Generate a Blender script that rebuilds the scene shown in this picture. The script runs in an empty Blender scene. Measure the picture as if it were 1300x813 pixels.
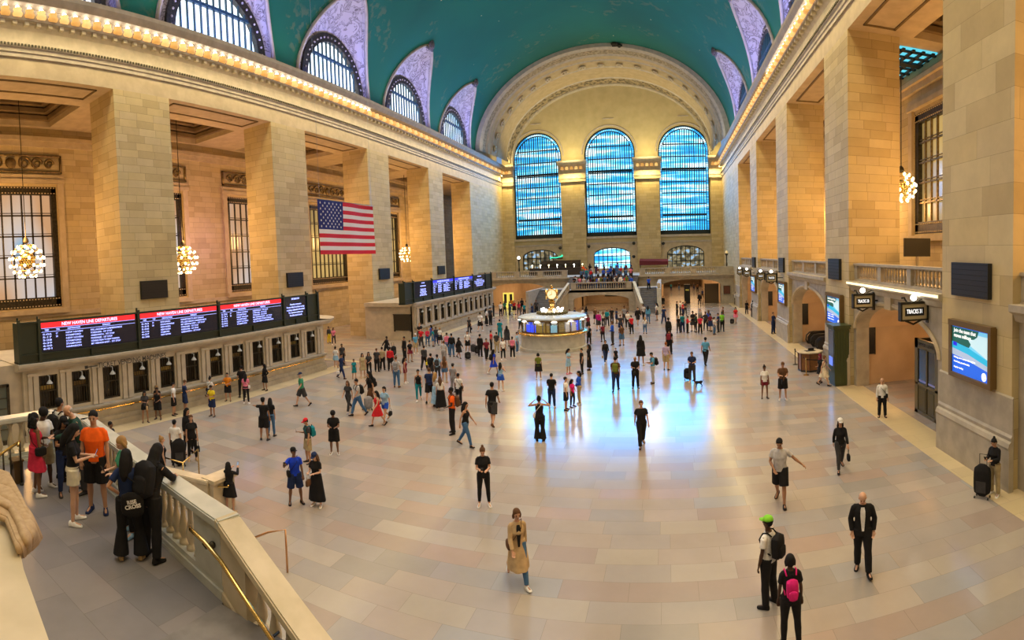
import bpy, math, random
from mathutils import Vector, Matrix
import numpy as np
R = random.Random(7)
PI = math.pi
sc = bpy.context.scene
COL = sc.collection

# ------------------------------------------------------------------ camera
# A cylindrical panorama (the photograph is a stitched hand-held one).
F = 685.98
CAMX, CAMY, CAMZ = 9.029, 0.0, 7.0
YAW, PIT, ROL, V0 = -0.2876, 0.0393, 0.0361, 356.3665
cd = bpy.data.cameras.new('camera')
cam = bpy.data.objects.new('camera', cd); COL.objects.link(cam)
cd.type = 'PANO'
cd.panorama_type = 'CENTRAL_CYLINDRICAL'
cd.central_cylindrical_range_u_min = -650.0 / F
cd.central_cylindrical_range_u_max = 650.0 / F
cd.central_cylindrical_range_v_min = (V0 - 813.0) / F
cd.central_cylindrical_range_v_max = V0 / F
cd.clip_start = 0.1; cd.clip_end = 400
def _ray(x, y, z):                      # camera frame (x right, y forward, z up) -> world
    c, s = math.cos(-ROL), math.sin(-ROL); x, z = c*x - s*z, s*x + c*z
    c, s = math.cos(-PIT), math.sin(-PIT); y, z = c*y - s*z, s*y + c*z
    c, s = math.cos(-YAW), math.sin(-YAW); x, y = c*x - s*y, s*x + c*y
    return Vector((x, y, z))
rx, fw, up = _ray(1, 0, 0), _ray(0, 1, 0), _ray(0, 0, 1)
cam.matrix_world = Matrix((( rx.x, up.x, -fw.x, CAMX), (rx.y, up.y, -fw.y, CAMY), (rx.z, up.z, -fw.z, CAMZ), (0, 0, 0, 1)))
sc.camera = cam
def pix(u, v, ax, val):                 # where the sight line of a photo point meets the plane ax = val
    th = (u - 650) / F; z = (V0 - v) / F
    d = _ray(math.sin(th), math.cos(th), z); o = Vector((CAMX, CAMY, CAMZ))
    t = (val - o[ax]) / d[ax]
    return o + d * t
def proj(p):
    x, y, z = p[0]-CAMX, p[1]-CAMY, p[2]-CAMZ
    c, s = math.cos(YAW), math.sin(YAW); x, y = c*x - s*y, s*x + c*y
    c, s = math.cos(PIT), math.sin(PIT); y, z = c*y - s*z, s*y + c*z
    c, s = math.cos(ROL), math.sin(ROL); x, z = c*x - s*z, s*x + c*z
    return 650 + F*math.atan2(x, y), V0 - F*z/math.hypot(x, y)

# ------------------------------------------------------------------ world, exposure, lights
sc.view_settings.view_transform = 'Standard'; sc.view_settings.look = 'None'
sc.view_settings.exposure = 0.0; sc.view_settings.gamma = 1.0; sc.view_settings.use_curve_mapping = False
w = bpy.data.worlds.new('world'); sc.world = w; w.use_nodes = True
w.node_tree.nodes['Background'].inputs[0].default_value = (0.35, 0.55, 0.9, 1)
w.node_tree.nodes['Background'].inputs[1].default_value = 0.6
try:
    cy = sc.cycles
    cy.max_bounces = 6; cy.diffuse_bounces = 3; cy.glossy_bounces = 3; cy.transmission_bounces = 3; cy.transparent_max_bounces = 6
    cy.use_denoising = True; cy.caustics_reflective = False; cy.caustics_refractive = False
    cy.sample_clamp_indirect = 4.0; cy.blur_glossy = 0.5
except Exception: pass
def light(name, kind, loc, power, color, size=(1, 1), rot=(0, 0, 0), spread=None, radius=0.3, angle=None, blend=.6):
    l = bpy.data.lights.new(name, kind); l.energy = power; l.color = color
    if kind == 'AREA':
        l.shape = 'RECTANGLE'; l.size, l.size_y = size
        if spread: l.spread = spread
    elif kind == 'SPOT':
        l.spot_size = angle; l.spot_blend = blend; l.shadow_soft_size = radius
    else: l.shadow_soft_size = radius
    o = bpy.data.objects.new(name, l); COL.objects.link(o); o.location = loc; o.rotation_euler = rot
    return o
LB = dict(Y0=7.59, P=13.883, W=9.71); RB = dict(Y0=2.547, P=14.049, W=9.9)
def bays(s):
    b = LB if s < 0 else RB
    return [(b['Y0']+k*b['P'], b['Y0']+k*b['P']+b['W']) for k in range(5)]
# general glow of the hall: unseen overhead panels added as fill
light('hall_fill', 'AREA', (-6, 34, 29.5), 4000, (.95, .93, 1.0), (12, 80), spread=math.radians(125))
light('hall_fill_warm', 'AREA', (11.5, 32, 27.5), 6600, (1.0, .76, .45), (8, 84), spread=math.radians(120))  # added fill that warms the floor on the right
light('hall_fill_warm', 'AREA', (-12.5, 30, 27.5), 2600, (1.0, .74, .40), (6, 84), spread=math.radians(110))  # added fill that warms the floor by the counters
for s in (-1, 1):                       # rows of cornice lamps: up on the vault, down on the wall
    light('cornice_glow', 'AREA', (s*16.95, 38, 20.9), 1900 if s < 0 else 1400, (1.0, .76, .34), (.5, 92), (0, -s*math.radians(12), 0))
    light('cornice_uplight', 'AREA', (s*16.6, 34, 22.9), 1300, (1.0, .9, .7), (.5, 84), (0, PI - s*.35, 0))
    for k, (a, b) in enumerate(bays(s)):
        m = (a+b)/2
        light('gallery_light', 'POINT', (s*(22.9 if s < 0 else 22.3), m, 10.2), 1250 if s < 0 else 950, (1.0, .50, .15), radius=.8)
        light('lunette_light', 'AREA', (s*17.0, m, 23.3), 600, (.24, .28, 1.0), (.6, 7), (0, PI + s*.5, 0))
for x in (-16.6, -6.2, 6.2, 16.8):
    light('capital_light', 'AREA', (x, 87.0, 21.0), 520, (1.0, .74, .28), (3, .5), (-.2, 0, 0)); light('capital_light', 'AREA', (x, 86.6, 22.9), 160, (1.0, .78, .35), (3, .5), (PI-.5, 0, 0))
light('end_arch_light', 'AREA', (0, 83, 24.2), 900, (1.0, .85, .55), (28, 3), (PI - .5, 0, 0))
for x, y, e, sz in ((12.35, 84, 520, (6, 14)), (12.35, 104, 520, (6, 20)), (-12.35, 84, 420, (6, 14)), (-12.35, 104, 420, (6, 20)), (.5, 74, 170, (5, 8))):
    light('passage_light', 'AREA', (x, y, 3.45 if y > 75 else 2.35), e, (1.0, .64, .32), sz)
light('window_daylight', 'AREA', (0, 88.2, 17.5), 8000, (.01, .36, 1.0), (30, 12), (math.radians(-68), 0, 0), spread=math.radians(150))

light('violet_light', 'POINT', (-23.6, 31.2, 9.5), 210, (.55, .30, 1.0), radius=.4)
# ------------------------------------------------------------------ materials
def newmat(name):
    m = bpy.data.materials.new(name); m.use_nodes = True
    nt = m.node_tree; bs = nt.nodes['Principled BSDF']
    return m, nt, bs
MC = {}
def mat(name, col, rough=.6, metal=0, emit=None, es=1.0, spec=.5, alpha=None, trans=0):
    if name in MC: return MC[name]
    m, nt, bs = newmat(name)
    bs.inputs['Base Color'].default_value = (*col, 1); bs.inputs['Roughness'].default_value = rough
    bs.inputs['Metallic'].default_value = metal; bs.inputs['Specular IOR Level'].default_value = spec
    if emit: bs.inputs['Emission Color'].default_value = (*emit, 1); bs.inputs['Emission Strength'].default_value = es
    if trans: bs.inputs['Transmission Weight'].default_value = trans
    m.diffuse_color = (*col, 1); MC[name] = m
    return m
class NT:
    def __init__(s, nt): s.nt = nt
    def n(s, t, **kw):
        x = s.nt.nodes.new(t)
        for k, v in kw.items(): setattr(x, k, v)
        return x
    def l(s, a, b): s.nt.links.new(a, b)
    def m(s, op, a, b=None, c=None):
        x = s.n('ShaderNodeMath', operation=op)
        for i, v in enumerate((a, b, c)):
            if v is None: continue
            if isinstance(v, (int, float)): x.inputs[i].default_value = v
            else: s.l(v, x.inputs[i])
        return x.outputs[0]
    def mix(s, f, a, b, mode='MIX'):
        x = s.n('ShaderNodeMix', data_type='RGBA', blend_type=mode)
        for i, v in ((0, f), (6, a), (7, b)):
            if isinstance(v, (int, float)): x.inputs[i].default_value = v
            elif isinstance(v, tuple): x.inputs[i].default_value = (*v, 1)
            else: s.l(v, x.inputs[i])
        return x.outputs[2]
    def ramp(s, f, stops, const=False):
        x = s.n('ShaderNodeValToRGB'); e = x.color_ramp.elements
        if const: x.color_ramp.interpolation = 'CONSTANT'
        while len(e) < len(stops): e.new(.5)
        for i, (p, c) in enumerate(stops): e[i].position = p; e[i].color = (*c, 1)
        s.l(f, x.inputs[0]); return x.outputs[0]
def blocks(name, cols, bw, bh, mode='wall', mortar=.012, mdark=.55, rough=.7, vein=.25, spec=.4, stagger=True, rough2=None):
    if name in MC: return MC[name]
    m, nt, bs = newmat(name); N = NT(nt)
    g = N.n('ShaderNodeNewGeometry'); sp = N.n('ShaderNodeSeparateXYZ'); N.l(g.outputs['Position'], sp.inputs[0])
    X, Y, Z = sp.outputs
    if mode == 'wall': u = N.m('ADD', X, Y); v = Z
    else: u, v = X, Y
    r = N.m('DIVIDE', v, bh); row = N.m('FLOOR', r)
    w1 = N.n('ShaderNodeTexWhiteNoise', noise_dimensions='1D'); N.l(row, w1.inputs['W'])
    off = N.m('MULTIPLY', w1.outputs[0], 1.0) if stagger else N.m('MULTIPLY', N.m('MODULO', row, 2), .5)
    c = N.m('ADD', N.m('DIVIDE', u, bw), off); cf = N.m('FLOOR', c)
    cb = N.n('ShaderNodeCombineXYZ'); N.l(cf, cb.inputs[0]); N.l(row, cb.inputs[1])
    w2 = N.n('ShaderNodeTexWhiteNoise', noise_dimensions='2D'); N.l(cb.outputs[0], w2.inputs['Vector'])
    n_ = len(cols)
    col = N.ramp(w2.outputs[0], [(i/n_ + .001, c_) for i, c_ in enumerate(cols)], const=True)
    no = N.n('ShaderNodeTexNoise'); no.inputs['Scale'].default_value = .9; no.inputs['Detail'].default_value = 5; no.inputs['Roughness'].default_value = .65
    N.l(g.outputs['Position'], no.inputs['Vector'])
    vn = N.m('MULTIPLY_ADD', no.outputs[0], vein*2, 1 - vein)
    cc = N.n('ShaderNodeCombineColor'); [N.l(vn, cc.inputs[i]) for i in range(3)]
    col = N.mix(1.0, col, cc.outputs[0], 'MULTIPLY')
    fu = N.m('MULTIPLY', N.m('FRACT', c), bw); fv = N.m('MULTIPLY', N.m('FRACT', r), bh)
    mm = N.m('MAXIMUM', N.m('LESS_THAN', fu, mortar), N.m('LESS_THAN', fv, mortar))
    col = N.mix(N.m('MULTIPLY', mm, mdark), col, (cols[0][0]*.25, cols[0][1]*.22, cols[0][2]*.2))
    N.l(col, bs.inputs['Base Color'])
    if rough2:
        N.l(N.m('MULTIPLY_ADD', w2.outputs[0], rough2-rough, rough), bs.inputs['Roughness'])
    else: bs.inputs['Roughness'].default_value = rough
    bs.inputs['Specular IOR Level'].default_value = spec
    MC[name] = m; return m
def noisy(name, c1, c2, scale=3, rough=.6, metal=0, detail=4, lo=.35, hi=.65, spec=.5, bump=0):
    if name in MC: return MC[name]
    m, nt, bs = newmat(name); N = NT(nt)
    g = N.n('ShaderNodeNewGeometry')
    no = N.n('ShaderNodeTexNoise'); no.inputs['Scale'].default_value = scale; no.inputs['Detail'].default_value = detail
    N.l(g.outputs['Position'], no.inputs['Vector'])
    N.l(N.ramp(no.outputs[0], [(lo, c1), (hi, c2)]), bs.inputs['Base Color'])
    bs.inputs['Roughness'].default_value = rough; bs.inputs['Metallic'].default_value = metal; bs.inputs['Specular IOR Level'].default_value = spec
    if bump:
        b = N.n('ShaderNodeBump'); b.inputs['Strength'].default_value = bump; b.inputs['Distance'].default_value = .05
        N.l(no.outputs[0], b.inputs['Height']); N.l(b.outputs[0], bs.inputs['Normal'])
    MC[name] = m; return m
LIME = [(.57, .47, .26), (.53, .43, .24), (.60, .50, .29), (.49, .39, .21), (.56, .46, .27), (.58, .47, .25)]
M_wall = blocks('caen_stone', LIME, 1.25, .46, vein=.18, mortar=.02)
M_big = blocks('caen_stone_large', LIME, 2.4, .9, vein=.2)
M_plain = noisy('dressed_stone', (.50, .41, .27), (.60, .50, .34), 1.5, .7)
M_grey = noisy('grey_stone', (.36, .32, .25), (.46, .41, .32), 2, .6)
M_trim = noisy('moulding_stone', (.42, .37, .30), (.52, .46, .38), 2, .65)
M_pale = noisy('pale_marble', (.44, .46, .42), (.56, .57, .52), 2.5, .35, spec=.5)
M_cream = noisy('cream_marble', (.52, .45, .31), (.64, .56, .42), 2.5, .35)
M_floor = blocks('floor_marble', [(.37, .33, .30), (.38, .33, .29), (.34, .32, .31), (.40, .36, .31), (.36, .33, .31), (.41, .37, .33), (.35, .29, .26), (.34, .335, .335), (.39, .34, .30), (.32, .30, .28), (.39, .31, .27)], 1.45, .66, 'floor', .008, .4, .16, .13, .75, stagger=True, rough2=.20)
M_kerb = blocks('floor_border', [(.55, .46, .28), (.58, .48, .30), (.52, .43, .27)], 1.6, .7, 'floor', .01, .4, .3, .12)
M_dfloor = noisy('grey_floor', (.17, .16, .16), (.25, .24, .24), 3, .3)
M_bronze = noisy('dark_bronze', (.035, .032, .022), (.07, .06, .04), 6, .45, .6)
M_gold_br = noisy('gilded_bronze', (.16, .11, .045), (.28, .2, .08), 5, .4, .7)
M_brass = mat('brass', (.72, .50, .18), .22, 1)
M_black = mat('black_panel', (.010, .011, .012), .4)
M_green = mat('dark_green_metal', (.032, .045, .030), .45, .3)
M_olive = mat('olive_metal', (.12, .12, .06), .45, .4)
M_dark = mat('dark_recess', (.012, .011, .010), .8)
M_steel = mat('steel', (.4, .4, .42), .3, 1)
M_bulb = mat('lamp_bulb', (1, .9, .7), .4, 0, (1.0, .80, .45), 5)
M_bulbw = mat('white_bulb', (1, 1, 1), .4, 0, (1.0, .93, .78), 9)
M_glow = mat('lit_bracket', (.85, .62, .30), .5, 0, (1.0, .62, .20), .8)

def ceil_mat():
    m, nt, bs = newmat('teal_ceiling'); N = NT(nt)
    g = N.n('ShaderNodeNewGeometry')
    n1 = N.n('ShaderNodeTexNoise'); n1.inputs['Scale'].default_value = .12; n1.inputs['Detail'].default_value = 3; N.l(g.outputs['Position'], n1.inputs['Vector'])
    base = N.ramp(n1.outputs[0], [(.3, (.002, .125, .090)), (.7, (.004, .175, .118))])
    n2 = N.n('ShaderNodeTexNoise'); n2.inputs['Scale'].default_value = .16; n2.inputs['Detail'].default_value = 2; n2.inputs['Distortion'].default_value = 1.2; N.l(g.outputs['Position'], n2.inputs['Vector'])
    n3 = N.n('ShaderNodeTexNoise'); n3.inputs['Scale'].default_value = 1.6; n3.inputs['Detail'].default_value = 6; N.l(g.outputs['Position'], n3.inputs['Vector'])
    a = N.ramp(n2.outputs[0], [(.58, (0, 0, 0)), (.64, (1, 1, 1))]); b = N.ramp(n3.outputs[0], [(.52, (0, 0, 0)), (.60, (1, 1, 1))])
    f = N.m('MULTIPLY', N.m('MULTIPLY', a, b), .22)
    col = N.mix(f, base, (.34, .27, .12))
    vo = N.n('ShaderNodeTexVoronoi'); vo.inputs['Scale'].default_value = .42; N.l(g.outputs['Position'], vo.inputs['Vector'])
    st = N.m('LESS_THAN', vo.outputs['Distance'], .035)
    col = N.mix(N.m('MULTIPLY', st, .8), col, (.8, .7, .4))
    N.l(col, bs.inputs['Base Color']); bs.inputs['Roughness'].default_value = .75
    return m
M_ceil = ceil_mat()
def petal_mat():
    m, nt, bs = newmat('carved_plaster'); N = NT(nt)
    g = N.n('ShaderNodeNewGeometry')
    n3 = N.n('ShaderNodeTexNoise'); n3.inputs['Scale'].default_value = .75; n3.inputs['Detail'].default_value = 5; n3.inputs['Distortion'].default_value = 1.6; N.l(g.outputs['Position'], n3.inputs['Vector'])
    a = N.ramp(n3.outputs[0], [(.44, (.50, .46, .44)), (.475, (.12, .10, .10)), (.495, (.46, .42, .40)), (.535, (.44, .40, .38)), (.555, (.10, .08, .08)), (.59, (.52, .48, .46))])
    N.l(a, bs.inputs['Base Color']); bs.inputs['Roughness'].default_value = .8
    b = N.n('ShaderNodeBump'); b.inputs['Strength'].default_value = .5; b.inputs['Distance'].default_value = .2
    N.l(n3.outputs[0], b.inputs['Height']); N.l(b.outputs[0], bs.inputs['Normal'])
    return m
M_petal = petal_mat()
def pane_mat(name, stops, strength, sx, sz, axis='X', seed=0.0, detail=1):
    """glass lit by daylight beyond: bands of sky and building behind it"""
    m, nt, bs = newmat(name); N = NT(nt)
    g = N.n('ShaderNodeNewGeometry'); sp = N.n('ShaderNodeSeparateXYZ'); N.l(g.outputs['Position'], sp.inputs[0])
    cb = N.n('ShaderNodeCombineXYZ')
    N.l(N.m('MULTIPLY', sp.outputs[0 if axis == 'X' else 1], sx), cb.inputs[0]); N.l(N.m('MULTIPLY', sp.outputs[2], sz), cb.inputs[1]); cb.inputs[2].default_value = seed
    no = N.n('ShaderNodeTexNoise'); no.inputs['Scale'].default_value = 1; no.inputs['Detail'].default_value = detail; N.l(cb.outputs[0], no.inputs['Vector'])
    wv = N.n('ShaderNodeTexNoise'); wv.inputs['Scale'].default_value = 2.6; wv.inputs['Detail'].default_value = 2; cb2 = N.n('ShaderNodeCombineXYZ'); N.l(sp.outputs[0 if axis == 'X' else 1], cb2.inputs[0]); N.l(N.m('MULTIPLY', sp.outputs[2], .12), cb2.inputs[1]); N.l(cb2.outputs[0], wv.inputs['Vector'])
    c = N.ramp(N.m('ADD', no.outputs[0], N.m('MULTIPLY_ADD', wv.outputs[0], .22 if detail == 3 else 0, -.11 if detail == 3 else 0)), stops)
    N.l(c, bs.inputs['Emission Color']); bs.inputs['Emission Strength'].default_value = strength
    bs.inputs['Base Color'].default_value = (.05, .07, .09, 1); bs.inputs['Roughness'].default_value = .15
    return m
M_blue = pane_mat('daylit_blue_glass', [(.30, (.01, .22, .60)), (.44, (.03, .42, .92)), (.52, (.20, .68, 1.0)), (.60, (.75, .95, 1.0))], 2.0, .10, 1.3, detail=3)
M_white = pane_mat('bright_sky_glass', [(.3, (.45, .75, 1.0)), (.5, (.9, .97, 1.0))], 2.2, .15, .5, 'Y')
M_teal = pane_mat('teal_sky_glass', [(.35, (.1, .5, .7)), (.6, (.5, .9, 1.0))], 1.3, .15, .6, 'Y')
M_peach = pane_mat('window_to_lit_corridor', [(.40, (.75, .40, .20)), (.52, (.80, .62, .50)), (.60, (.75, .68, .68)), (.66, (.05, .5, .9))], .75, .16, .12, 'Y', 3.1)
M_amber = pane_mat('window_to_amber_corridor', [(.35, (.30, .19, .06)), (.6, (.75, .48, .15))], .8, .3, .15, 'Y', 1.7)

# ------------------------------------------------------------------ mesh helpers
class MB:
    def __init__(s): s.v = []; s.f = []; s.mi = []; s.cur = 0
    def add(s, vs, fs):
        o = len(s.v); s.v += [tuple(v) for v in vs]
        for f in fs: s.f.append([o+i for i in f]); s.mi.append(s.cur)
        return s
    def box(s, x0, x1, y0, y1, z0, z1):
        x0, x1 = sorted((x0, x1)); y0, y1 = sorted((y0, y1)); z0, z1 = sorted((z0, z1))
        return s.hexa([(x0,y0),(x1,y0),(x1,y1),(x0,y1)], [z0]*4, [z1]*4)
    def hexa(s, xy, zb, zt):
        n = len(xy)
        vs = [(x, y, z) for (x, y), z in zip(xy, zb)] + [(x, y, z) for (x, y), z in zip(xy, zt)]
        return s.add(vs, [list(range(n))[::-1], list(range(n, 2*n))] + [[i, (i+1) % n, n+(i+1) % n, n+i] for i in range(n)])
    def quad(s, *p): return s.add(p, [list(range(len(p)))])
    def ringloft(s, rings, caps=True, closed=True):
        n = len(rings[0]); vs = [p for r in rings for p in r]; fs = []
        for i in range(len(rings)-1):
            for j in range(n if closed else n-1):
                a, b = i*n+j, i*n+(j+1) % n; fs.append([a, b, b+n, a+n])
        if caps and closed: fs.append(list(range(n))[::-1]); fs.append([(len(rings)-1)*n+j for j in range(n)])
        return s.add(vs, fs)
    def tube(s, path, r, n=8, caps=True):
        path = [Vector(p) for p in path]; rings = []
        rr = r if isinstance(r, (list, tuple)) else [r]*len(path)
        u = None
        for i, p in enumerate(path):
            t = (path[min(i+1, len(path)-1)] - path[max(i-1, 0)])
            t = t.normalized() if t.length > 1e-9 else Vector((0, 0, 1))
            if u is None: u = t.orthogonal().normalized()
            else:
                u = u - t*u.dot(t); u = u.normalized() if u.length > 1e-6 else t.orthogonal().normalized()
            v = t.cross(u)
            rings.append([p + (u*math.cos(2*PI*k/n) + v*math.sin(2*PI*k/n))*rr[i] for k in range(n)])
        return s.ringloft(rings, caps)
    def lathe(s, prof, c=(0, 0, 0), n=24, a0=0, a1=2*PI):
        full = abs(a1-a0-2*PI) < 1e-6; m = n if full else n+1; c = Vector(c)
        rings = [[c + Vector((r*math.cos(a0+(a1-a0)*k/n), r*math.sin(a0+(a1-a0)*k/n), z)) for k in range(m)] for r, z in prof]
        return s.ringloft(rings, caps=full, closed=full)
    def sphere(s, c, r, n=12, m=8, sc_=(1, 1, 1)):
        return s.lathe_s(c, r, n, m, sc_)
    def lathe_s(s, c, r, n, m, q):
        rings = []
        for i in range(m+1):
            t = -PI/2 + PI*i/m; t = max(-PI/2+.02, min(PI/2-.02, t))
            rings.append([(c[0]+r*q[0]*math.cos(t)*math.cos(2*PI*k/n), c[1]+r*q[1]*math.cos(t)*math.sin(2*PI*k/n), c[2]+r*q[2]*math.sin(t)) for k in range(n)])
        return s.ringloft(rings)
    def extrude(s, prof, axis, a, b):
        """2-D profile swept along 'x' or 'y'; profile points are (other horizontal, z)"""
        if axis == 'y': return s.ringloft([[(p, a, z) for p, z in prof], [(p, b, z) for p, z in prof]])
        return s.ringloft([[(a, p, z) for p, z in prof], [(b, p, z) for p, z in prof]])
    def xf(s, M, start=0):
        s.v[start:] = [tuple(M @ Vector(v)) for v in s.v[start:]]; return s
    def mesh(s, name, mats, smooth=False):
        me = bpy.data.meshes.new(name); me.from_pydata(s.v, [], s.f)
        for m in (mats if isinstance(mats, (list, tuple)) else [mats]): me.materials.append(m)
        me.polygons.foreach_set('material_index', s.mi)
        if smooth:
            me.polygons.foreach_set('use_smooth', [True]*len(s.f))
        me.update(); return me
    def obj(s, name, mats, parent=None, smooth=False, **kw):
        me = s.mesh(name, mats, smooth)
        if smooth == 'auto':
            try: me.set_sharp_from_angle(angle=math.radians(40))
            except Exception: pass
        o = bpy.data.objects.new(name, me); COL.objects.link(o)
        if parent: o.parent = parent
        for k, v in kw.items(): o[k] = v
        return o
def tag(o, label, cat, group=None, kind=None):
    o['label'] = label; o['category'] = cat
    if group: o['group'] = group
    if kind: o['kind'] = kind
    return o
def thing(name, label, cat, loc=(0, 0, 0), rz=0, group=None):
    o = bpy.data.objects.new(name, None); COL.objects.link(o); o.location = loc; o.rotation_euler = (0, 0, rz)
    o.empty_display_size = .2
    return tag(o, label, cat, group)
def struct(mb, name, mats, smooth=False): return mb.obj(name, mats, None, smooth, kind='structure')
def copy_tree(o, parent=None):
    c = o.copy(); COL.objects.link(c); c.parent = parent
    for ch in list(o.children): copy_tree(ch, c)
    return c
TMP = bpy.data.scenes.new('workbench'); DG = TMP.view_layers[0].depsgraph
def baked(o):
    TMP.collection.objects.link(o); TMP.view_layers[0].update(); dg = TMP.view_layers[0].depsgraph
    me = bpy.data.meshes.new_from_object(o.evaluated_get(dg)); bpy.data.objects.remove(o); return me
def text(body, size, origin, right, upv, m, parent=None, name='lettering', width=None, align='CENTER', ext=.004, weight=0):
    cu = bpy.data.curves.new(name, 'FONT'); cu.body = body; cu.size = size; cu.align_x = align; cu.align_y = 'CENTER'; cu.extrude = ext; cu.offset = weight; cu.resolution_u = 3
    t = bpy.data.objects.new('tmp', cu)
    me = baked(t); bpy.data.curves.remove(cu); me.name = name
    r, u = Vector(right), Vector(upv); n = r.cross(u)
    xs = [v.co.x for v in me.vertices] or [0, 1]; wd = max(xs)-min(xs); k = 1 if not width else width/max(wd, 1e-6)
    for v in me.vertices:
        c = v.co.copy(); v.co = Vector(origin) + r*c.x*k + u*c.y + n*c.z
    me.materials.clear(); me.materials.append(m)
    o = bpy.data.objects.new(name, me); COL.objects.link(o)
    if parent: o.parent = parent
    return o
def arch_z(u, a, b, zs, rise):
    t = (u-(a+b)/2)/((b-a)/2); return zs + rise*math.sqrt(max(0, 1-t*t))
def wall_holes(mb, P, u0, u1, z0, z1, t0, t1, holes, n=20):
    """P(u, t) -> (x, y); holes = (a, b, zsill, zspring, rise)"""
    cur = u0
    def slab(a, b, za, zb, zt):
        if b-a < 1e-5: return
        mb.hexa([P(a, t0), P(b, t0), P(b, t1), P(a, t1)], [za, zb, zb, za], [zt]*4)
    for a, b, zl, zs, rise in sorted(holes):
        slab(cur, a, z0, z0, z1)
        if zl > z0 + 1e-4: mb.hexa([P(a, t0), P(b, t0), P(b, t1), P(a, t1)], [z0]*4, [zl]*4)
        k = n if rise > 0 else 1
        for i in range(k):
            ua = a+(b-a)*(1-math.cos(PI*i/k))/2; ub = a+(b-a)*(1-math.cos(PI*(i+1)/k))/2
            slab(ua, ub, arch_z(ua, a, b, zs, rise), arch_z(ub, a, b, zs, rise), z1)
        cur = b
    slab(cur, u1, z0, z0, z1)
    return mb
# ================================================================== the hall itself
HX = 18.3
VZ, VB = 23.0, 13.5          # springing and rise of the elliptical vault
FLY = 88.8                   # far wall
BY = 75.0                    # front of the far balcony
mb = MB(); mb.quad((-32, -12, 0), (30, -12, 0), (30, 150, 0), (-32, 150, 0)); struct(mb, 'floor', M_floor)
mb = MB(); mb.box(17.5, 18.9, 2, 75, -.05, .006); mb.box(-13.2, -11.9, 6, 31, -.05, .006); mb.box(-13.1, -11.8, 43, 66, -.05, .006)
mb.box(-24, -12.2, 32.6, 33.1, -.05, .006); struct(mb, 'trim_1', M_kerb)
mb = MB(); mb.quad((-32, -12, 0), (30, -12, 0), (30, -12, 40), (-32, -12, 40)); struct(mb, 'wall_back', M_wall)

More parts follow.
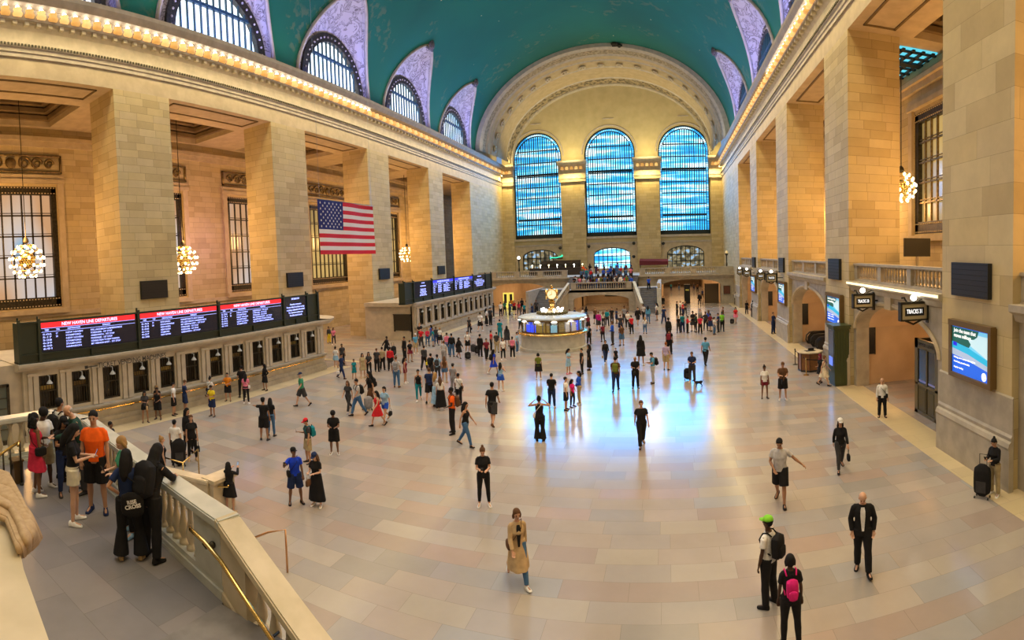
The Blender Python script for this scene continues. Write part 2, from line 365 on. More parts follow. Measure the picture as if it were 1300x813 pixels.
def cyl_y(ys, s): pass
for s in (-1, 1):
    side = 'left' if s < 0 else 'right'
    bb = bays(s); lo = -12
    # piers
    edges = [(-12, bb[0][0])] + [(bb[k][1], bb[k+1][0]) for k in range(4)] + [(bb[4][1], FLY)]
    for i, (a, b) in enumerate(edges):
        mb = MB()
        mb.box(s*HX, s*21.2, a, b, 0, 18.3)
        struct(mb, 'wall_'+side, M_big if (s > 0 and i <= 1) else M_wall)
        if i in (0, 5) and s < 0: pass
        # base moulding
        if s > 0:
            mb = MB(); pr = [(0, 0), (-.17, 0), (-.17, 1.25), (-.20, 1.32), (-.16, 1.45), (-.09, 1.5), (-.10, 1.6), (-.05, 1.68), (-.05, 2.75), (0, 2.8)]
            mb.extrude([(HX+p+.0, z) for p, z in pr], 'y', a-.12 if i else a, min(b+.12, BY) if i < 5 else BY)
            struct(mb, 'baseboard_'+side, M_grey)
        elif i >= 2:
            mb = MB(); mb.box(-18.3+.18, -18.5, a-.1, b+.1, 0, 1.0); struct(mb, 'baseboard_'+side, M_plain)
    # wall above the openings
    mb = MB(); mb.box(s*HX, s*21.2, -12, FLY, 18.3, 23.2); struct(mb, 'wall_'+side, M_plain)
    # entablature profile (offset into the room, height)
    pr = [(0, 19.35), (.10, 19.35), (.10, 19.55), (.17, 19.6), (.17, 19.8), (.25, 19.85), (.28, 20.02), (.05, 20.05), (.05, 20.85), (.30, 21.0), (.36, 21.12), (.62, 21.15), (.62, 21.28),
          (.30, 21.3), (.30, 21.95), (.85, 22.0), (.95, 22.15), (1.05, 22.35), (1.05, 22.6), (.3, 22.75), (0, 22.75)]
    yE = 88.4
    mb = MB(); mb.extrude([(s*(HX-p), z) for p, z in pr], 'y', -12, yE); struct(mb, 'trim_2', M_trim)
    mb = MB()                            # dark beads
    y = 0.0
    while y < yE-1: mb.box(s*(HX-.28), s*(HX-.34), y, y+.10, 19.88, 20.0); y += .2
    struct(mb, 'trim_3', M_bronze)
    # scalloped stone pendants under the lamps
    mb = MB(); y = -.2
    while y < yE-1: mb.box(s*(HX-.3), s*(HX-.56), y-.12, y+.12, 20.93, 21.14); y += .7
    struct(mb, 'trim_4', M_cream)
    # gallery behind the piers
    XR = 27.3 if s < 0 else 24.3
    if s < 0: wins = [(10.4, 17.5), (22.3, 29.4), (34.7, 41.7), (47.0, 54.2), (60.3, 67.4)]; wz0, wz1 = 5.1, 14.0
    else: wins = [(10.0, 17.4), (24.0, 31.0), (38.0, 45.0), (52.0, 59.0)]; wz0, wz1 = 8.1, 15.6
    mb = MB(); wall_holes(mb, lambda u, t: (s*t, u), -12, FLY, 0, 20, XR, XR+.8, [(a, b, wz0, wz1, 0) for a, b in wins]); struct(mb, 'wall_'+side, M_wall)
    mb = MB(); mb.box(s*XR, s*(XR-.25), -12, FLY, 16.9, 17.3); mb.box(s*XR, s*(XR-.45), -12, FLY, 17.3, 17.6); mb.box(s*XR, s*(XR-.12), -12, FLY, 4.4, 4.75); struct(mb, 'trim_5', M_plain)
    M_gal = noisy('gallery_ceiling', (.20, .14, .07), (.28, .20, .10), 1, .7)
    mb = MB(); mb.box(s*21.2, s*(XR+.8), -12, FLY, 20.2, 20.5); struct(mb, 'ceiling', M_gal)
    # coffered ceiling: beams between bays, stepped frames
    cuts = [e for e in edges]
    mb = MB()
    mb.box(s*21.2, s*21.9, -12, FLY, 18.3, 20.2); mb.box(s*(XR-.5), s*XR, -12, FLY, 18.3, 20.2)
    for a, b in cuts: mb.box(s*21.9, s*(XR-.5), a-.3, b+.3, 18.3, 20.2)
    struct(mb, 'ceiling', M_plain)
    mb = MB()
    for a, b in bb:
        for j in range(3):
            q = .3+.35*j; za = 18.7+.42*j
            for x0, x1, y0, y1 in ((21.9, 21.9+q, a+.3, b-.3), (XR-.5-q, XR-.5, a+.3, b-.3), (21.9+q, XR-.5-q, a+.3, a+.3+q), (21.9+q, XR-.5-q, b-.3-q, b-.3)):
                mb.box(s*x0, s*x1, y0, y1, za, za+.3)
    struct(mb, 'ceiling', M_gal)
    mb = MB()                            # panel outline on each soffit: dark strips painted as groove shadow
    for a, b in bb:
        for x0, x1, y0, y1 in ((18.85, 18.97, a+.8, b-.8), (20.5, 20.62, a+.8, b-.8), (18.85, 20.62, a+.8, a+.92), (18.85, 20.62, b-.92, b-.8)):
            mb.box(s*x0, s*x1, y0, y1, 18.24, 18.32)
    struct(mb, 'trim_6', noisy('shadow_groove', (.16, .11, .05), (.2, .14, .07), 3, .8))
    # windows of the gallery
    for i, (a, b) in enumerate(wins):
        wn = thing('window_%d' % (i+1), 'x', 'window'); del wn['label']; del wn['category']; wn['kind'] = 'structure'
        mb = MB(); X0, X1 = s*(XR+.05), s*(XR+.35)
        fr = .42
        mb.box(X0, X1, a, b, wz0, wz0+.75); mb.box(X0, X1, a, b, wz1-.6, wz1); mb.box(X0, X1, a, a+fr, wz0, wz1); mb.box(X0, X1, b-fr, b, wz0, wz1)
        mb.obj('window_frame', M_bronze, wn)
        mb = MB(); nb = 8
        for k in range(1, nb):
            y = a+fr+(b-a-2*fr)*k/nb; mb.box(s*(XR+.12), s*(XR+.26), y-.05, y+.05, wz0+.7, wz1-.55)
        nh = 5
        for k in range(1, nh):
            z = wz0+.7+(wz1-wz0-1.3)*k/nh; mb.box(s*(XR+.12), s*(XR+.28), a+fr, b-fr, z-.05, z+.05); mb.box(s*(XR+.12), s*(XR+.28), a+fr, b-fr, z+.16, z+.2)
        mb.obj('mullions', M_bronze if s < 0 else M_gold_br, wn)
        mb = MB()                        # pierced ornament of sill and lintel
        n = int((b-a)/.24)
        for k in range(n):
            y = a+.15+k*.24; mb.box(s*(XR+.0), s*(XR+.06), y, y+.1, wz0+.08, wz0+.16); mb.box(s*XR, s*(XR+.06), y, y+.1, wz0+.58, wz0+.66)
            mb.box(s*XR, s*(XR+.06), y, y+.1, wz1-.12, wz1-.05); mb.box(s*XR, s*(XR+.06), y, y+.1, wz1-.52, wz1-.45)
        mb.obj('ornament', M_plain, wn)
        mb = MB(); mb.box(s*(XR+.4), s*(XR+.45), a, b, wz0, wz1); mb.obj('pane', M_peach if (s < 0 and i in (0, 1, 2)) else M_amber, wn)
        # surround: sill, lintel, carved frieze
        mb = MB(); mb.box(s*XR, s*(XR-.3), a-.5, b+.5, wz0-.45, wz0-.1); mb.box(s*XR, s*(XR-.18), a-.55, a-.05, wz0-.1, wz1+.2); mb.box(s*XR, s*(XR-.18), b+.05, b+.55, wz0-.1, wz1+.2)
        mb.box(s*XR, s*(XR-.32), a-.6, b+.6, wz1+.2, wz1+.5); mb.box(s*XR, s*(XR-.2), a-.6, b+.6, wz1+.5, wz1+.85)
        mb.obj('window_surround', M_plain, wn)
        if s < 0:
            mb = MB(); z0, z1 = wz1+1.0, wz1+2.3
            for y0, y1, za, zb in ((a-.5, b+.5, z0, z0+.12), (a-.5, b+.5, z1-.12, z1), (a-.5, a-.36, z0, z1), (b+.36, b+.5, z0, z1)): mb.box(s*XR, s*(XR-.16), y0, y1, za, zb)
            m_ = (a+b)/2; zc = (z0+z1)/2
            def swirl(cy_, r0, sg, turns=1.6):
                mb.tube([(s*(XR-.1), cy_+sg*r0*(1-t/24*.8)*math.cos(t*turns*2*PI/24), zc+r0*(1-t/24*.8)*math.sin(t*turns*2*PI/24)) for t in range(25)], [.11*(1-t/36) for t in range(25)], 5)
            mb.lathe([(0.02, 0), (.34, 0), (.42, .08), (.34, .16), (.1, .2)], (0, 0, 0), 16)
            st = len(mb.v); 
            k0 = [v for v in mb.v]
            # turn the boss to face the room
            nb_ = 16*5
            for q in range(len(mb.v)-nb_, len(mb.v)):
                x_, y_, z_ = mb.v[q]; mb.v[q] = (s*(XR-z_-.05), m_+x_, zc+y_)
            for sg in (-1, 1):
                for j, r_ in enumerate((.5, .45, .38)): swirl(m_+sg*(1.05+j*.98), r_, sg)
            mb.obj('carved_frieze', M_gold_br, wn, True)
# ------------------------------------------------------------------ vault with lunettes
PH, PWD = 7.4, 5.55
def zb_at(y, s):
    b = bays(s)
    for a, c in b:
        m = (a+c)/2; d = abs(y-m)/PWD
        if d < 1: return VZ + PH*(1-d**1.75)**.72
    return VZ
ys = sorted(set([-12+.35*i for i in range(int(88/.35)+1)] + [76.0] + [(a+c)/2+q for s in (-1, 1) for a, c in bays(s) for q in (-PWD, PWD, 0, -PWD+.05, PWD-.05, .12, -.12)]))
ys = [y for y in ys if -12 <= y <= 76]
NTH = 44; rings = []
for y in ys:
    tr = math.asin(min(1, (zb_at(y, 1)-VZ)/VB)); tl = PI-math.asin(min(1, (zb_at(y, -1)-VZ)/VB))
    rings.append([(HX*math.cos(tr+(tl-tr)*k/NTH), y, VZ+VB*math.sin(tr+(tl-tr)*k/NTH)) for k in range(NTH+1)])
mb = MB(); mb.ringloft(rings, False, False); struct(mb, 'ceiling', M_ceil, True)
def vx(z): return HX*math.sqrt(max(0, 1-((z-VZ)/VB)**2))
for s in (-1, 1):
    for k, (a, c) in enumerate(bays(s)):
        m = (a+c)/2; n = 40; B = []; A = []; T = []
        for i in range(n+1):
            d = -1+2*i/n; d = math.copysign(abs(d)**.8, d); d = max(-1, min(1, d))
            z = VZ + PH*(max(0, 1-abs(d)**1.75))**.72
            B.append(Vector((s*vx(z), m+d*PWD, z)))
            ang = PI*(1-(i/n)); A.append(Vector((s*(HX+.25), m+4.75*math.cos(ang), 22.75+4.75*math.sin(ang))))
            T.append(ang)
        mb = MB(); rows = []
        for j in range(9):
            t = j/8; rows.append([A[i].lerp(B[i], t)+Vector((s*.35*math.sin(PI*t), 0, .35*math.sin(PI*t))) for i in range(n+1)])
        mb.ringloft(rows, False, False); struct(mb, 'ceiling', M_petal, True)
        # plaster rib along the edge
        mb = MB(); mb.tube([b_+Vector((-s*.05, 0, -.02)) for b_ in B], .17, 6); struct(mb, 'trim_7', M_trim, True)
        mb = MB(); mb.sphere(B[n//2]+Vector((-s*.25, 0, .1)), .5, 8, 6, (.7, 1, 1.1)); mb.sphere(B[n//2]+Vector((-s*.25, 0, .75)), .25, 8, 6); mb.box(*sorted((s*(vx(VZ+PH))-.1, s*vx(VZ+PH)+.1)), m-.8, m+.8, VZ+PH-.35, VZ+PH-.15)
        struct(mb, 'trim_8', noisy('dark_carving', (.08, .07, .09), (.2, .18, .2), 6, .8), True)
        # the lunette window
        wn = thing('window_%d' % (6+k), 'x', 'window'); del wn['label']; del wn['category']; wn['kind'] = 'structure'
        X0, X1 = s*(HX+.05), s*(HX+.45); mb = MB()
        def arc(r0, r1, xa, xb):
            for i in range(28):
                t0, t1 = PI*i/28, PI*(i+1)/28
                P = [(m+r0*math.cos(t0), 22.9+r0*math.sin(t0)), (m+r1*math.cos(t0), 22.9+r1*math.sin(t0)), (m+r1*math.cos(t1), 22.9+r1*math.sin(t1)), (m+r0*math.cos(t1), 22.9+r0*math.sin(t1))]
                mb.add([(xa, p, q) for p, q in P]+[(xb, p, q) for p, q in P], [[0,1,2,3],[7,6,5,4],[0,4,5,1],[1,5,6,2],[2,6,7,3],[3,7,4,0]])
        arc(3.95, 4.7, X0, X1); mb.box(X0, X1, m-4.7, m+4.7, 22.7, 22.98); mb.obj('window_frame', M_bronze, wn)
        mb = MB()
        for i in range(1, 13):
            y = -3.95+7.9*i/13; mb.box(s*(HX+.15), s*(HX+.3), m+y-.05, m+y+.05, 22.9, 22.9+math.sqrt(3.98**2-y*y))
        zz = 25.35; hw = math.sqrt(3.98**2-(zz-22.9)**2); mb.box(s*(HX+.12), s*(HX+.33), m-hw, m+hw, zz-.1, zz+.12)
        mb.obj('mullions', mat('blue_green_bronze', (.03, .07, .08), .5, .4), wn)
        mb = MB(); mb.cur = 0
        for i in range(24):
            t = PI*(i+.5)/24; y_, z_ = m+4.32*math.cos(t), 22.9+4.32*math.sin(t); mb.sphere((s*(HX+.02), y_, z_), .09, 6, 4)
        mb.obj('ornament', M_trim, wn)
        mb = MB(); pts = [(s*(HX+.5), m+4.6*math.cos(PI*i/24), 22.8+4.6*math.sin(PI*i/24)) for i in range(25)]; mb.quad(*pts)
        mb.obj('pane', M_white if s < 0 else M_teal, wn)
    # wall under the lunettes, behind the cornice
    mb = MB(); mb.box(s*(HX+.9), s*(HX+1.2), -12, FLY, 22, 30); struct(mb, 'wall_'+('left' if s < 0 else 'right'), M_plain)
    mb = MB(); mb.box(s*(HX-.3), s*(HX+1), -12, FLY, 22.6, 22.8); struct(mb, 'trim_9', M_trim)
# ------------------------------------------------------------------ end arch
def ring(Y, a, b, z0=VZ+.1, n=64): return [(a*math.cos(PI*i/n), Y, z0+b*math.sin(PI*i/n)) for i in range(n+1)]
M_arch1 = noisy('arch_moulding', (.44, .40, .32), (.54, .49, .39), 2, .7)
M_arch2 = noisy('arch_ornament', (.26, .21, .13), (.46, .38, .25), 3.2, .75, lo=.42, hi=.58, bump=.5)
M_arch3 = noisy('arch_panel', (.46, .36, .20), (.54, .43, .25), 1.2, .7)
M_arch4 = noisy('arch_dark_garland', (.12, .10, .06), (.40, .32, .19), 1.9, .75, lo=.42, hi=.56, bump=.5)
seq = [((75.7, 18.3, 13.5), (75.7, 17.6, 12.9), M_arch1), ((75.7, 17.6, 12.9), (76.3, 17.35, 12.7), M_arch1), ((76.3, 17.35, 12.7), (77.6, 17.3, 12.6), M_arch2), ((77.6, 17.3, 12.6), (77.9, 17.05, 12.4), M_arch1),
       ((77.9, 17.05, 12.4), (78.9, 17.0, 12.35), M_arch3), ((78.9, 17.0, 12.35), (79.1, 16.85, 12.2), M_arch1), ((79.1, 16.85, 12.2), (81.2, 16.8, 12.1), M_arch3), ((81.2, 16.8, 12.1), (81.4, 16.65, 12.0), M_arch1),
       ((81.4, 16.65, 12.0), (85.6, 16.6, 11.95), M_arch3), ((85.6, 16.6, 11.95), (85.8, 16.45, 11.8), M_arch1), ((85.8, 16.45, 11.8), (88.0, 16.4, 11.75), M_arch4), ((88.0, 16.4, 11.75), (88.0, 16.2, 11.6), M_arch1), ((88.0, 16.2, 11.6), (FLY, 16.15, 11.55), M_arch1)]
for p, q, m_ in seq:
    mb = MB(); mb.ringloft([ring(*p), ring(*q)], False, False); struct(mb, 'ceiling', m_, True)
mb = MB()
for i in range(19):
    t = PI*(i+.5)/19; c = Vector((16.7*math.cos(t), 80.1, VZ+.1+12.0*math.sin(t))); n = Vector((-math.cos(t), 0, -math.sin(t))); u = Vector((0, 1, 0)); v = n.cross(u)
    mb.tube([c+n*.1+(u*math.cos(q*PI/8)+v*math.sin(q*PI/8))*.42 for q in range(17)], .13, 6, False); mb.sphere(c+n*.12, .2, 8, 5)
struct(mb, 'trim_10', M_cream, True)
# a small carved finial at the crown of the arch
mb = MB(); mb.sphere((2.6, 75.5, 36.2), .45, 8, 6, (1.3, .6, .8)); mb.sphere((3.2, 75.5, 35.9), .3, 8, 6); mb.box(2.2, 3.6, 75.4, 75.6, 35.8, 36.0); struct(mb, 'trim_11', M_bronze, True)
# ------------------------------------------------------------------ far wall
SX = 12.15; WW = 4.17
holes = [(x-WW, x+WW, 10.3, 23.83, WW) for x in (-SX, .05, SX)]
mb = MB(); wall_holes(mb, lambda u, t: (u, t), -18.3, 18.3, 9.2, 37, FLY, FLY+1.0, holes, 28); struct(mb, 'wall_far', noisy('olive_plaster', (.50, .42, .22), (.57, .48, .26), .8, .8))
low = [(x-3.05, x+3.05, 5.0, 7.2, 1.25) for x in (-SX, 0, SX)]
mb = MB(); wall_holes(mb, lambda u, t: (u, t), -18.3, 18.3, 4.25, 9.2, FLY, FLY+1.0, low, 16); struct(mb, 'wall_far', M_plain)
mb = MB(); mb.box(-18.3, 18.3, FLY-.12, FLY, 9.0, 9.3)
for x in (-SX, .05, SX): mb.box(x-WW-.1, x+WW+.1, FLY-.3, FLY, 9.95, 10.3)
for x in (-SX, 0, SX):                   # archivolts
    mb.tube([(x+(WW+.35)*math.cos(PI*i/24), FLY-.02, 23.83+(WW+.35)*math.sin(PI*i/24)) for i in range(25)], .14, 6)
    mb.box(x-.9, x+.9, FLY-.12, FLY, 29.35, 29.5)
struct(mb, 'trim_12', M_trim)
mb = MB()
for a, b in ((-18.3, -16.45), (-8.15, -4.15), (4.25, 8.1), (16.45, 18.3)):
    mb.box(a, b, FLY-.45, FLY, 4.25, 23.0)
struct(mb, 'wall_far', M_wall)
mb = MB()
for a, b in ((-18.3, -16.3), (-8.3, -4.0), (4.1, 8.25), (16.3, 18.3)):
    for z0, z1, o in ((19.4, 19.65, .55), (19.65, 19.8, .6), (19.9, 20.05, .7), (20.05, 20.9, .52), (20.9, 21.2, .8), (21.2, 22.1, .7), (22.1, 22.4, 1.15), (22.4, 22.8, 1.3)):
        mb.box(a-o*.2, b+o*.2, FLY-.45-o*.6, FLY, z0, z1)
struct(mb, 'trim_13', M_cream)
for i, x in enumerate((-SX, .05, SX)):
    wn = thing('window_%d' % (11+i), 'x', 'window'); del wn['label']; del wn['category']; wn['kind'] = 'structure'
    mb = MB(); Ya, Yb = FLY+.25, FLY+.6
    def frame(r0, r1):
        mb.box(x-r1, x-r0, Ya, Yb, 10.3, 23.83); mb.box(x+r0, x+r1, Ya, Yb, 10.3, 23.83)
        for k in range(28):
            t0, t1 = PI*k/28, PI*(k+1)/28
            P = [(x+r0*math.cos(t0), 23.83+r0*math.sin(t0)), (x+r1*math.cos(t0), 23.83+r1*math.sin(t0)), (x+r1*math.cos(t1), 23.83+r1*math.sin(t1)), (x+r0*math.cos(t1), 23.83+r0*math.sin(t1))]
            mb.add([(p, Ya, q) for p, q in P]+[(p, Yb, q) for p, q in P], [[0,1,2,3],[7,6,5,4],[0,4,5,1],[1,5,6,2],[2,6,7,3],[3,7,4,0]])
    frame(3.98, 4.2); frame(3.55, 3.66); mb.box(x-4.17, x+4.17, Ya, Yb, 10.3, 11.0)
    for k in range(46):                  # pierced border between the two frames
        z = 11.1+k*.28
        for sg in (-1, 1): mb.box(x+sg*3.66, x+sg*3.98, Ya+.05, Yb-.05, z, z+.09)
    for k in range(40):
        t = PI*(k+.5)/40; mb.tube([(x+3.6*math.cos(t), Ya+.1, 23.83+3.6*math.sin(t)), (x+4.0*math.cos(t), Ya+.1, 23.83+4.0*math.sin(t))], .06, 4)
    mb.obj('window_frame', mat('iron_frame', (.012, .022, .026), .5, .3), wn)
    mb = MB(); nb = 19
    for k in range(1, nb):
        u = -3.6+7.2*k/nb; top = 23.83+math.sqrt(3.6**2-u*u); w_ = .055 if k % 2 else .075; mb.box(x+u-w_, x+u+w_, Ya+.02, Yb-.1, 10.9, top)
    for k, z in enumerate((12.6, 13.5, 15.3, 17.1, 18.9, 20.7, 21.0, 23.0, 25.0)):
        hw = 3.6 if z < 23.83 else math.sqrt(3.6**2-(z-23.83)**2); t_ = .16 if k in (1, 6) else .075; mb.box(x-hw, x+hw, Ya, Yb-.08, z-t_, z+t_)
    mb.obj('mullions', MC['iron_frame'], wn)
    mb = MB(); pts = [(x-4.1, FLY+.8, 10.3), (x+4.1, FLY+.8, 10.3)]+[(x+4.1*math.cos(PI*k/28), FLY+.8, 23.83+4.1*math.sin(PI*k/28)) for k in range(29)]; mb.quad(*pts); mb.obj('pane', M_blue, wn)
for i, x in enumerate((-SX, 0, SX)):
    wn = thing('window_%d' % (14+i), 'x', 'window'); del wn['label']; del wn['category']; wn['kind'] = 'structure'
    mb = MB(); Ya, Yb = FLY+.2, FLY+.45
    a, b = x-3.05, x+3.05
    for k in range(9):
        u = a+.06+(b-a-.12)*k/8; mb.box(u-.06, u+.06, Ya, Yb, 4.25, arch_z(u, a, b, 7.2, 1.25))
    for z in (5.9, 7.0): mb.box(a, b, Ya, Yb, z-.07, z+.07)
    for k in range(16):
        ua, ub = a+(b-a)*k/16, a+(b-a)*(k+1)/16; za, zb_ = arch_z(ua, a, b, 7.2, 1.25), arch_z(ub, a, b, 7.2, 1.25)
        mb.hexa([(ua, Ya), (ub, Ya), (ub, Yb), (ua, Yb)], [za-.16, zb_-.16, zb_-.16, za-.16], [za, zb_, zb_, za])
    mb.obj('window_frame', MC['iron_frame'], wn)
    mb = MB(); mb.quad((a, FLY+.6, 4.3), (b, FLY+.6, 4.3), (b, FLY+.6, 8.6), (a, FLY+.6, 8.6))
    mb.obj('pane', M_blue if i == 1 else pane_mat('dim_entrance_glass', [(.40, (.06, .05, .03)), (.55, (.35, .28, .14)), (.62, (.35, .6, .9))], .9, 1.1, 1.4, detail=3), wn)
# ------------------------------------------------------------------ far balcony, passages and stairs
BF = 4.25
mb = MB(); wall_holes(mb, lambda u, t: (u, t), -18.3, 18.3, 0, 3.9, BY, BY+1.2, [(8.2, 16.5, 0, 2.65, .85), (-16.5, -8.2, 0, 2.65, .85), (-3.0, 4.1, 0, 1.6, .6)], 18); struct(mb, 'wall_far', M_grey)
mb = MB(); mb.box(-18.3, 18.3, BY+.1, FLY+.2, 3.9, BF); struct(mb, 'floor', M_grey)
mb = MB(); mb.extrude([(BY, 3.6), (BY-.12, 3.65), (BY-.2, 3.85), (BY-.45, 4.0), (BY-.45, 4.2), (BY+.2, BF+.01), (BY+.2, 3.6)], 'x', -18.3, -4.6)
mb.extrude([(BY, 3.6), (BY-.12, 3.65), (BY-.2, 3.85), (BY-.45, 4.0), (BY-.45, 4.2), (BY+.2, BF+.01), (BY+.2, 3.6)], 'x', 5.0, 18.3); struct(mb, 'trim_14', M_grey)
M_warmw = noisy('warm_passage_stone', (.62, .44, .27), (.72, .53, .34), .8, .5)
for a, b in ((8.2, 16.5), (-16.5, -8.2)):        # passages running on beyond the balcony
    mb = MB(); mb.box(a-.3, a, BY+1.2, 125, 0, 3.9); mb.box(b, b+.3, BY+1.2, 125, 0, 3.9); mb.box(a-.3, b+.3, BY+1.2, 125, 3.55, 3.9); mb.box(a-.3, b+.3, 125, 125.3, 0, 3.9)
    struct(mb, 'wall_far', M_warmw)
mb = MB(); mb.box(-3.3, -3.0, 68.6, 80, 0, 2.6); mb.box(4.1, 4.4, 68.6, 80, 0, 2.6); mb.box(-3.3, 4.4, 80, 80.3, 0, 2.6); struct(mb, 'wall_far', M_warmw)
CY = 68.0; PZ = 2.75                      # central landing of the far stairs
mb = MB(); wall_holes(mb, lambda u, t: (u, t), -3.7, 4.9, 0, PZ, CY, CY+.6, [(-3.0, 4.1, 0, 1.45, .65)], 16)
mb.box(-3.7, 4.9, CY, BY, 2.45, PZ); mb.box(-8.0, -4.2, 70.5, BY, 2.45, PZ); mb.box(4.9, 8.1, 70.5, BY, 2.45, PZ)
mb.hexa([(-3.7, CY), (-3.7, 71), (-4.4, 71), (-4.9, 64.6)], [0]*4, [PZ, PZ, PZ, .5]); mb.hexa([(4.9, CY), (5.9, 64.4), (5.4, 71), (4.9, 71)], [0]*4, [PZ, .5, PZ, PZ])
mb.box(-8.3, -8.0, 64.4, BY, 0, PZ+.2); mb.box(7.8, 8.2, 64.2, BY, 0, PZ+.9)
struct(mb, 'wall_far', M_grey)
M_step = noisy('stair_stone', (.13, .125, .12), (.19, .18, .17), 3, .5)
for a, b in ((-8.0, -4.6), (5.5, 7.8)):
    mb = MB(); n = 18
    for k in range(n): mb.box(a, b, 64.6+k*6/n, 71, k*PZ/n, (k+1)*PZ/n)
    struct(mb, 'floor', M_step)
mb = MB()
for k in range(10): mb.box(-4.6, 5.0, 70.6+k*.45, BY+.1, PZ+k*.15-.15, PZ+(k+1)*.15)
struct(mb, 'floor', M_step)

# ------------------------------------------------------------------ right side: balcony front with arches
for i, (a, b) in enumerate(bays(1)):
    mb = MB()
    if i == 0: hs = []
    else: hs = [(a+.75, b-.4, 0, 3.05, 1.45)]
    wall_holes(mb, lambda u, t: (t, u), a, b, 0, 5.45, HX+.25, HX+.95, hs, 20); struct(mb, 'wall_right', M_grey)
    mb = MB(); mb.extrude([(HX+.25, 4.95), (HX+.1, 5.0), (HX+.02, 5.2), (HX-.15, 5.3), (HX-.15, 5.5), (HX+.4, 5.5), (HX+.4, 4.95)], 'y', a, b); struct(mb, 'trim_15', M_grey)
    if i:
        mb = MB(); m = (a+.75+b-.4)/2; hw = (b-a-1.15)/2      # raised archivolt and keystone scroll
        mb.tube([(HX+.23, m+(hw+.15)*math.cos(PI*k/24), 3.05+(1.6)*math.sin(PI*k/24)) for k in range(25)], .1, 6)
        mb.box(HX+.1, HX+.3, m-.35, m+.35, 4.45, 5.0); struct(mb, 'trim_16', M_plain)
        mb = MB(); mb.box(HX+.95, 24.3, a-.2, a+.1, 0, 5.2); mb.box(HX+.95, 24.3, b-.1, b+.2, 0, 5.2); mb.box(23.9, 24.3, a, b, 0, 5.2); struct(mb, 'wall_right', M_warmw)
        light('arch_light', 'POINT', (21.0, m, 3.6), 170, (1.0, .60, .26), radius=.3)
        mb = MB(); mb.ringloft([[(x_, m+hw*math.cos(PI*q/20), 3.05+1.45*math.sin(PI*q/20)) for q in range(21)] for x_ in (HX+.95, 23.9)], False, False); struct(mb, 'ceiling', M_warmw, True)
mb = MB(); mb.box(HX+.3, 24.6, -12, BY+10, 5.2, 5.45); struct(mb, 'floor', M_plain)
# glowing strip light along the ledge of the nearest balcony front
mb = MB(); a, b = bays(1)[1]; mb.box(HX-.17, HX-.14, a+.05, b-.05, 5.36, 5.46); o = mb.obj('strip_light', mat('strip_light', (1, .9, .6), .5, 0, (1.0, .82, .42), 1.6)); tag(o, 'thin warm strip light along the ledge above the nearest track archway', 'light')
# skylight over the right gallery
wn = thing('window_17', 'x', 'window'); del wn['label']; del wn['category']; wn['kind'] = 'structure'
mb = MB(); x0, x1, y0, y1 = 21.95, 23.8, 27.8, 32.2; zc = 18.22
mb.box(x0-.25, x1+.25, y0-.3, y1+.3, zc, zc+.1); mb.obj('pane', mat('cyan_skylight', (.1, .3, .35), .2, 0, (.10, .72, .95), .9), wn)
mb = MB()
for k in range(6): y = y0+(y1-y0)*k/5; mb.box(x0-.3, x1+.3, y-.09, y+.09, zc-.1, zc)
for k in range(4): x = x0+(x1-x0)*k/3; mb.box(x-.09, x+.09, y0-.3, y1+.3, zc-.1, zc)
mb.box(x0-.3, x1+.3, y0+1.6, y0+2.2, zc-.12, zc); mb.obj('window_frame', MC['iron_frame'], wn)
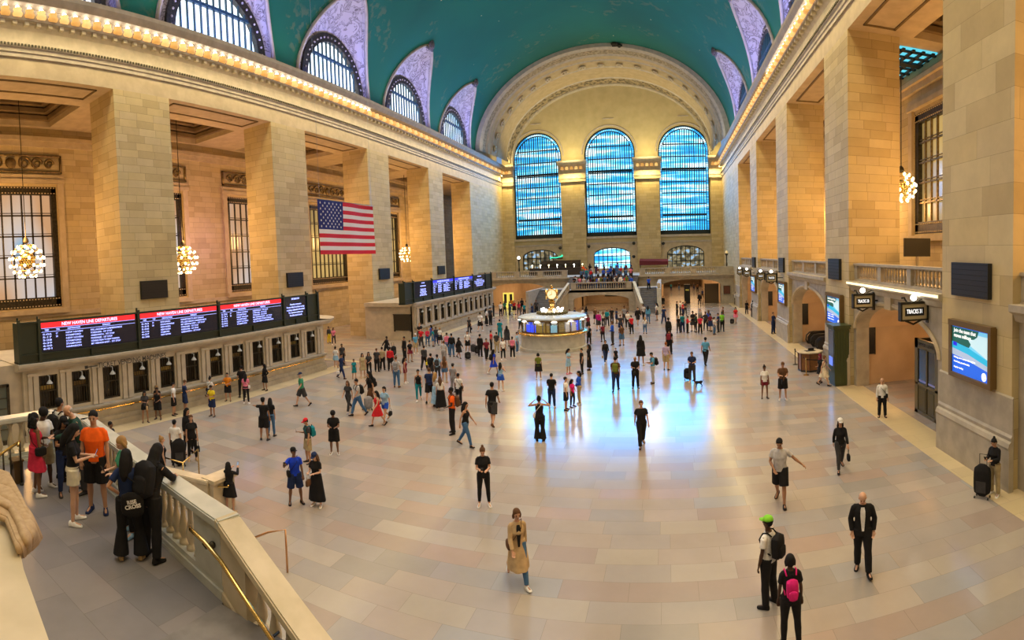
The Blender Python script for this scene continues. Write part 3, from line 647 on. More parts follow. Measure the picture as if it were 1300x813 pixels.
# ================================================================== ticket counters and departure boards (left)
XC = -13.05
M_stone2 = noisy('counter_stone', (.46, .41, .32), (.56, .50, .39), 2.2, .5)
M_screen = mat('screen_black', (.01, .012, .02), .25, 0, (.010, .012, .03), .3)
M_tblue = mat('screen_text_blue', (.3, .35, .9), .5, 0, (.36, .42, 1.0), 2.0)
M_twhite = mat('screen_text_white', (.9, .9, .9), .5, 0, (.85, .9, 1.0), 1.8)
M_red = mat('screen_red_bar', (.8, .02, .02), .5, 0, (1.0, .02, .03), 1.1)
M_bluebar = mat('screen_blue_bar', (.03, .03, .8), .5, 0, (.04, .04, 1.0), 1.3)
M_pink = mat('screen_pink_text', (1, .6, .8), .5, 0, (1.0, .55, .8), 2.0)
def counter(y0, y1, wins, ww, label, X=XC, endwin=False, words=None):
    t = thing('ticket_counter', label, 'ticket counter', (X, (y0+y1)/2, 0))
    o0 = (y0+y1)/2
    L = lambda mb: mb.xf(Matrix.Translation((-X, -o0, 0)))
    mb = MB(); xb = -18.25
    zs, zt = 1.3, 2.82
    # front wall with real openings
    hs = [(w-ww/2, w+ww/2, zs, zt, 0) for w in wins]
    wall_holes(mb, lambda u, q: (q, u), y0, y1, .0, 3.1, X-.45, X-.02, hs)
    mb.box(xb, X-.3, y0, y0+.4, 0, 3.1); mb.box(xb, X-.3, y1-.4, y1, 0, 3.1)
    mb.box(X-.9, X-.88, y0+.2, y1-.2, 0, 3.1)
    L(mb); mb.obj('wall', M_stone2, t)
    mb = MB(); mb.extrude([(X-5.2, 3.1), (X+.05, 3.1), (X+.1, 3.18), (X+.28, 3.24), (X+.34, 3.34), (X+.34, 3.44), (X-5.2, 3.44)], 'y', y0-.3, y1+.3)
    for r_, z0, z1 in ((.62, 3.1, 3.44),): mb.lathe([(0, z0), (2.3, z0), (2.55, 3.3), (2.6, z1), (0, z1)], (X-2.25, y1+.05, 0), 24)
    L(mb); mb.obj('cornice', M_pale if False else M_stone2, t)
    mb = MB(); mb.extrude([(X-.1, .95), (X+.16, .98), (X+.2, 1.05), (X+.2, 1.13), (X-.1, 1.18)], 'y', y0, y1); mb.box(X-.1, X+.12, y0-.05, y1+.05, 0, .28); mb.box(X-.1, X+.05, y0, y1, .28, .5)
    L(mb); mb.obj('ledge', M_grey, t)
    mb = MB(); mb.tube([(X+.3, y0+.3, .95), (X+.3, y1-.3, .95)], .035, 6)
    y = y0+.4
    while y < y1-.3: mb.tube([(X+.3, y, .95), (X+.08, y, .9)], .03, 5); mb.box(X+.05, X+.09, y-.05, y+.05, .82, .98); y += 1.69
    L(mb); mb.obj('brass_rail', M_brass, t)
    for i in range(len(wins)+1):
        a = (wins[i-1]+ww/2 if i else y0+.1); b = (wins[i]-ww/2 if i < len(wins) else y1-.1)
        m = (a+b)/2; hw = min((b-a)/2-.07, .30)
        for sg in (-1, 1):
            mb = MB(); c_ = m+sg*hw*.5; mb.ringloft([[(X-.04, c_-q*hw*.38, z), (X+.08*q, c_-q*hw*.38, z), (X+.08*q, c_+q*hw*.38, z), (X-.04, c_+q*hw*.38, z)] for z, q in ((1.18, 1.15), (1.26, 1.15), (1.28, 1), (2.84, 1), (2.86, 1.3), (2.98, 1.3))]); L(mb).obj('pilaster', M_stone2, t)
    for i, w in enumerate(wins):
        h = (zt-zs); p = MB()
        for a, b, c, d in ((-ww/2, -ww/2+.07, zs, zt), (ww/2-.07, ww/2, zs, zt), (-ww/2, ww/2, zs, zs+.07), (-ww/2, ww/2, zt-.07, zt)): p.box(X-.2, X-.08, w+a, w+b, c, d)
        p.box(X-.18, X-.1, w-ww/2, w+ww/2, zs+.78, zs+.83)
        f = L(p).obj('ticket_window', M_bronze, t)
        p = MB()
        for k in range(1, 7): p.box(X-.15, X-.13, w-ww/2+ww*k/7-.012, w-ww/2+ww*k/7+.012, zs+.05, zt-.05)
        L(p).obj('grille', M_bronze, f)
        if i % 3 != 2:
            p = MB(); p.box(X-.30, X-.22, w-ww/2+.12, w+ww/2-.12, zs+.84, zs+1.02); L(p).obj('sign_plate', M_gold_br if i % 2 else mat('dull_gold', (.42, .30, .08), .4, .5), f)
        p = MB(); p.box(X-.5, X-.46, w-ww/2, w+ww/2, zs, zt); L(p).obj('pane', mat('dark_glass', (.035, .03, .022), .15), f)
        p = MB(); p.lathe([(.02, zt-.18), (.13, zt-.32), (.14, zt-.36), (0.01, zt-.37)], (X+.12, w, 0), 12); p.tube([(X-.05, w, zt-.02), (X+.12, w, zt-.02), (X+.12, w, zt-.2)], .018, 5); L(p).obj('lamp', mat('lamp_shade_grey', (.35, .36, .36), .4, 0, (1, .9, .7), .12), f, True)
    return t
y62 = [pix(u, v, 0, XC).y for u, v in ((62.5, 500), (103.5, 490), (142, 485), (179.5, 477), (213, 470), (244.6, 462), (275, 455), (302.6, 450), (328, 445), (352, 440), (375, 435), (395, 430))]
c1 = counter(8.55, 29.6, y62, .92, 'long stone ticket counter under the near departures board with red header bars')
text('TICKET VENDING MACHINES', .34, (.36-.0, pix(160, 462, 0, XC).y-19.07+.2, 3.0-.0), (0, 1, 0), (0, 0, 1), mat('engraved', (.05, .05, .05), .6), c1, 'lettering', 3.9, weight=.002)
mb = MB(); yy = pix(112, 471, 0, XC).y-19.07; mb.box(.34, .36, yy-.32, yy+.3, 2.98, 3.02); mb.box(.34, .36, yy-.36, yy-.2, 2.93, 3.07); mb.obj('arrow', MC['engraved'], c1)
y_c2 = [44.6+1.62*k for k in range(13)]
c2 = counter(43.3, 65.6, y_c2, .95, 'long stone ticket counter under the far departures board with blue header bars', X=-12.95)
mb = MB(); mb.box(-15.0+12.95, -13.5+12.95, -11.2-.02, -11.1, .9, 2.3); mb.box(-15.2+12.95, -13.3+12.95, -11.24, -11.16, 2.3, 2.4); mb.box(-15.15+12.95, -15.0+12.95, -11.24, -11.16, .8, 2.35); mb.box(-13.5+12.95, -13.35+12.95, -11.24, -11.16, .8, 2.35)
mb.obj('end_window', MC['dark_glass'], c2)

def board(y0, y1, z0, z1, X, panels, label, header, head_m, dark=True):
    ym = (y0+y1)/2
    t = thing('departures_board', label, 'departures board', (X, ym, z0))
    mb = MB(); mb.box(-.55, -.04, y0-ym, y1-ym, .0, z1-z0-.02); mb.box(-.6, .02, y0-ym, y1-ym, -.04, .06)
    mb.obj('housing', M_green, t)
    mb = MB()
    for y in [y0+.06]+[p[0]-.08 for p in panels]+[panels[-1][1]+.1, y1-.06]: mb.box(-.04, .07, y-ym-.07, y-ym+.07, 0, z1-z0+.12); mb.tube([(-.1, y-ym, z1-z0), (-.1, y-ym, z1-z0+.22)], .05, 6)
    mb.box(-.04, .05, y0-ym, y1-ym, .36, .41); mb.box(-.04, .05, y0-ym, y1-ym, z1-z0-.06, z1-z0+.02)
    for y in [ (p[0]+p[1])/2 for p in panels]: mb.box(-.04, .05, y-ym-.04, y-ym+.04, 0, .4)
    mb.obj('frame', M_green, t)
    for a, b, kind in panels:
        p = MB(); p.box(-.045, -.02, a-ym, b-ym, .43, z1-z0-.07); scn = p.obj('screen', M_screen, t)
        H = z1-z0-.5; top = z1-z0-.07; wd = b-a
        if kind == 'dep':
            p = MB(); p.box(-.02, -.012, a-ym+.04, b-ym-.04, top-.24, top-.01); p.obj('header_bar', head_m, scn)
            text(header, .21, (0, (a+b)/2-ym, top-.125), (0, 1, 0), (0, 0, 1), M_pink if head_m is M_red else M_tblue, scn, 'lettering', wd*.58, weight=.002)
            p = MB()
            for zz in (top-.27, top-.43): p.box(-.02, -.014, a-ym+.05, b-ym-.05, zz, zz+.014)
            p.obj('header_outline', M_tblue, scn)
            rows = 6; sz = .155; dests = ['NEW HAVEN', 'STAMFORD', 'NEW HAVEN', 'STAMFORD', 'STAMFORD', 'HARRISON'] if a < 14 else (['NEW HAVEN', 'SOUTH NORWALK', 'NEW HAVEN', 'NEW HAVEN', 'STAMFORD', 'NEW HAVEN'] if a < 18 else ['NEW HAVEN', 'STAMFORD', 'NEW HAVEN', 'STAMFORD', 'NEW HAVEN', 'STAMFORD'])
            rem = ['RYE, LARCHMONT & MAMARONECK', 'FORDHAM - 1ST STOP', 'GREENWICH - 1ST STOP', 'FORDHAM - 1ST STOP', 'CONNECTION TO NEW CANAAN', 'MT VERNON EAST - 1ST STOP']
            R.shuffle(rem) if a > 14 else None
            tm = ['%d:%02d' % (5+k//3, (a*7+k*11) % 60) for k in range(6)]
            dz = .128
            for xo, head, lst, w_ in ((.06, 'TIME', tm, .085), (.17, 'TRK', ['%d' % (17+3*k) if k < 2 else '' for k in range(6)], .05), (.33, 'DESTINATION', dests, .17), (.67, 'REMARKS', rem, .34)):
                text(head, .10, (0, a-ym+wd*xo, top-.345), (0, 1, 0), (0, 0, 1), M_tblue, scn, 'lettering', weight=.001)
                for k, s_ in enumerate(lst):
                    if s_: text(s_, .105, (0, a-ym+wd*(xo-w_/2), top-.53-k*dz), (0, 1, 0), (0, 0, 1), M_tblue, scn, 'lettering', min(wd*w_, wd*w_*len(s_)/max(len(q) for q in lst)) if len(s_) > 2 else None, 'LEFT', weight=.001)
        else:
            ls = ['INFORMATION', '', 'Attention customers', 'For your safety do not leave any bags', 'or packages unattended in the terminal', 'For assistance please see', 'the information booth'] if kind == 'info' else ['12:42', '', 'INFORMATION', '', 'Hudson Line', 'Harlem Line', 'New Haven Line', 'please check', 'the track number']
            n = len(ls)
            for k, s_ in enumerate(ls):
                if s_: text(s_, .15, (0, (a+b)/2-ym, top-.1-k*(H-.1)/n), (0, 1, 0), (0, 0, 1), M_tblue, scn, 'lettering', min(wd*.8, wd*.8*len(s_)/38+.25), weight=.002)
    return t
board(8.35, 29.0, 3.44, 5.25, XC+.12, [(9.45, 14.5, 'dep'), (14.72, 19.85, 'dep'), (20.05, 25.25, 'dep'), (25.5, 27.7, 'info')], 'near departures board with red header bars standing on the ticket counter', 'NEW HAVEN LINE DEPARTURES', M_red)
board(41.3, 65.0, 3.44, 5.3, XC+.15, [(43.2, 47.0, 'info2'), (47.2, 52.4, 'dep'), (52.7, 58.2, 'dep'), (58.4, 62.6, 'info')], 'far departures board with blue header bars standing on the ticket counter', 'HARLEM LINE DEPARTURES', M_bluebar)
# glazed door at the near end of the counter
t = thing('glazed_door', 'dark metal glazed door at the near end of the ticket counter', 'door', (-13.2, 7.3, 0))
mb = MB()
for a, b, c, d in ((-.62, -.52, 0, 2.6), (.5, .62, 0, 2.6), (-.05, .05, 0, 2.6), (-.62, .62, 2.5, 2.62), (-.62, .62, 0, .2)): mb.box(-.06, .06, a, b, c, d)
for k in range(1, 5): mb.box(-.03, .03, -.55, .55, .2+k*.45, .24+k*.45)
mb.obj('frame', M_bronze, t)
mb = MB(); mb.box(-.02, .02, -.55, .55, .15, 2.5); mb.obj('pane', mat('greenish_glass', (.10, .12, .10), .1), t)
mb = MB(); mb.box(-18.3, -13.3, 6.4, 8.6, 0, 3.4); struct(mb, 'wall_left', M_stone2)
# small door in the pier between the counters, and the ramp balustrade
t = thing('door', 'narrow lit brass-framed door in the pier between the two ticket counters', 'door', (-18.6, 45.0, 0))
mb = MB(); mb.box(-.4, .45, -.14, -.05, 0, 2.15); mb.obj('frame', M_bronze, t)
mb = MB(); mb.box(-.25, -.02, -.17, -.14, .15, 2.0); mb.box(.05, .28, -.17, -.14, .15, 2.0); mb.obj('pane', mat('lit_glass', (.7, .6, .3), .3, 0, (.9, .75, .35), .6), t)
t.location.y = 45.07-.03+.03; t.location = (-18.75, 45.0-1.0-.15, 0) if False else (-18.8, 45.07, 0)
t.rotation_euler.z = 0
# ------------------------------------------------------------------ black loudspeaker panels on the piers
def speaker(X, s, yc, zc, w_, h_, label):
    t = thing('wall_speaker', label, 'loudspeaker panel', (X, yc, zc), 0, None)
    mb = MB(); mb.box(0, -s*.16, -w_/2, w_/2, -h_/2, h_/2); mb.obj('casing', M_black, t)
    mb = MB(); n = 7
    for k in range(n): z = -h_/2+.06+(h_-.12)*k/(n-1); mb.box(-s*.16, -s*.175, -w_/2+.05, w_/2-.05, z-.006, z+.006)
    mb.obj('grille', mat('speaker_cloth', (.018, .018, .02), .9), t)
for (yc, zc, w_, h_), lb in zip(((19.48, 6.15, 2.0, 1.12), (33.1, 6.12, 1.95, 1.15), (47.25, 6.05, 2.05, 1.1), (61.4, 6.0, 2.05, 1.05)),
        ('on the nearest left pier above the near board', 'on the left pier just before the flag', 'on the pier right of the flag', 'on the pier above the far board')):
    speaker(-HX, -1, yc, zc, w_, h_, 'black rectangular loudspeaker panel '+lb)
for (yc, zc, w_, h_), lb in zip(((14.6, 6.1, 2.2, 1.1), (28.7, 6.05, 2.0, 1.15), (42.7, 6.0, 1.8, 1.15), (56.7, 6.0, 1.8, 1.1)),
        ('on the nearest right pier, the largest one', 'on the right pier beside the nearest stone balustrade', 'on the second pier behind the escalator arch', 'on the farthest right pier')):
    speaker(HX, 1, yc, zc, w_, h_, 'black rectangular loudspeaker panel '+lb)
# ------------------------------------------------------------------ chandeliers
bm = MB(); bm.sphere((0, 0, 0), .055, 6, 5); BULB = bm.mesh('bulb', M_bulb, True)
def chandelier(x, y, z, r, top, label, small=False, light_w=90):
    t = thing('chandelier', label, 'chandelier', (x, y, z))
    mb = MB(); mb.tube([(0, 0, r*.9), (0, 0, 20.2-z)], .03, 6); mb.lathe([(.02, r*1.45), (.14, r*1.3), (.2, r*1.1), (.08, r)], (0, 0, 0), 12); mb.obj('stem', M_bronze, t)
    mb = MB(); tiers = []
    for k, ph in enumerate((-62, -38, -15, 10, 34, 58)):
        rr = r*math.cos(math.radians(ph)); zz = r*math.sin(math.radians(ph)); tiers.append((rr, zz, k))
        mb.tube([(rr*math.cos(2*PI*q/24), rr*math.sin(2*PI*q/24), zz) for q in range(25)], .035, 5, False)
    for q in range(8): mb.tube([(r*math.cos(math.radians(p))*math.cos(q*PI/4), r*math.cos(math.radians(p))*math.sin(q*PI/4), r*math.sin(math.radians(p))) for p in range(-80, 91, 20)], .025, 4)
    mb.sphere((0, 0, 0), r*.5, 12, 8); mb.obj('frame', M_brass, t, True)
    for rr, zz, k in tiers:
        n = max(6, int(rr*12)); n = min(n, 16)
        for q in range(n):
            a = 2*PI*(q+.5*(k % 2))/n; b = bpy.data.objects.new('bulb', BULB); COL.objects.link(b); b.parent = t; b.location = (rr*1.05*math.cos(a), rr*1.05*math.sin(a), zz-.05)
            b.scale = (1.7, 1.7, 2.0)
    light('chandelier_light', 'POINT', (x, y, z-.1), light_w, (1.0, .68, .30), radius=.9)
chandelier(-23.0, 13.1, 8.4, 1.08, 18.3, 'glowing globe chandelier before the barred window at the far left')
chandelier(-23.0, 25.75, 8.1, 1.05, 18.3, 'glowing globe chandelier half hidden by the nearest left pier')
chandelier(-23.0, 61.6, 8.2, .95, 18.3, 'glowing chandelier in the fourth gallery bay, above the far board')
chandelier(22.4, 28.9, 10.8, .85, 18.3, 'glowing chandelier in the right gallery, cut off by the second pier')
# ------------------------------------------------------------------ cornice lamps
bm = MB(); bm.sphere((0, 0, .34), .11, 8, 6); LAMP = bm.mesh('bulb', M_bulbw, True)
bm = MB(); bm.lathe([(.02, 0), (.20, .02), (.23, .12), (.17, .22), (.2, .30), (.06, .36), (.01, .36)], (0, 0, 0), 10); BRK = bm.mesh('bracket', M_glow, True)
BRK2 = BRK.copy(); BRK2.materials[0] = mat('lit_bracket_orange', (.8, .5, .2), .5, 0, (1.0, .50, .12), .55)
BRI = [0]
def cornice_lamp(x, y, z, group, label):
    BRI[0] += 1; o = bpy.data.objects.new('cornice_lamp', BRK if BRI[0] % 2 else BRK2); COL.objects.link(o); o.scale = (1.2, 1.2, 1.35); o.location = (x, y, z); tag(o, label, 'lamp', group)
    if y < 45:
        b = bpy.data.objects.new('bulb', LAMP); COL.objects.link(b); b.parent = o
for s in (-1, 1):
    y = 9.75 if s < 0 else 8.9; n = 0
    while y < 87.4:
        cornice_lamp(s*(HX-.62), y, 21.29, 'cornice lamps above the %s' % ('departures boards' if s < 0 else 'track archways'), 'small glowing lamp in the cornice row high above the %s' % ('departures boards' if s < 0 else 'track archways'))
        y += .70 if y < 60 else 1.05; n += 1
for a, b, nm in ((-18.1, -16.45, 'far left'), (-8.1, -4.2, 'second'), (4.3, 8.05, 'third'), (16.5, 18.1, 'far right')):
    n = 5 if b-a > 2 else 3
    for k in range(n): cornice_lamp(a+(b-a)*(k+.5)/n, FLY-1.0, 21.35, 'lamps on the %s pilaster capital' % nm, 'small glowing lamp on the capital of the %s end wall pilaster' % nm)
# ------------------------------------------------------------------ flag
mb = MB(); FW, FH = 7.6, 3.85; nx, nz = 76, 39
def fpt(i, j):
    u, v = i/nx, j/nz; return (.10*math.sin(u*5.2+v*1.2)+.05*math.sin(u*13+.5), FW*u, -FH*v)
for i in range(nx):
    for j in range(nz):
        st = j//3; canton = (j < 21 and i < nx*.4)
        mb.cur = 2 if canton else (0 if st % 2 == 0 else 1)
        mb.add([fpt(i, j), fpt(i+1, j), fpt(i+1, j+1), fpt(i, j+1)], [[0, 3, 2, 1]])
def star(c, r, off):
    pts = []
    for k in range(10):
        rr = r if k % 2 == 0 else r*.4; a = PI/2+k*PI/5; pts.append((off, c[0]+rr*math.cos(a), c[1]+rr*math.sin(a)))
    mb.cur = 1; mb.add([(off, c[0], c[1])]+pts, [[0, 1+k, 1+(k+1) % 10] for k in range(10)])
for row in range(9):
    n = 6 if row % 2 == 0 else 5
    for k in range(n):
        y = FW*.4*((k+.5)/6 if n == 6 else (k+1)/6); z = -FH*7/13*(row+1)/10; u, v = y/FW, -z/FH
        star((y, z), .095, .10*math.sin(u*5.2+v*1.2)+.05*math.sin(u*13+.5)+.02)
me = mb.mesh('cloth', [mat('flag_red', (.62, .012, .03), .8), mat('flag_white', (.78, .76, .78), .8), mat('flag_blue', (.012, .02, .17), .8)])
md = None
t = thing('flag', 'large stars and stripes flag hanging in front of the left piers', 'flag', (-13.6, 30.3, 11.75))
o = bpy.data.objects.new('cloth', me); COL.objects.link(o); o.parent = t
sm = o.modifiers.new('thickness', 'SOLIDIFY'); sm.thickness = .012
mb = MB(); mb.tube([(0, -.05, .03), (0, FW+.05, .03)], .035, 6); mb.obj('pole', M_steel, t)
mb = MB(); mb.tube([(0, .3, .03), (0, .3, 20.25)], .012, 4); mb.tube([(0, FW-.3, .03), (0, FW-.3, 20.25)], .012, 4)
mb.obj('cable', M_steel, t)
# ================================================================== information booth
t = thing('information_booth', 'round marble information booth with glazed upper half', 'booth', (.05, 41.1, 0))
mb = MB(); mb.lathe([(0, 0), (2.62, 0), (2.62, .18), (2.52, .22), (2.5, 1.15), (2.62, 1.2), (2.72, 1.28), (2.72, 1.34), (0, 1.34)], n=48); mb.obj('base', M_pale, t, 'auto')
mb = MB(); mb.lathe([(2.70, 1.2), (2.8, 1.24), (2.8, 1.36), (2.3, 1.38), (2.3, 1.3)], n=48); mb.obj('counter_rim', M_brass, t, True)
mb = MB(); NP = 16
for k in range(NP):
    a = 2*PI*k/NP; mb.tube([(2.42*math.cos(a), 2.42*math.sin(a), 1.34), (2.42*math.cos(a), 2.42*math.sin(a), 2.35)], .045, 6)
mb.lathe([(2.40, 2.25), (2.5, 2.25), (2.52, 2.40), (2.38, 2.42)], n=48); mb.lathe([(2.36, 1.36), (2.46, 1.36), (2.46, 1.46), (2.36, 1.46)], n=48); mb.obj('window_frame', M_gold_br, t)
mb = MB(); mb.lathe([(2.40, 1.4), (2.40, 2.3)], n=48); mb.cur = 0
gm, gnt, gbs = newmat('booth_glass'); gN = NT(gnt); tr = gN.n('ShaderNodeBsdfTransparent'); mx = gN.n('ShaderNodeMixShader'); gl = gN.n('ShaderNodeBsdfGlossy'); gl.inputs['Roughness'].default_value = .05; gl.inputs['Color'].default_value = (.8, .9, 1, 1)
mx.inputs[0].default_value = .12; gN.l(tr.outputs[0], mx.inputs[1]); gN.l(gl.outputs[0], mx.inputs[2]); gN.l(mx.outputs[0], gnt.nodes['Material Output'].inputs[0])
mb.obj('glass', gm, t, True)
# leaflets, screens and lit panels behind the glass
cols = [(.05, .35, .55, .6), (.7, .7, .68, .3), (.75, .7, .55, .3), (.02, .06, .9, 1.4), (.02, .06, .9, 1.4), (.25, .18, .03, .5), (.3, .2, .04, .4), (.2, .45, .6, .6), (.25, .2, .08, .3), (.65, .65, .66, .3), (.7, .7, .7, .3), (.03, .08, .7, 1.0)]
for k in range(24):
    a = PI+PI*.02+k*PI/12.5; c = cols[k % 12]; r_ = 2.25
    p = MB(); hh = .55 if k % 12 in (3, 4, 7) else .72
    M = Matrix.Rotation(a, 4, 'Z'); p.box(r_-.03, r_, -.24, .24, 1.45, 1.45+hh); p.xf(M); nm = 'poster' if c[3] < 1 else 'screen'
    p.obj(nm, mat('booth_%s_%d' % (nm, k % 12), c[:3], .4, 0, c[:3], c[3]), t)
mb = MB(); mb.lathe([(0, 2.40), (2.58, 2.38), (2.66, 2.42), (2.66, 2.50), (2.5, 2.56), (0.6, 2.68), (0, 2.7)], n=48)
mb.obj('roof', noisy('blue_white_roof', (.42, .50, .56), (.54, .60, .64), 2, .3), t, 'auto')
mb = MB()
for k in range(24): a = 2*PI*k/24; mb.tube([(2.45*math.cos(a), 2.45*math.sin(a), 2.57), (.9*math.cos(a), .9*math.sin(a), 2.67)], .03, 4)
mb.obj('roof_ribs', mat('pale_rib', (.75, .8, .82), .4), t)
for k in range(12):
    a = 2*PI*(k+.5)/12; p = MB(); p.lathe([(.02, 2.33), (.2, 2.30), (.24, 2.24), (.02, 2.24)], (2.36*math.cos(a)*1.05, 2.36*math.sin(a)*1.05, 0), 12); p.obj('lamp', mat('booth_lamp', (1, .95, .85), .4, 0, (1, .92, .75), 3.0), t, True)
mb = MB(); mb.lathe([(0, 1.34), (.5, 1.34), (.5, 2.4), (0, 2.4)], n=16); mb.obj('core', M_gold_br, t)
light('booth_light', 'POINT', (.05, 41.1, 2.15), 40, (1, .8, .5), radius=.2)
mb = MB()                                 # wreath round the clock foot
for k in range(40):
    a = 2*PI*k/40; mb.sphere((1.12*math.cos(a), 1.12*math.sin(a), 2.72+.03*(k % 2)), .13, 6, 5)
mb.obj('wreath', noisy('dark_leaves', (.05, .06, .02), (.16, .12, .04), 9, .7), t, True)
mb = MB(); mb.lathe([(0, 2.66), (.8, 2.66), (.82, 2.82), (.55, 2.88), (.5, 2.95), (0, 2.95)], n=24); mb.obj('clock_plinth', M_cream, t, 'auto')
for k in range(8):
    a = 2*PI*(k+.5)/8; p = MB(); p.sphere((.82*math.cos(a), .82*math.sin(a), 3.02), .095, 10, 8); p.tube([(.82*math.cos(a), .82*math.sin(a), 2.8), (.82*math.cos(a), .82*math.sin(a), 2.94)], .03, 6); p.obj('globe_lamp', M_bulbw, t, True)
ck = thing('clock', 'golden ball clock with four lit faces on top of the information booth', 'clock', (.05, 41.1, 2.94))
mb = MB(); mb.lathe([(0, 0), (.34, 0), (.3, .1), (.2, .2), (.17, .4), (.27, .5), (.2, .6), (.3, .72), (.14, .8), (0, .8)], n=20); mb.obj('stand', M_brass, ck, True)
mb = MB(); mb.sphere((0, 0, 1.25), .45, 28, 20); mb.lathe([(.1, 1.7), (.16, 1.76), (.06, 1.82), (.09, 1.9), (.01, 1.96)], n=12); mb.obj('ball', M_brass, ck, True)
for k in range(4):
    a = k*PI/2; M = Matrix.Translation((0, 0, 1.25)) @ Matrix.Rotation(a+.215, 4, 'Z') @ Matrix.Rotation(PI/2, 4, 'X')
    p = MB(); p.lathe([(.34, .28), (.40, .40), (.41, .45), (.38, .49), (.35, .47), (.34, .30)], n=32); p.xf(M); fr_ = p.obj('bezel', M_brass, ck, True)
    p = MB(); p.lathe([(.0, .44), (.36, .44), (.36, .462), (0, .462)], n=32); p.xf(M); fc = p.obj('clock_face', mat('opal_face', (.95, .9, .7), .4, 0, (1.0, .80, .42), .75), ck)
    p = MB(); p.box(-.012, .012, -.03, .26, .463, .47)
    st = len(p.v); p.box(-.016, .016, -.03, .2, .463, .47); p.v[st:] = [(x*math.cos(2)-y*math.sin(2), x*math.sin(2)+y*math.cos(2), z) for x, y, z in p.v[st:]]
    for q in range(12):
        st = len(p.v); p.box(-.008, .008, .29, .34, .463, .47); b_ = q*PI/6; p.v[st:] = [(x*math.cos(b_)-y*math.sin(b_), x*math.sin(b_)+y*math.cos(b_), z) for x, y, z in p.v[st:]]
    p.xf(M); p.obj('clock_hands', M_black, fc)
# ================================================================== balustrades
def baluster_mesh(h, m, name='baluster', r=.085, n=10):
    p = MB(); pr = [(r*.95, 0), (r*.95, h*.07), (r*.5, h*.10), (r*.55, h*.14), (r*.95, h*.27), (r*.9, h*.36), (r*.45, h*.62), (r*.42, h*.80), (r*.6, h*.84), (r*.5, h*.88), (r*.95, h*.92), (r*.95, h)]
    p.lathe(pr, n=n); return p.mesh(name, m, 'auto')
def balustrade(name, label, p0, p1, h, m, th=.3, n=8, panels=1, pier=.35, h_cop=.14, h_base=.16, bal_m=None, cat='balustrade', plinth=0, group=None, seg=10, cop_m=None):
    p0, p1 = Vector(p0), Vector(p1); d = p1-p0; L_ = Vector((d.x, d.y, 0)).length; dz = d.z
    a = math.atan2(d.y, d.x)
    t = thing(name, label, cat, p0, a, group)
    sl = dz/L_
    def slab(mb, u0, u1, z0, z1, w_): mb.hexa([(u0, -w_/2), (u1, -w_/2), (u1, w_/2), (u0, w_/2)], [z0+sl*u0, z0+sl*u1, z0+sl*u1, z0+sl*u0], [z1+sl*u0, z1+sl*u1, z1+sl*u1, z1+sl*u0])
    mb = MB(); slab(mb, 0, L_, -plinth, h_base*.6, th*1.05); slab(mb, 0, L_, h_base*.6, h_base, th*.85); mb.obj('plinth', m, t)
    mb = MB(); slab(mb, -.02, L_+.02, h-h_cop, h-h_cop*.75, th*.9); slab(mb, -.04, L_+.04, h-h_cop*.75, h-.02, th*1.25); slab(mb, -.03, L_+.03, h-.02, h, th*1.12); mb.obj('coping', cop_m or m, t)
    BM = baluster_mesh(h-h_cop-h_base, bal_m or m, r=min(.085, th*.3), n=seg)
    pw = (L_-pier*(panels+1))/panels; mb = MB()
    for k in range(panels+1): u = k*(pw+pier); slab(mb, u, u+pier, h_base, h-h_cop, th*.92)
    mb.obj('pier', m, t)
    for k in range(panels):
        u0 = pier+k*(pw+pier)
        for j in range(n):
            u = u0+pw*(j+.5)/n; o = bpy.data.objects.new('baluster', BM); COL.objects.link(o); o.parent = t; o.location = (u, 0, h_base+sl*u)
    return t
names = ['beside the nearest right pier', 'above the nearest track archway', 'above the escalator archway', 'above the third track archway', 'above the farthest track archway']
for i, (a, b) in enumerate(bays(1)):
    a_ = max(a, 9)
    balustrade('stone_balustrade', 'grey stone balustrade of the right gallery '+names[i], (HX+.45, b, 5.45), (HX+.45, a_, 5.45), .97, M_grey, .34, 9 if i < 3 else 7, 3 if i else 1, .4, seg=8)
# far balcony
for a, b, n, nm in ((-16.3, -5.0, 9, 'left part of the far balcony, before the restaurant'), (5.2, 16.6, 9, 'right part of the far balcony, above the wide passage')):
    balustrade('stone_balustrade', 'grey stone balustrade on the '+nm, (a, BY+.1, BF), (b, BY+.1, BF), .95, M_grey, .3, n, 3, .8, seg=6)
mb = MB(); mb.box(16.6, 18.3, BY-.1, BY+.4, BF, BF+.95); mb.box(-18.3, -16.3, BY-.1, BY+.4, BF, BF+.95); struct(mb, 'wall_far', M_grey)
balustrade('stone_balustrade', 'grey stone balustrade at the front of the far stair landing', (-3.3, CY+.2, PZ), (4.5, CY+.2, PZ), .98, M_grey, .3, 22, 1, .7, seg=6)
balustrade('stone_balustrade', 'balustrade sloping down at the left end of the far landing', (-3.6, CY+.1, PZ), (-4.95, 64.7, .35), .98, M_grey, .3, 9, 1, .4, seg=6, cop_m=M_pale)
balustrade('stone_balustrade', 'balustrade sloping down at the right end of the far landing', (4.8, CY+.1, PZ), (5.9, 64.5, .35), .98, M_grey, .3, 9, 1, .4, seg=6, cop_m=M_pale)
mb = MB(); mb.hexa([(7.75, 64.0), (8.25, 64.0), (8.25, 67), (7.75, 67)], [0]*4, [3.0, 3.0, 3.6, 3.6]); struct(mb, 'trim_17', M_pale)
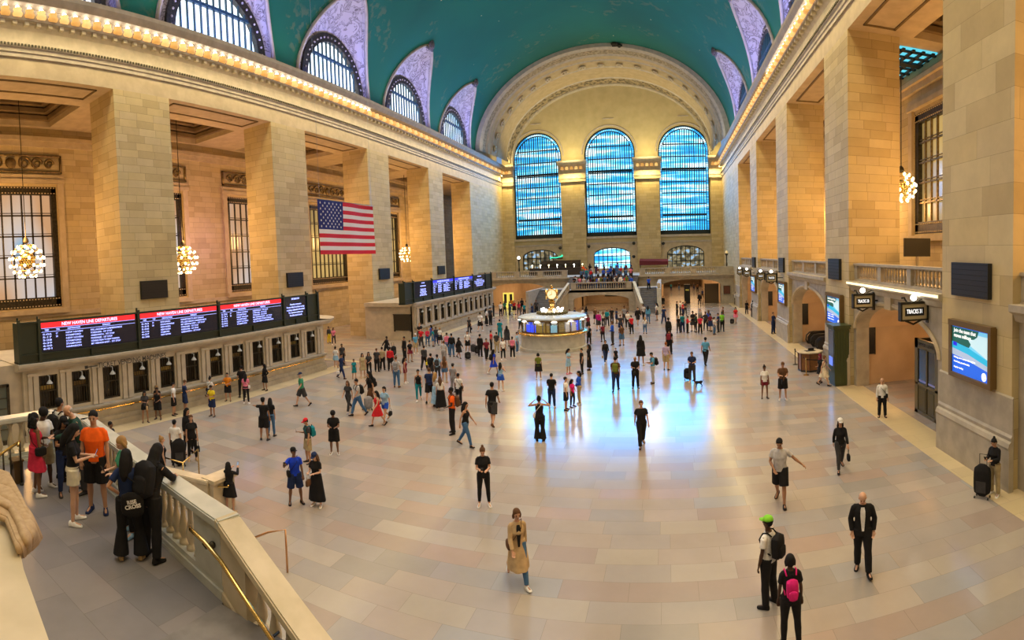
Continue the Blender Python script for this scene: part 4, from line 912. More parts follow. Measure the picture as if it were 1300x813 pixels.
# ------------------------------------------------------------------ near landing of the stairs at the lower left
LZ = 2.8
mb = MB(); mb.hexa([(-3.0, -2), (3.9, -2), (3.9, 4.55), (-2.95, 5.3)], [0]*4, [LZ]*4); mb.add([(-2.95, 5.3, 0), (3.9, 4.55, 0), (-1.9, 5.55, 0), (-2.95, 5.3, LZ), (3.9, 4.55, LZ), (-1.9, 5.55, LZ)], [[0, 1, 2], [3, 5, 4], [0, 3, 4, 1], [1, 4, 5, 2], [2, 5, 3, 0]]); struct(mb, 'floor', blocks('landing_marble', [(.20, .19, .20), (.23, .215, .22), (.18, .175, .185)], 1.2, .6, 'floor', .008, .4, .28, .25))
mb = MB(); n = 18
for k in range(n): mb.box(3.9+k*.31, 3.9+n*.31, 1.2, 4.45, 0, LZ-k*LZ/n)
struct(mb, 'floor', M_dfloor)
mb = MB(); mb.hexa([(-2.0, 5.55), (3.95, 4.48), (3.98, 4.8), (-1.95, 5.88)], [0]*4, [LZ+.05]*4); mb.hexa([(3.95, 4.48), (9.5, 4.0), (9.5, 4.35), (3.98, 4.8)], [0]*4, [LZ+.05, .2, .2, LZ+.05])
mb.hexa([(-3.2, -2), (-2.85, -2), (-2.85, 5.3), (-3.2, 5.4)], [0]*4, [LZ+.05]*4); mb.hexa([(-3.2, 5.35), (-2.85, 5.2), (-1.8, 5.6), (-2.0, 5.9)], [0]*4, [LZ+.05]*4); struct(mb, 'wall_near', M_pale)
balustrade('stone_balustrade', 'pale stone balustrade running along the near landing, behind the standing tourists', (-1.85, 5.72, LZ), (3.9, 4.63, LZ), 1.05, M_pale, .28, 20, 1, .7, seg=14, h_base=.2, bal_m=M_cream)
balustrade('stone_balustrade', 'cream stone stair balustrade sloping down at the bottom edge', (3.9, 4.63, LZ), (6.6, 4.25, LZ-1.45), 1.05, M_cream, .28, 7, 1, .5, seg=14, h_base=.2, bal_m=M_cream)
balustrade('stone_balustrade', 'pale stone balustrade at the far left behind the woman in the red dress', (-3.0, 2.2, LZ), (-3.05, 5.25, LZ), 1.05, M_pale, .3, 9, 1, .3, seg=14, h_base=.2, bal_m=M_cream)
balustrade('stone_balustrade', 'short pale balustrade turning the corner behind the woman in the red dress', (-3.05, 5.25, LZ), (-1.85, 5.72, LZ), 1.05, M_pale, .3, 3, 1, .25, seg=14, h_base=.2, bal_m=M_cream)
t = thing('handrail', 'brass handrail on the inner side of the sloping near balustrade', 'handrail', (3.3, 4.4, 3.55))
mb = MB(); mb.tube([(-.02, .1, .02), (.12, .0, .06), (.45, -.05, .03), (.75, -.06, -.1), (2.9, -.35, -1.25)], .028, 8); mb.obj('rail', M_brass, t, True)
mb = MB(); mb.tube([(.42, -.05, 0), (.42, .0, -.08), (.42, .14, -.08)], .018, 6); mb.tube([(1.6, -.18, -.58), (1.6, -.1, -.66), (1.6, .02, -.66)], .018, 6); mb.sphere((.42, .10, -.08), .05, 8, 6); mb.obj('bracket', M_bronze, t, True)
t = thing('handrail', 'brass-topped handrail with dark posts at the left edge of the near landing', 'handrail', (-1.7, 3.9, LZ))
tops = [pix(25, 561, 2, LZ+.9), pix(12.5, 569, 2, LZ+.78), pix(3.7, 575, 2, LZ+.7), pix(-14, 590, 2, LZ+.5)]
tops = [Vector(p)-Vector((-1.7, 3.9, LZ)) for p in tops]
mb = MB(); mb.tube([tops[0]+Vector((.15, -.1, -.03))]+tops, .03, 8); mb.obj('rail', M_brass, t, True)
for p in tops[:3]: mb = MB(); mb.tube([p, (p.x, p.y, 0)], .022, 8); mb.lathe([(.05, 0), (.05, .03), (.02, .05)], (p.x, p.y, 0), 8); mb.obj('post', M_bronze, t, True)
t = thing('litter_bin', 'small brown metal bin beside the last handrail post', 'bin', pix(22, 612, 2, LZ))
mb = MB(); mb.box(-.13, .13, -.1, .1, 0, .45); mb.box(-.15, .15, -.12, .12, .45, .49); mb.obj('body', mat('brown_metal', (.16, .10, .04), .4, .5), t)
mb = MB(); mb.box(-.08, .08, -.121, -.119, .3, .4); mb.obj('slot', M_dark, t)
# low balustrade of the descending stairs behind
balustrade('stone_balustrade', 'low cream balustrade ending in a block beside the woman taking a photograph', (-6.2, 9.35, .0), (-2.9, 10.15, 0), 1.0, M_cream, .32, 12, 1, .6, seg=8)
mb = MB(); mb.box(-3.1, -2.7, 10.1, 10.95, 0, .92); mb.box(-3.15, -2.6, 10.05, 11.0, .92, 1.02); o = mb.obj('end_block', M_cream); tag(o, 'cream stone end block of the low balustrade, in front of the woman taking a photograph', 'stone block')
t = thing('handrail', 'brass guard rail on one post before the woman with a black suitcase', 'handrail', pix(253, 605, 2, 0))
q0 = Vector(t.location); pts = [pix(205, 580, 2, .95)-q0, pix(232, 588, 2, .95)-q0, pix(253, 586, 2, .95)-q0]; pts = [Vector((p.x, p.y, .95)) for p in pts]; pts[2] = Vector((0, 0, .95))
mb = MB(); mb.tube(pts+[(0, 0, 0)], .025, 8); mb.tube([pts[1], (pts[1].x, pts[1].y, 0)], .02, 6); mb.obj('rail', M_brass, t, True)
t = thing('handrail', 'brass handrail on the low balustrade at the photographing woman', 'handrail', pix(290, 616, 2, .85))
mb = MB(); mb.tube([(0, 0, .0), (.0, -.02, -.05), (-1.0, -.6, -.12), (-1.02, -.5, -.2)], .025, 8); mb.obj('rail', M_brass, t, True)
t = thing('handrail', 'thin brass stair rail and post at the bottom edge, right of the sloping balustrade', 'handrail', pix(365, 727, 2, 0))
mb = MB(); mb.tube([(0, 0, 0), (0, 0, 1.0), (-.45, -.12, .85), (-1.3, -.4, .4)], .025, 8); mb.obj('rail', mat('copper_rail', (.6, .32, .15), .3, 1), t, True)
# ledge in front of the camera with a draped coat
mb = MB(); a = pix(7.5, 663, 2, 5.6); b = pix(30, 723, 2, 5.6); c = pix(62, 813, 2, 5.6); d = (b-a)
mb.hexa([(4.2, -.9), (a.x-.1, a.y+.0), (a.x, a.y+.05), (b.x, b.y), (c.x, c.y), (c.x+.2, -.9)], [4.0]*6, [5.6]*6)
struct(mb, 'wall_near', M_cream)
# ================================================================== people: builder
def Rx(a): return Matrix.Rotation(math.radians(a), 4, 'X')
def Ry(a): return Matrix.Rotation(math.radians(a), 4, 'Y')
def Rz(a): return Matrix.Rotation(math.radians(a), 4, 'Z')
def Tm(v): return Matrix.Translation(v)
# arms: (upper pitch forward, upper out, fore pitch forward, fore out); legs: (thigh swing, knee bend)
POSES = {
 'stand':  dict(L=(4, 10, 14, 4), R=(2, 10, 12, 4), lL=(2, 4), lR=(-2, 2), splay=4),
 'stand2': dict(L=(8, 12, 60, -38), R=(0, 9, 8, 3), lL=(8, 16), lR=(-3, 0), splay=5, head=(8, 15)),
 'hip':    dict(L=(-22, 34, 35, -38), R=(4, 9, 14, 3), lL=(0, 3), lR=(6, 12), splay=6, head=(4, -15)),
 'walk':   dict(L=(24, 8, 46, 2), R=(-22, 8, -4, 4), lL=(-20, 14), lR=(24, 10), splay=1, lean=3),
 'walk2':  dict(L=(-20, 9, 2, 4), R=(22, 8, 44, 0), lL=(24, 8), lR=(-18, 34), splay=1, lean=3),
 'phone':  dict(L=(14, 8, 96, -22), R=(18, 8, 100, -22), lL=(2, 3), lR=(-2, 2), splay=4, head=(24, 0)),
 'phone1': dict(L=(2, 9, 12, 4), R=(18, 10, 108, -18), lL=(0, 3), lR=(6, 10), splay=4, head=(22, 8)),
 'shoot':  dict(L=(58, 14, 122, -22), R=(62, 14, 126, -20), lL=(2, 3), lR=(-3, 2), splay=5, head=(-6, 0)),
 'over':   dict(L=(28, 76, 172, -48), R=(28, 76, 172, -48), lL=(1, 2), lR=(-1, 2), splay=2, head=(-12, 0)),
 'selfie': dict(L=(6, 10, 14, 5), R=(46, 42, 118, 8), lL=(2, 4), lR=(-2, 3), splay=8, head=(-3, 20)),
 'point':  dict(L=(75, 40, 84, 34), R=(4, 10, 20, 2), lL=(2, 3), lR=(-2, 2), splay=5),
 'swing':  dict(L=(-12, 42, 0, 52), R=(10, 16, 46, -30), lL=(16, 4), lR=(-14, 22), splay=3, lean=3, head=(22, 0)),
 'cross':  dict(L=(22, 10, 78, -66), R=(22, 10, 82, -66), lL=(2, 3), lR=(-2, 2), splay=5, head=(2, -10)),
 'pocket': dict(L=(-8, 16, 22, -6), R=(-8, 16, 22, -6), lL=(14, 4), lR=(-8, 8), splay=2, head=(26, 0), lean=2),
 'sit':    dict(L=(30, 8, 70, -22), R=(30, 8, 74, -22), lL=(84, 84), lR=(80, 88), splay=7, head=(12, 0), lean=14),
 'drag':   dict(L=(14, 8, 30, 2), R=(-30, 14, -24, 12), lL=(22, 8), lR=(-18, 20), splay=1, lean=5),
 'tele':   dict(L=(6, 10, 70, -50), R=(30, 30, 152, -30), lL=(2, 3), lR=(5, 10), splay=4, head=(6, 10)),
 'leanf':  dict(L=(60, 10, 88, -30), R=(60, 10, 88, -30), lL=(4, 6), lR=(-4, 4), splay=5, head=(20, 0), lean=16),
}
def dirv(p, o, s): p, o = math.radians(p), math.radians(o); return Vector((s*math.sin(o), math.cos(o)*math.sin(p), -math.cos(o)*math.cos(p)))
def skel(P, sex):
    lean = P.get('lean', 0); J = {}
    hip = Vector((0, 0, .90)); MU = Tm(hip) @ Rx(-lean) @ Tm(-hip); J['MU'] = MU
    sw = .172 if sex == 'm' else .150; hw = .088 if sex == 'm' else .092
    for s, n in ((-1, 'L'), (1, 'R')):
        th, kn = P['l'+n]; h = Vector((s*hw, 0, .90)); d = dirv(th, P.get('splay', 3), s); k = h + d*.43
        d2 = dirv(th-kn, P.get('splay', 3)*.6, s); a = k + d2*.41; J['leg'+n] = (h, k, a)
        J['toe'+n] = Vector((s*.25, 1, 0)).normalized() if P is not None else None
        J['pitch'+n] = max(-50, min(20, (th-kn)*.75 if (th-kn) < 0 else (th-kn)*.5)) if th < 70 else 0
        up, uo, fp, fo = P[n]; sh = Vector((s*sw, -.005, 1.375)); u = dirv(up, uo, s); e = sh + u*.275; f = dirv(fp, fo, s); w = e + f*.245
        J['arm'+n] = [MU @ v for v in (sh, e, w)]; J['fd'+n] = (MU.to_3x3() @ f).normalized()
    hp, hy = P.get('head', (4, 0)); nk = Vector((0, .0, 1.47)); J['MH'] = MU @ Tm(nk) @ Rz(hy) @ Rx(-hp) @ Tm(-nk)
    return J
TORSO_M = [(.84, .135, .095, -.01), (.90, .158, .112, -.012), (.98, .150, .108, -.004), (1.06, .138, .098, .0), (1.14, .145, .102, .004), (1.24, .162, .112, .006), (1.32, .164, .112, .002), (1.375, .150, .096, -.006), (1.42, .105, .075, -.01), (1.46, .062, .06, -.008)]
TORSO_F = [(.84, .140, .10, -.015), (.90, .165, .118, -.018), (.98, .150, .106, -.006), (1.06, .120, .088, .0), (1.14, .126, .092, .006), (1.235, .143, .120, .022), (1.31, .140, .104, .008), (1.365, .128, .084, -.004), (1.41, .088, .066, -.008), (1.455, .052, .052, -.006)]
def ell(mb, rows, M=None, n=16, off=0):
    rings = [[Vector(((hw+off)*math.cos(2*PI*k/n), yc+(hd+off)*math.sin(2*PI*k/n), z)) for k in range(n)] for z, hw, hd, yc in rows]
    if M is not None: rings = [[M @ v for v in r] for r in rings]
    mb.ringloft(rings)
def hand(mb, w, f, s, M3, lod, grip=True):
    """palm, four unequal bent fingers and a thumb off the side of the palm"""
    side = Vector((0, 0, 1)).cross(f); side = side.normalized() if side.length > .2 else Vector((0, 1, 0))
    if side.y < 0: side = -side                         # thumb side towards the front
    nrm = f.cross(side).normalized()
    if nrm.x*s > 0: nrm = -nrm                          # palm faces the body
    k = 1.0 if lod < 2 else 1.2
    for t0, t1, r0, r1 in ((0, .05, .027, .034), (.05, .095, .034, .031)):
        for q in (-1, 0, 1): mb.tube([w+f*t0+side*q*.016*k, w+f*t1+side*q*.021*k], [.015*k, .0155*k], 6)
    L = (.068, .078, .074, .058)
    for i in range(4):
        b = w + f*.09 + side*(.030-.020*i)*k; r = .0088*k; l = L[i]
        p1 = b + f*l*.5 + nrm*.008; p2 = p1 + (f*.75+nrm*.66).normalized()*l*.3; p3 = p2 + (f*.3+nrm*.95).normalized()*l*.26
        mb.tube([b-f*.01, p1, p2, p3], [r*1.05, r, r*.95, r*.75], 6)
    b = w + f*.03 + side*.028*k; mb.tube([b, b+f*.028+side*.024+nrm*.008, b+f*.058+side*.030+nrm*.018], [.0125*k, .011*k, .008*k], 6)
def remesh(mb, name, vox, smooth=2):
    me = mb.mesh('tmp', []) if False else None
    me = bpy.data.meshes.new('tmp'); me.from_pydata(mb.v, [], mb.f); me.update()
    o = bpy.data.objects.new('tmp', me)
    r = o.modifiers.new('r', 'REMESH'); r.mode = 'VOXEL'; r.voxel_size = vox; r.use_smooth_shade = True
    if smooth: sm = o.modifiers.new('s', 'SMOOTH'); sm.iterations = smooth; sm.factor = .5
    out = baked(o); bpy.data.meshes.remove(me); out.name = name; out.materials.clear(); out.materials.append(None)
    out.polygons.foreach_set('use_smooth', [True]*len(out.polygons))
    return out
CACHE = {}
def parts_for(pose, sex, top, bottom, hair, lod, fat=0):
    key = (pose, sex, top, bottom, hair, lod, fat)
    if key in CACHE: return CACHE[key]
    P = POSES[pose]; J = skel(P, sex); MU, MH = J['MU'], J['MH']; vox = (.0085, .013, .021)[lod]; T = TORSO_M if sex == 'm' else TORSO_F
    lf = 1.0 if sex == 'm' else .9; out = []
    if fat: T = [(z, hw*(1+.10*fat), hd*(1+.28*fat*(1 if z < 1.3 else .3)), yc+.018*fat*(1 if z < 1.3 else 0)) for z, hw, hd, yc in T]
    # ---- body
    b = MB(); ell(b, [(z, hw, hd, yc) for z, hw, hd, yc in T], MU, 20)
    ell(b, [(.80, .10, .08, -.01), (.84, T[0][1], T[0][2], -.01), (.92, T[1][1], T[1][2], -.012)], None, 20)
    mt = [(0, 0, 1.43), (0, .008, 1.50), (0, .012, 1.545)]; b.tube([MU @ Vector(v) for v in mt[:2]]+[MH @ Vector(mt[2])], [.06*lf, .054*lf, .056*lf], 12)
    # head: cranium, face, jaw, nose, ears, brow
    hs = lambda c, r, q: b.v.extend([]) or b
    def sph(c, r, q, n=14, m=10):
        st = len(b.v); b.sphere(c, r, n, m, q); b.v[st:] = [tuple(MH @ Vector(v)) for v in b.v[st:]]
    sph((0, -.012, 1.635), .092, (.86, 1.04, .96)); sph((0, .022, 1.60), .072, (.88, .95, 1.15)); sph((0, .040, 1.548), .042, (.98, .95, .8)); sph((0, .004, 1.57), .062, (.95, .9, .9))
    st = len(b.v); b.tube([(0, .083, 1.628), (0, .104, 1.594), (0, .094, 1.583)], [.008, .0145, .010], 8)
    for s in (-1, 1):
        b.sphere((s*.079, -.006, 1.598), .026, 8, 6, (.38, .72, 1.15)); b.sphere((s*.030, .077, 1.632), .017, 8, 6, (1.2, .5, .45))
    b.sphere((0, .084, 1.560), .018, 8, 6, (1.35, .5, .55))
    b.v[st:] = [tuple(MH @ Vector(v)) for v in b.v[st:]]
    for n, s in (('L', -1), ('R', 1)):
        h, k, a = J['leg'+n]; hf = h.lerp(k, .5)
        b.tube([h+Vector((0, 0, .03)), h.lerp(k, .25), hf, h.lerp(k, .85), k, k.lerp(a, .12), k.lerp(a, .32), k.lerp(a, .7), a], [.092*lf+.004, .092, .078*lf, .060*lf, .056*lf, .053*lf, .058*lf, .040*lf, .036*lf], 12)
        pt = J['pitch'+n]; td = J['toe'+n]; fd = (Matrix.Rotation(math.radians(pt), 4, Vector((1, 0, 0))).to_3x3() @ td)
        b.tube([a+Vector((0, 0, -.02))-fd*.045, a+Vector((0, 0, -.045))+fd*.05, a+fd*.15+Vector((0, 0, -.055))], [.034, .034, .022], 8)
        sh, e, w = J['arm'+n]; f = J['fd'+n]
        b.tube([MU @ Vector((s*.09, -.005, 1.395)), sh, sh.lerp(e, .3), sh.lerp(e, .8), e, e.lerp(w, .2), e.lerp(w, .75), w, w+f*.02], [.038, .050*lf, .047*lf, .038*lf, .037*lf, .040*lf, .029*lf, .024*lf, .022], 12)
        hand(b, w, f, s, None, lod)
    out.append(('body', remesh(b, 'body', vox, 1), 'skin'))
    # ---- lower garment
    c = .012 if lod < 2 else .018
    def leg_tube(mb, n, frac, r_mul, flare=0):
        h, k, a = J['leg'+n]
        pts = [h+Vector((0, 0, .05)), h.lerp(k, .3), h.lerp(k, .65), k]; rr = [.098*lf+.006, .094*lf+.004, .076*lf+.002, .062*lf]
        if frac <= 1: q = h.lerp(k, frac); pts = [pts[0], h.lerp(k, frac*.45), q]; rr = [rr[0], .098*lf+flare*.5, .092*lf+flare]
        else: pts += [k.lerp(a, .35), k.lerp(a, .75), k.lerp(a, min(1.0, frac-1))]; rr += [.062*lf+flare*.3, .048*lf+flare*.8, .044*lf+flare]
        mb.tube(pts, [r*r_mul+c for r in rr], 14)
    hips = [(.82, T[0][1]*.95, T[0][2], -.012), (.86, T[0][1]*1.05, T[0][2]*1.06, -.012), (.92, T[1][1], T[1][2], -.014), (.99, T[2][1], T[2][2], -.005), (1.04, T[3][1]*1.02, T[3][2]*1.02, 0)]
    def skirt(mb, z1, flare, w0=None):
        thR = (J['legL'][1]+J['legR'][1])/2; rows = []
        for i in range(9):
            t = i/8; z = 1.02+(z1-1.02)*t; kk = [J['legL'], J['legR']]
            xs = []; ysp = []
            for h, k_, a in kk:
                p = h.lerp(k_, min(1, (1.02-z)/.5)) if z > .52 else k_.lerp(a, min(1, (.52-z)/.42)); xs.append(p.x); ysp.append(p.y)
            hw = max(T[2][1], (max(xs)-min(xs))/2+.085)+flare*t; hd = max(T[2][2]*.98, abs(ysp[0]-ysp[1])/2+.085)+flare*t*.8; rows.append((z, hw, hd, sum(ysp)/2-.01))
        rings = []
        for j, (z, hw, hd, yc) in enumerate(rows):
            fl = .010*j/8*(1 if flare else .3); rings.append([Vector(((hw+c+fl*math.sin(k*7*2*PI/56))*math.cos(2*PI*k/56), yc+(hd+c+fl*math.sin(k*7*2*PI/56))*math.sin(2*PI*k/56), z)) for k in range(56)])
        mb.ringloft(rings)
    g = MB(); gname = None
    if bottom in ('pants', 'jeans', 'leggings', 'wide', 'shorts', 'short_shorts'):
        fr, mul, fl = {'pants': (2.0, 1.06, .012), 'jeans': (1.97, 1.0, 0), 'leggings': (1.9, .93, -.004), 'wide': (2.03, 1.18, .06), 'shorts': (.94, 1.08, .012), 'short_shorts': (.5, 1.05, .016)}[bottom]
        ell(g, hips, None, 20, c)
        for n in 'LR': leg_tube(g, n, fr, mul, fl)
        out.append(({'pants': 'trousers', 'jeans': 'jeans', 'leggings': 'leggings', 'wide': 'trousers', 'shorts': 'shorts', 'short_shorts': 'shorts'}[bottom], remesh(g, 'trousers', vox*1.15, 2), 'bot'))
    elif bottom in ('skirt', 'long_skirt', 'mini'):
        ell(g, hips, None, 20, c); skirt(g, {'skirt': .52, 'long_skirt': .16, 'mini': .66}[bottom], {'skirt': .05, 'long_skirt': .07, 'mini': .05}[bottom]); out.append(('skirt', remesh(g, 'skirt', vox*1.15, 2), 'bot'))
    # ---- upper garment
    g = MB()
    tz = [r for r in T if r[0] > .93]; 
    hem = {'crop': 1.03, 'tank': .93, 'tee': .88, 'long': .90, 'shirt': .86, 'blazer': .80}.get(top, .9)
    rows = [(hem, T[1][1]*1.02+.006, T[1][2]*1.02+.006, -.01), ((hem+1.0)/2, T[2][1]*1.02+.008, T[2][2]*1.02+.006, -.008)] if hem < .96 else []
    rows += [(z, hw+.006, hd+.005, yc) for z, hw, hd, yc in T if z > max(.99, hem)-.001 and z < 1.42]
    if top in ('tank', 'dress_tank'): rows = [r for r in rows if r[0] < 1.34]+[(1.36, T[7][1]*.72, T[7][2]*.95, -.004), (1.41, T[7][1]*.62, T[7][2]*.8, -.008)]
    else: rows += [(1.422, T[8][1]-.012, T[8][2]+.002, T[8][3]), (1.447, .068, .064, -.006)]
    ell(g, rows, MU, 20, c)
    sw_ = .172 if sex == 'm' else .150
    slv = {'tee': .62, 'crop': .5, 'dress_tee': .6, 'long': 1.95, 'shirt': 1.95, 'blazer': 1.97, 'coat': 1.97, 'dress_long': 1.95}.get(top, 0)
    if slv:
        for n, s in (('L', -1), ('R', 1)):
            sh, e, w = J['arm'+n]; x = .005 if top in ('blazer', 'coat') else .003
            pts = [MU @ Vector((s*.075, -.004, 1.395)), MU @ Vector((s*sw_*.88, -.004, 1.378)), sh.lerp(e, .08), sh.lerp(e, .3)]; rr = [.040, .052*lf+x, .053*lf+x, .053*lf+x]
            if slv < 1: pts.append(sh.lerp(e, slv)); rr.append(.054*lf+x+.004)
            else: pts += [sh.lerp(e, .8), e, e.lerp(w, .25), e.lerp(w, slv-1)]; rr += [.046*lf+x, .045*lf+x, .046*lf+x, .034*lf+x]
            g.tube(pts, [r+c*.7 for r in rr], 14)
    nm = {'tee': 't_shirt', 'crop': 'top', 'tank': 'tank_top', 'long': 'long_sleeved_top', 'shirt': 'shirt', 'blazer': 'jacket', 'coat': 'coat', 'dress_tank': 'dress', 'dress_tee': 'dress', 'dress_long': 'dress'}[top]
    if top == 'blazer': ell(g, [(.80, T[1][1]*1.06+.012, T[1][2]*1.08+.01, -.01), (.95, T[2][1]*1.05+.01, T[2][2]*1.05+.01, -.008), (1.1, T[4][1]+.01, T[4][2]+.008, 0)], MU, 20, c)
    if top == 'coat': skirt(g, .42, .05)
    if top.startswith('dress'): skirt(g, .20 if bottom == 'long' else .52, .06); ell(g, hips, None, 20, c)
    out.append((nm, remesh(g, nm, vox*1.15, 2), 'top'))
    if top in ('coat', 'blazer') and lod < 2:               # shirt front showing between the lapels
        g = MB(); rr = [(1.41, .035, .062), (1.34, .05, .098), (1.24, .050, .118), (1.12, .040, .105), (1.0, .030, .106), (.93, .022, .118)]
        off = .030 + .0
        L_ = [[MU @ Vector((sx*hw, math.sqrt(max(0, 1-(hw/ .17)**2))*(hd+off)+.004, z)) for sx in (-1, -.4, .4, 1)] for z, hw, hd in rr]
        g.ringloft(L_, False, False); out.append(('shirt_front', g.mesh('shirt_front', [None], True), 'inner'))
    # ---- shoes
    for n in 'LR':
        h, k, a = J['leg'+n]; td = J['toe'+n]; pt = J['pitch'+n]; g = MB()
        M = Matrix.Rotation(math.radians(pt), 3, 'X'); fd = (M @ td).normalized(); upv = (M @ Vector((0, 0, 1))).normalized(); sd = fd.cross(upv).normalized()
        rings = []
        for t, hw, z1 in ((-.075, .018, .05), (-.065, .034, .085), (-.03, .038, .10), (.02, .040, .088), (.07, .046, .060), (.12, .046, .046), (.155, .038, .038), (.175, .018, .028)):
            o_ = a - upv*.085 + fd*t; rings.append([o_+sd*x*hw+upv*z for x, z in ((-1, 0), (-1.0, .02), (-.92, z1*.6), (-.55, z1), (.55, z1), (.92, z1*.6), (1.0, .02), (1, 0))])
        g.ringloft(rings); out.append(('shoe', g.mesh('shoe', [None], True), 'shoe'))
    # ---- hair, hats, face
    g = MB(); hv = hair; n_ = 16
    def hs2(c_, r, q, n=16, m=12): st = len(g.v); g.sphere(c_, r, n, m, q); g.v[st:] = [tuple(MH @ Vector(v)) for v in g.v[st:]]
    def ht(pts, rr, n=10): g.tube([MH @ Vector(p) for p in pts], rr, n)
    if hv in ('short', 'long', 'pony', 'bun', 'hood', 'hijab', 'bob', 'afro', 'capshort', 'caplong', 'curly'):
        hs2((0, -.022, 1.652), .098, (.88, 1.02, .93) if hv != 'afro' else (1.1, 1.2, 1.15))
        if hv in ('short', 'capshort'): hs2((0, -.045, 1.615), .075, (1.0, .8, .95))
        if hv in ('long', 'caplong', 'curly', 'pony', 'bun', 'bob'): hs2((0, -.05, 1.60), .08, (1.05, .75, 1.1))
        if hv in ('long', 'caplong'):
            ht([(0, -.06, 1.66), (0, -.085, 1.56), (0, -.105, 1.45), (0, -.115, 1.34), (0, -.11, 1.25)], [.07, .085, .085, .07, .03])
            for s in (-1, 1): ht([(s*.055, .0, 1.66), (s*.078, .0, 1.58), (s*.085, -.02, 1.48), (s*.07, -.05, 1.36)], [.03, .028, .034, .018])
        if hv == 'curly':
            for i in range(26): a_ = R.uniform(0, 2*PI); hs2((.10*math.cos(a_)*.9, -.05-.05*abs(math.sin(a_)), R.uniform(1.42, 1.68)), .048, (1, 1, 1), 8, 6)
        if hv == 'bob':
            for s in (-1, 1): ht([(s*.06, -.0, 1.66), (s*.08, -.005, 1.59), (s*.075, -.02, 1.52)], [.03, .032, .025])
        if hv == 'pony': ht([(0, -.10, 1.67), (0, -.145, 1.63), (0, -.15, 1.52), (0, -.135, 1.42)], [.03, .034, .03, .012])
        if hv == 'bun': hs2((0, -.075, 1.745), .042, (1, 1, 1), 10, 8)
        if hv in ('hood', 'hijab'):
            ht([(0, -.03, 1.70), (0, -.04, 1.60), (0, -.03, 1.48), (0, -.01, 1.38)], [.08, .10, .10, .14], 14)
            hs2((0, -.02, 1.64), .105, (.92, 1.0, 1.08))
        out.append(('hair' if hv not in ('hood', 'hijab') else 'headscarf', remesh(g, 'hair', vox*1.1, 2 if hv != 'curly' else 1), 'hair'))
    elif hv == 'balding':
        hs2((0, -.042, 1.615), .082, (1.0, .78, .62)); out.append(('hair', remesh(g, 'hair', vox*1.1, 2), 'hair'))
    if hv in ('capshort', 'caplong'):
        g = MB(); st = 0
        g.lathe([(0.001, .092), (.05, .085), (.082, .06), (.096, .025), (.098, 0), (.09, 0)], n=20); g.v = [tuple(MH @ Vector((x*.95, y*1.08-.018, z+1.665))) for x, y, z in g.v]
        st = len(g.v); g.lathe([(.0, 0), (.1, 0), (.1, .006), (0, .006)], n=20, ); g.v[st:] = [tuple(MH @ Vector((x*.72, y*.9+.085, z+1.668-abs(x)*.12))) for x, y, z in g.v[st:]]
        out.append(('cap', g.mesh('cap', [None], True), 'hat'))
    if lod < 2:
        for s in (-1, 1):
            g = MB(); g.sphere((s*.031, .0855, 1.618), .0125, 8, 6, (1.1, .55, .55)); g.v = [tuple(MH @ Vector(v)) for v in g.v]; out.append(('eye', g.mesh('eye', [None], True), 'eye'))
            g = MB(); g.tube([(s*.015, .096, 1.638), (s*.032, .093, 1.643), (s*.048, .080, 1.637)], [.003, .004, .003], 6); g.v = [tuple(MH @ Vector(v)) for v in g.v]; out.append(('eyebrow', g.mesh('eyebrow', [None], True), 'brow'))
        g = MB(); g.sphere((0, .0925, 1.5615), .014, 8, 6, (1.6, .4, .38)); g.v = [tuple(MH @ Vector(v)) for v in g.v]; out.append(('mouth', g.mesh('mouth', [None], True), 'lip'))
    # ground: lowest sole at 0
    lo = min(v.co.z for nm_, me, _ in out for v in me.vertices if nm_ == 'shoe') if any(x[0] == 'shoe' for x in out) else 0
    if pose == 'sit': lo = J['legL'][0].z-.11-.02
    r = dict(parts=out, lo=lo, J=J); CACHE[key] = r
    return r
PAL = dict(black=(.012, .012, .014), char=(.045, .045, .05), grey=(.28, .28, .30), lgrey=(.50, .50, .52), white=(.80, .80, .80), cream=(.70, .64, .50), khaki=(.42, .34, .20), tan=(.50, .36, .20), brown=(.12, .06, .03),
    navy=(.015, .03, .10), blue=(.02, .10, .62), royal=(.01, .05, .60), denim=(.06, .15, .32), lblue=(.30, .52, .75), sky=(.10, .35, .60), teal=(.01, .22, .28), green=(.05, .28, .16), olive=(.16, .20, .03), lime=(.25, .70, .05), red=(.60, .02, .03),
    crimson=(.62, .03, .08), maroon=(.20, .02, .04), pink=(.80, .22, .35), hotpink=(.70, .02, .22), orange=(.90, .13, .01), amber=(.75, .25, .02), yellow=(.75, .60, .03), magenta=(.45, .01, .20), lilac=(.45, .38, .6), dgreen=(.02, .06, .045), neon=(.65, .95, .02), blond=(.36, .22, .09), ginger=(.25, .08, .02), silver=(.45, .44, .42))
SKIN = dict(fair=(.60, .36, .25), light=(.50, .28, .18), mid=(.36, .19, .11), brown=(.20, .10, .055), dark=(.07, .035, .02))
CN = dict(char='dark grey', lgrey='light grey', lblue='light blue', sky='sky blue', royal='royal blue', dgreen='dark green', hotpink='bright pink', neon='neon yellow', tan='tan', denim='blue denim', olive='olive green', lime='bright green', blond='blond', silver='grey')
def cname(c): return CN.get(c, c)
def cloth_mat(c):
    k = 'cloth_'+c
    if k in MC: return MC[k]
    col = PAL[c]; m = noisy(k, tuple(x*.82 for x in col), tuple(min(1, x*1.12) for x in col), 7, .85, spec=.25); return m
def skin_mat(c): return mat('skin_'+c, SKIN[c], .5, spec=.35)
PEOPLE = []
class Person: pass
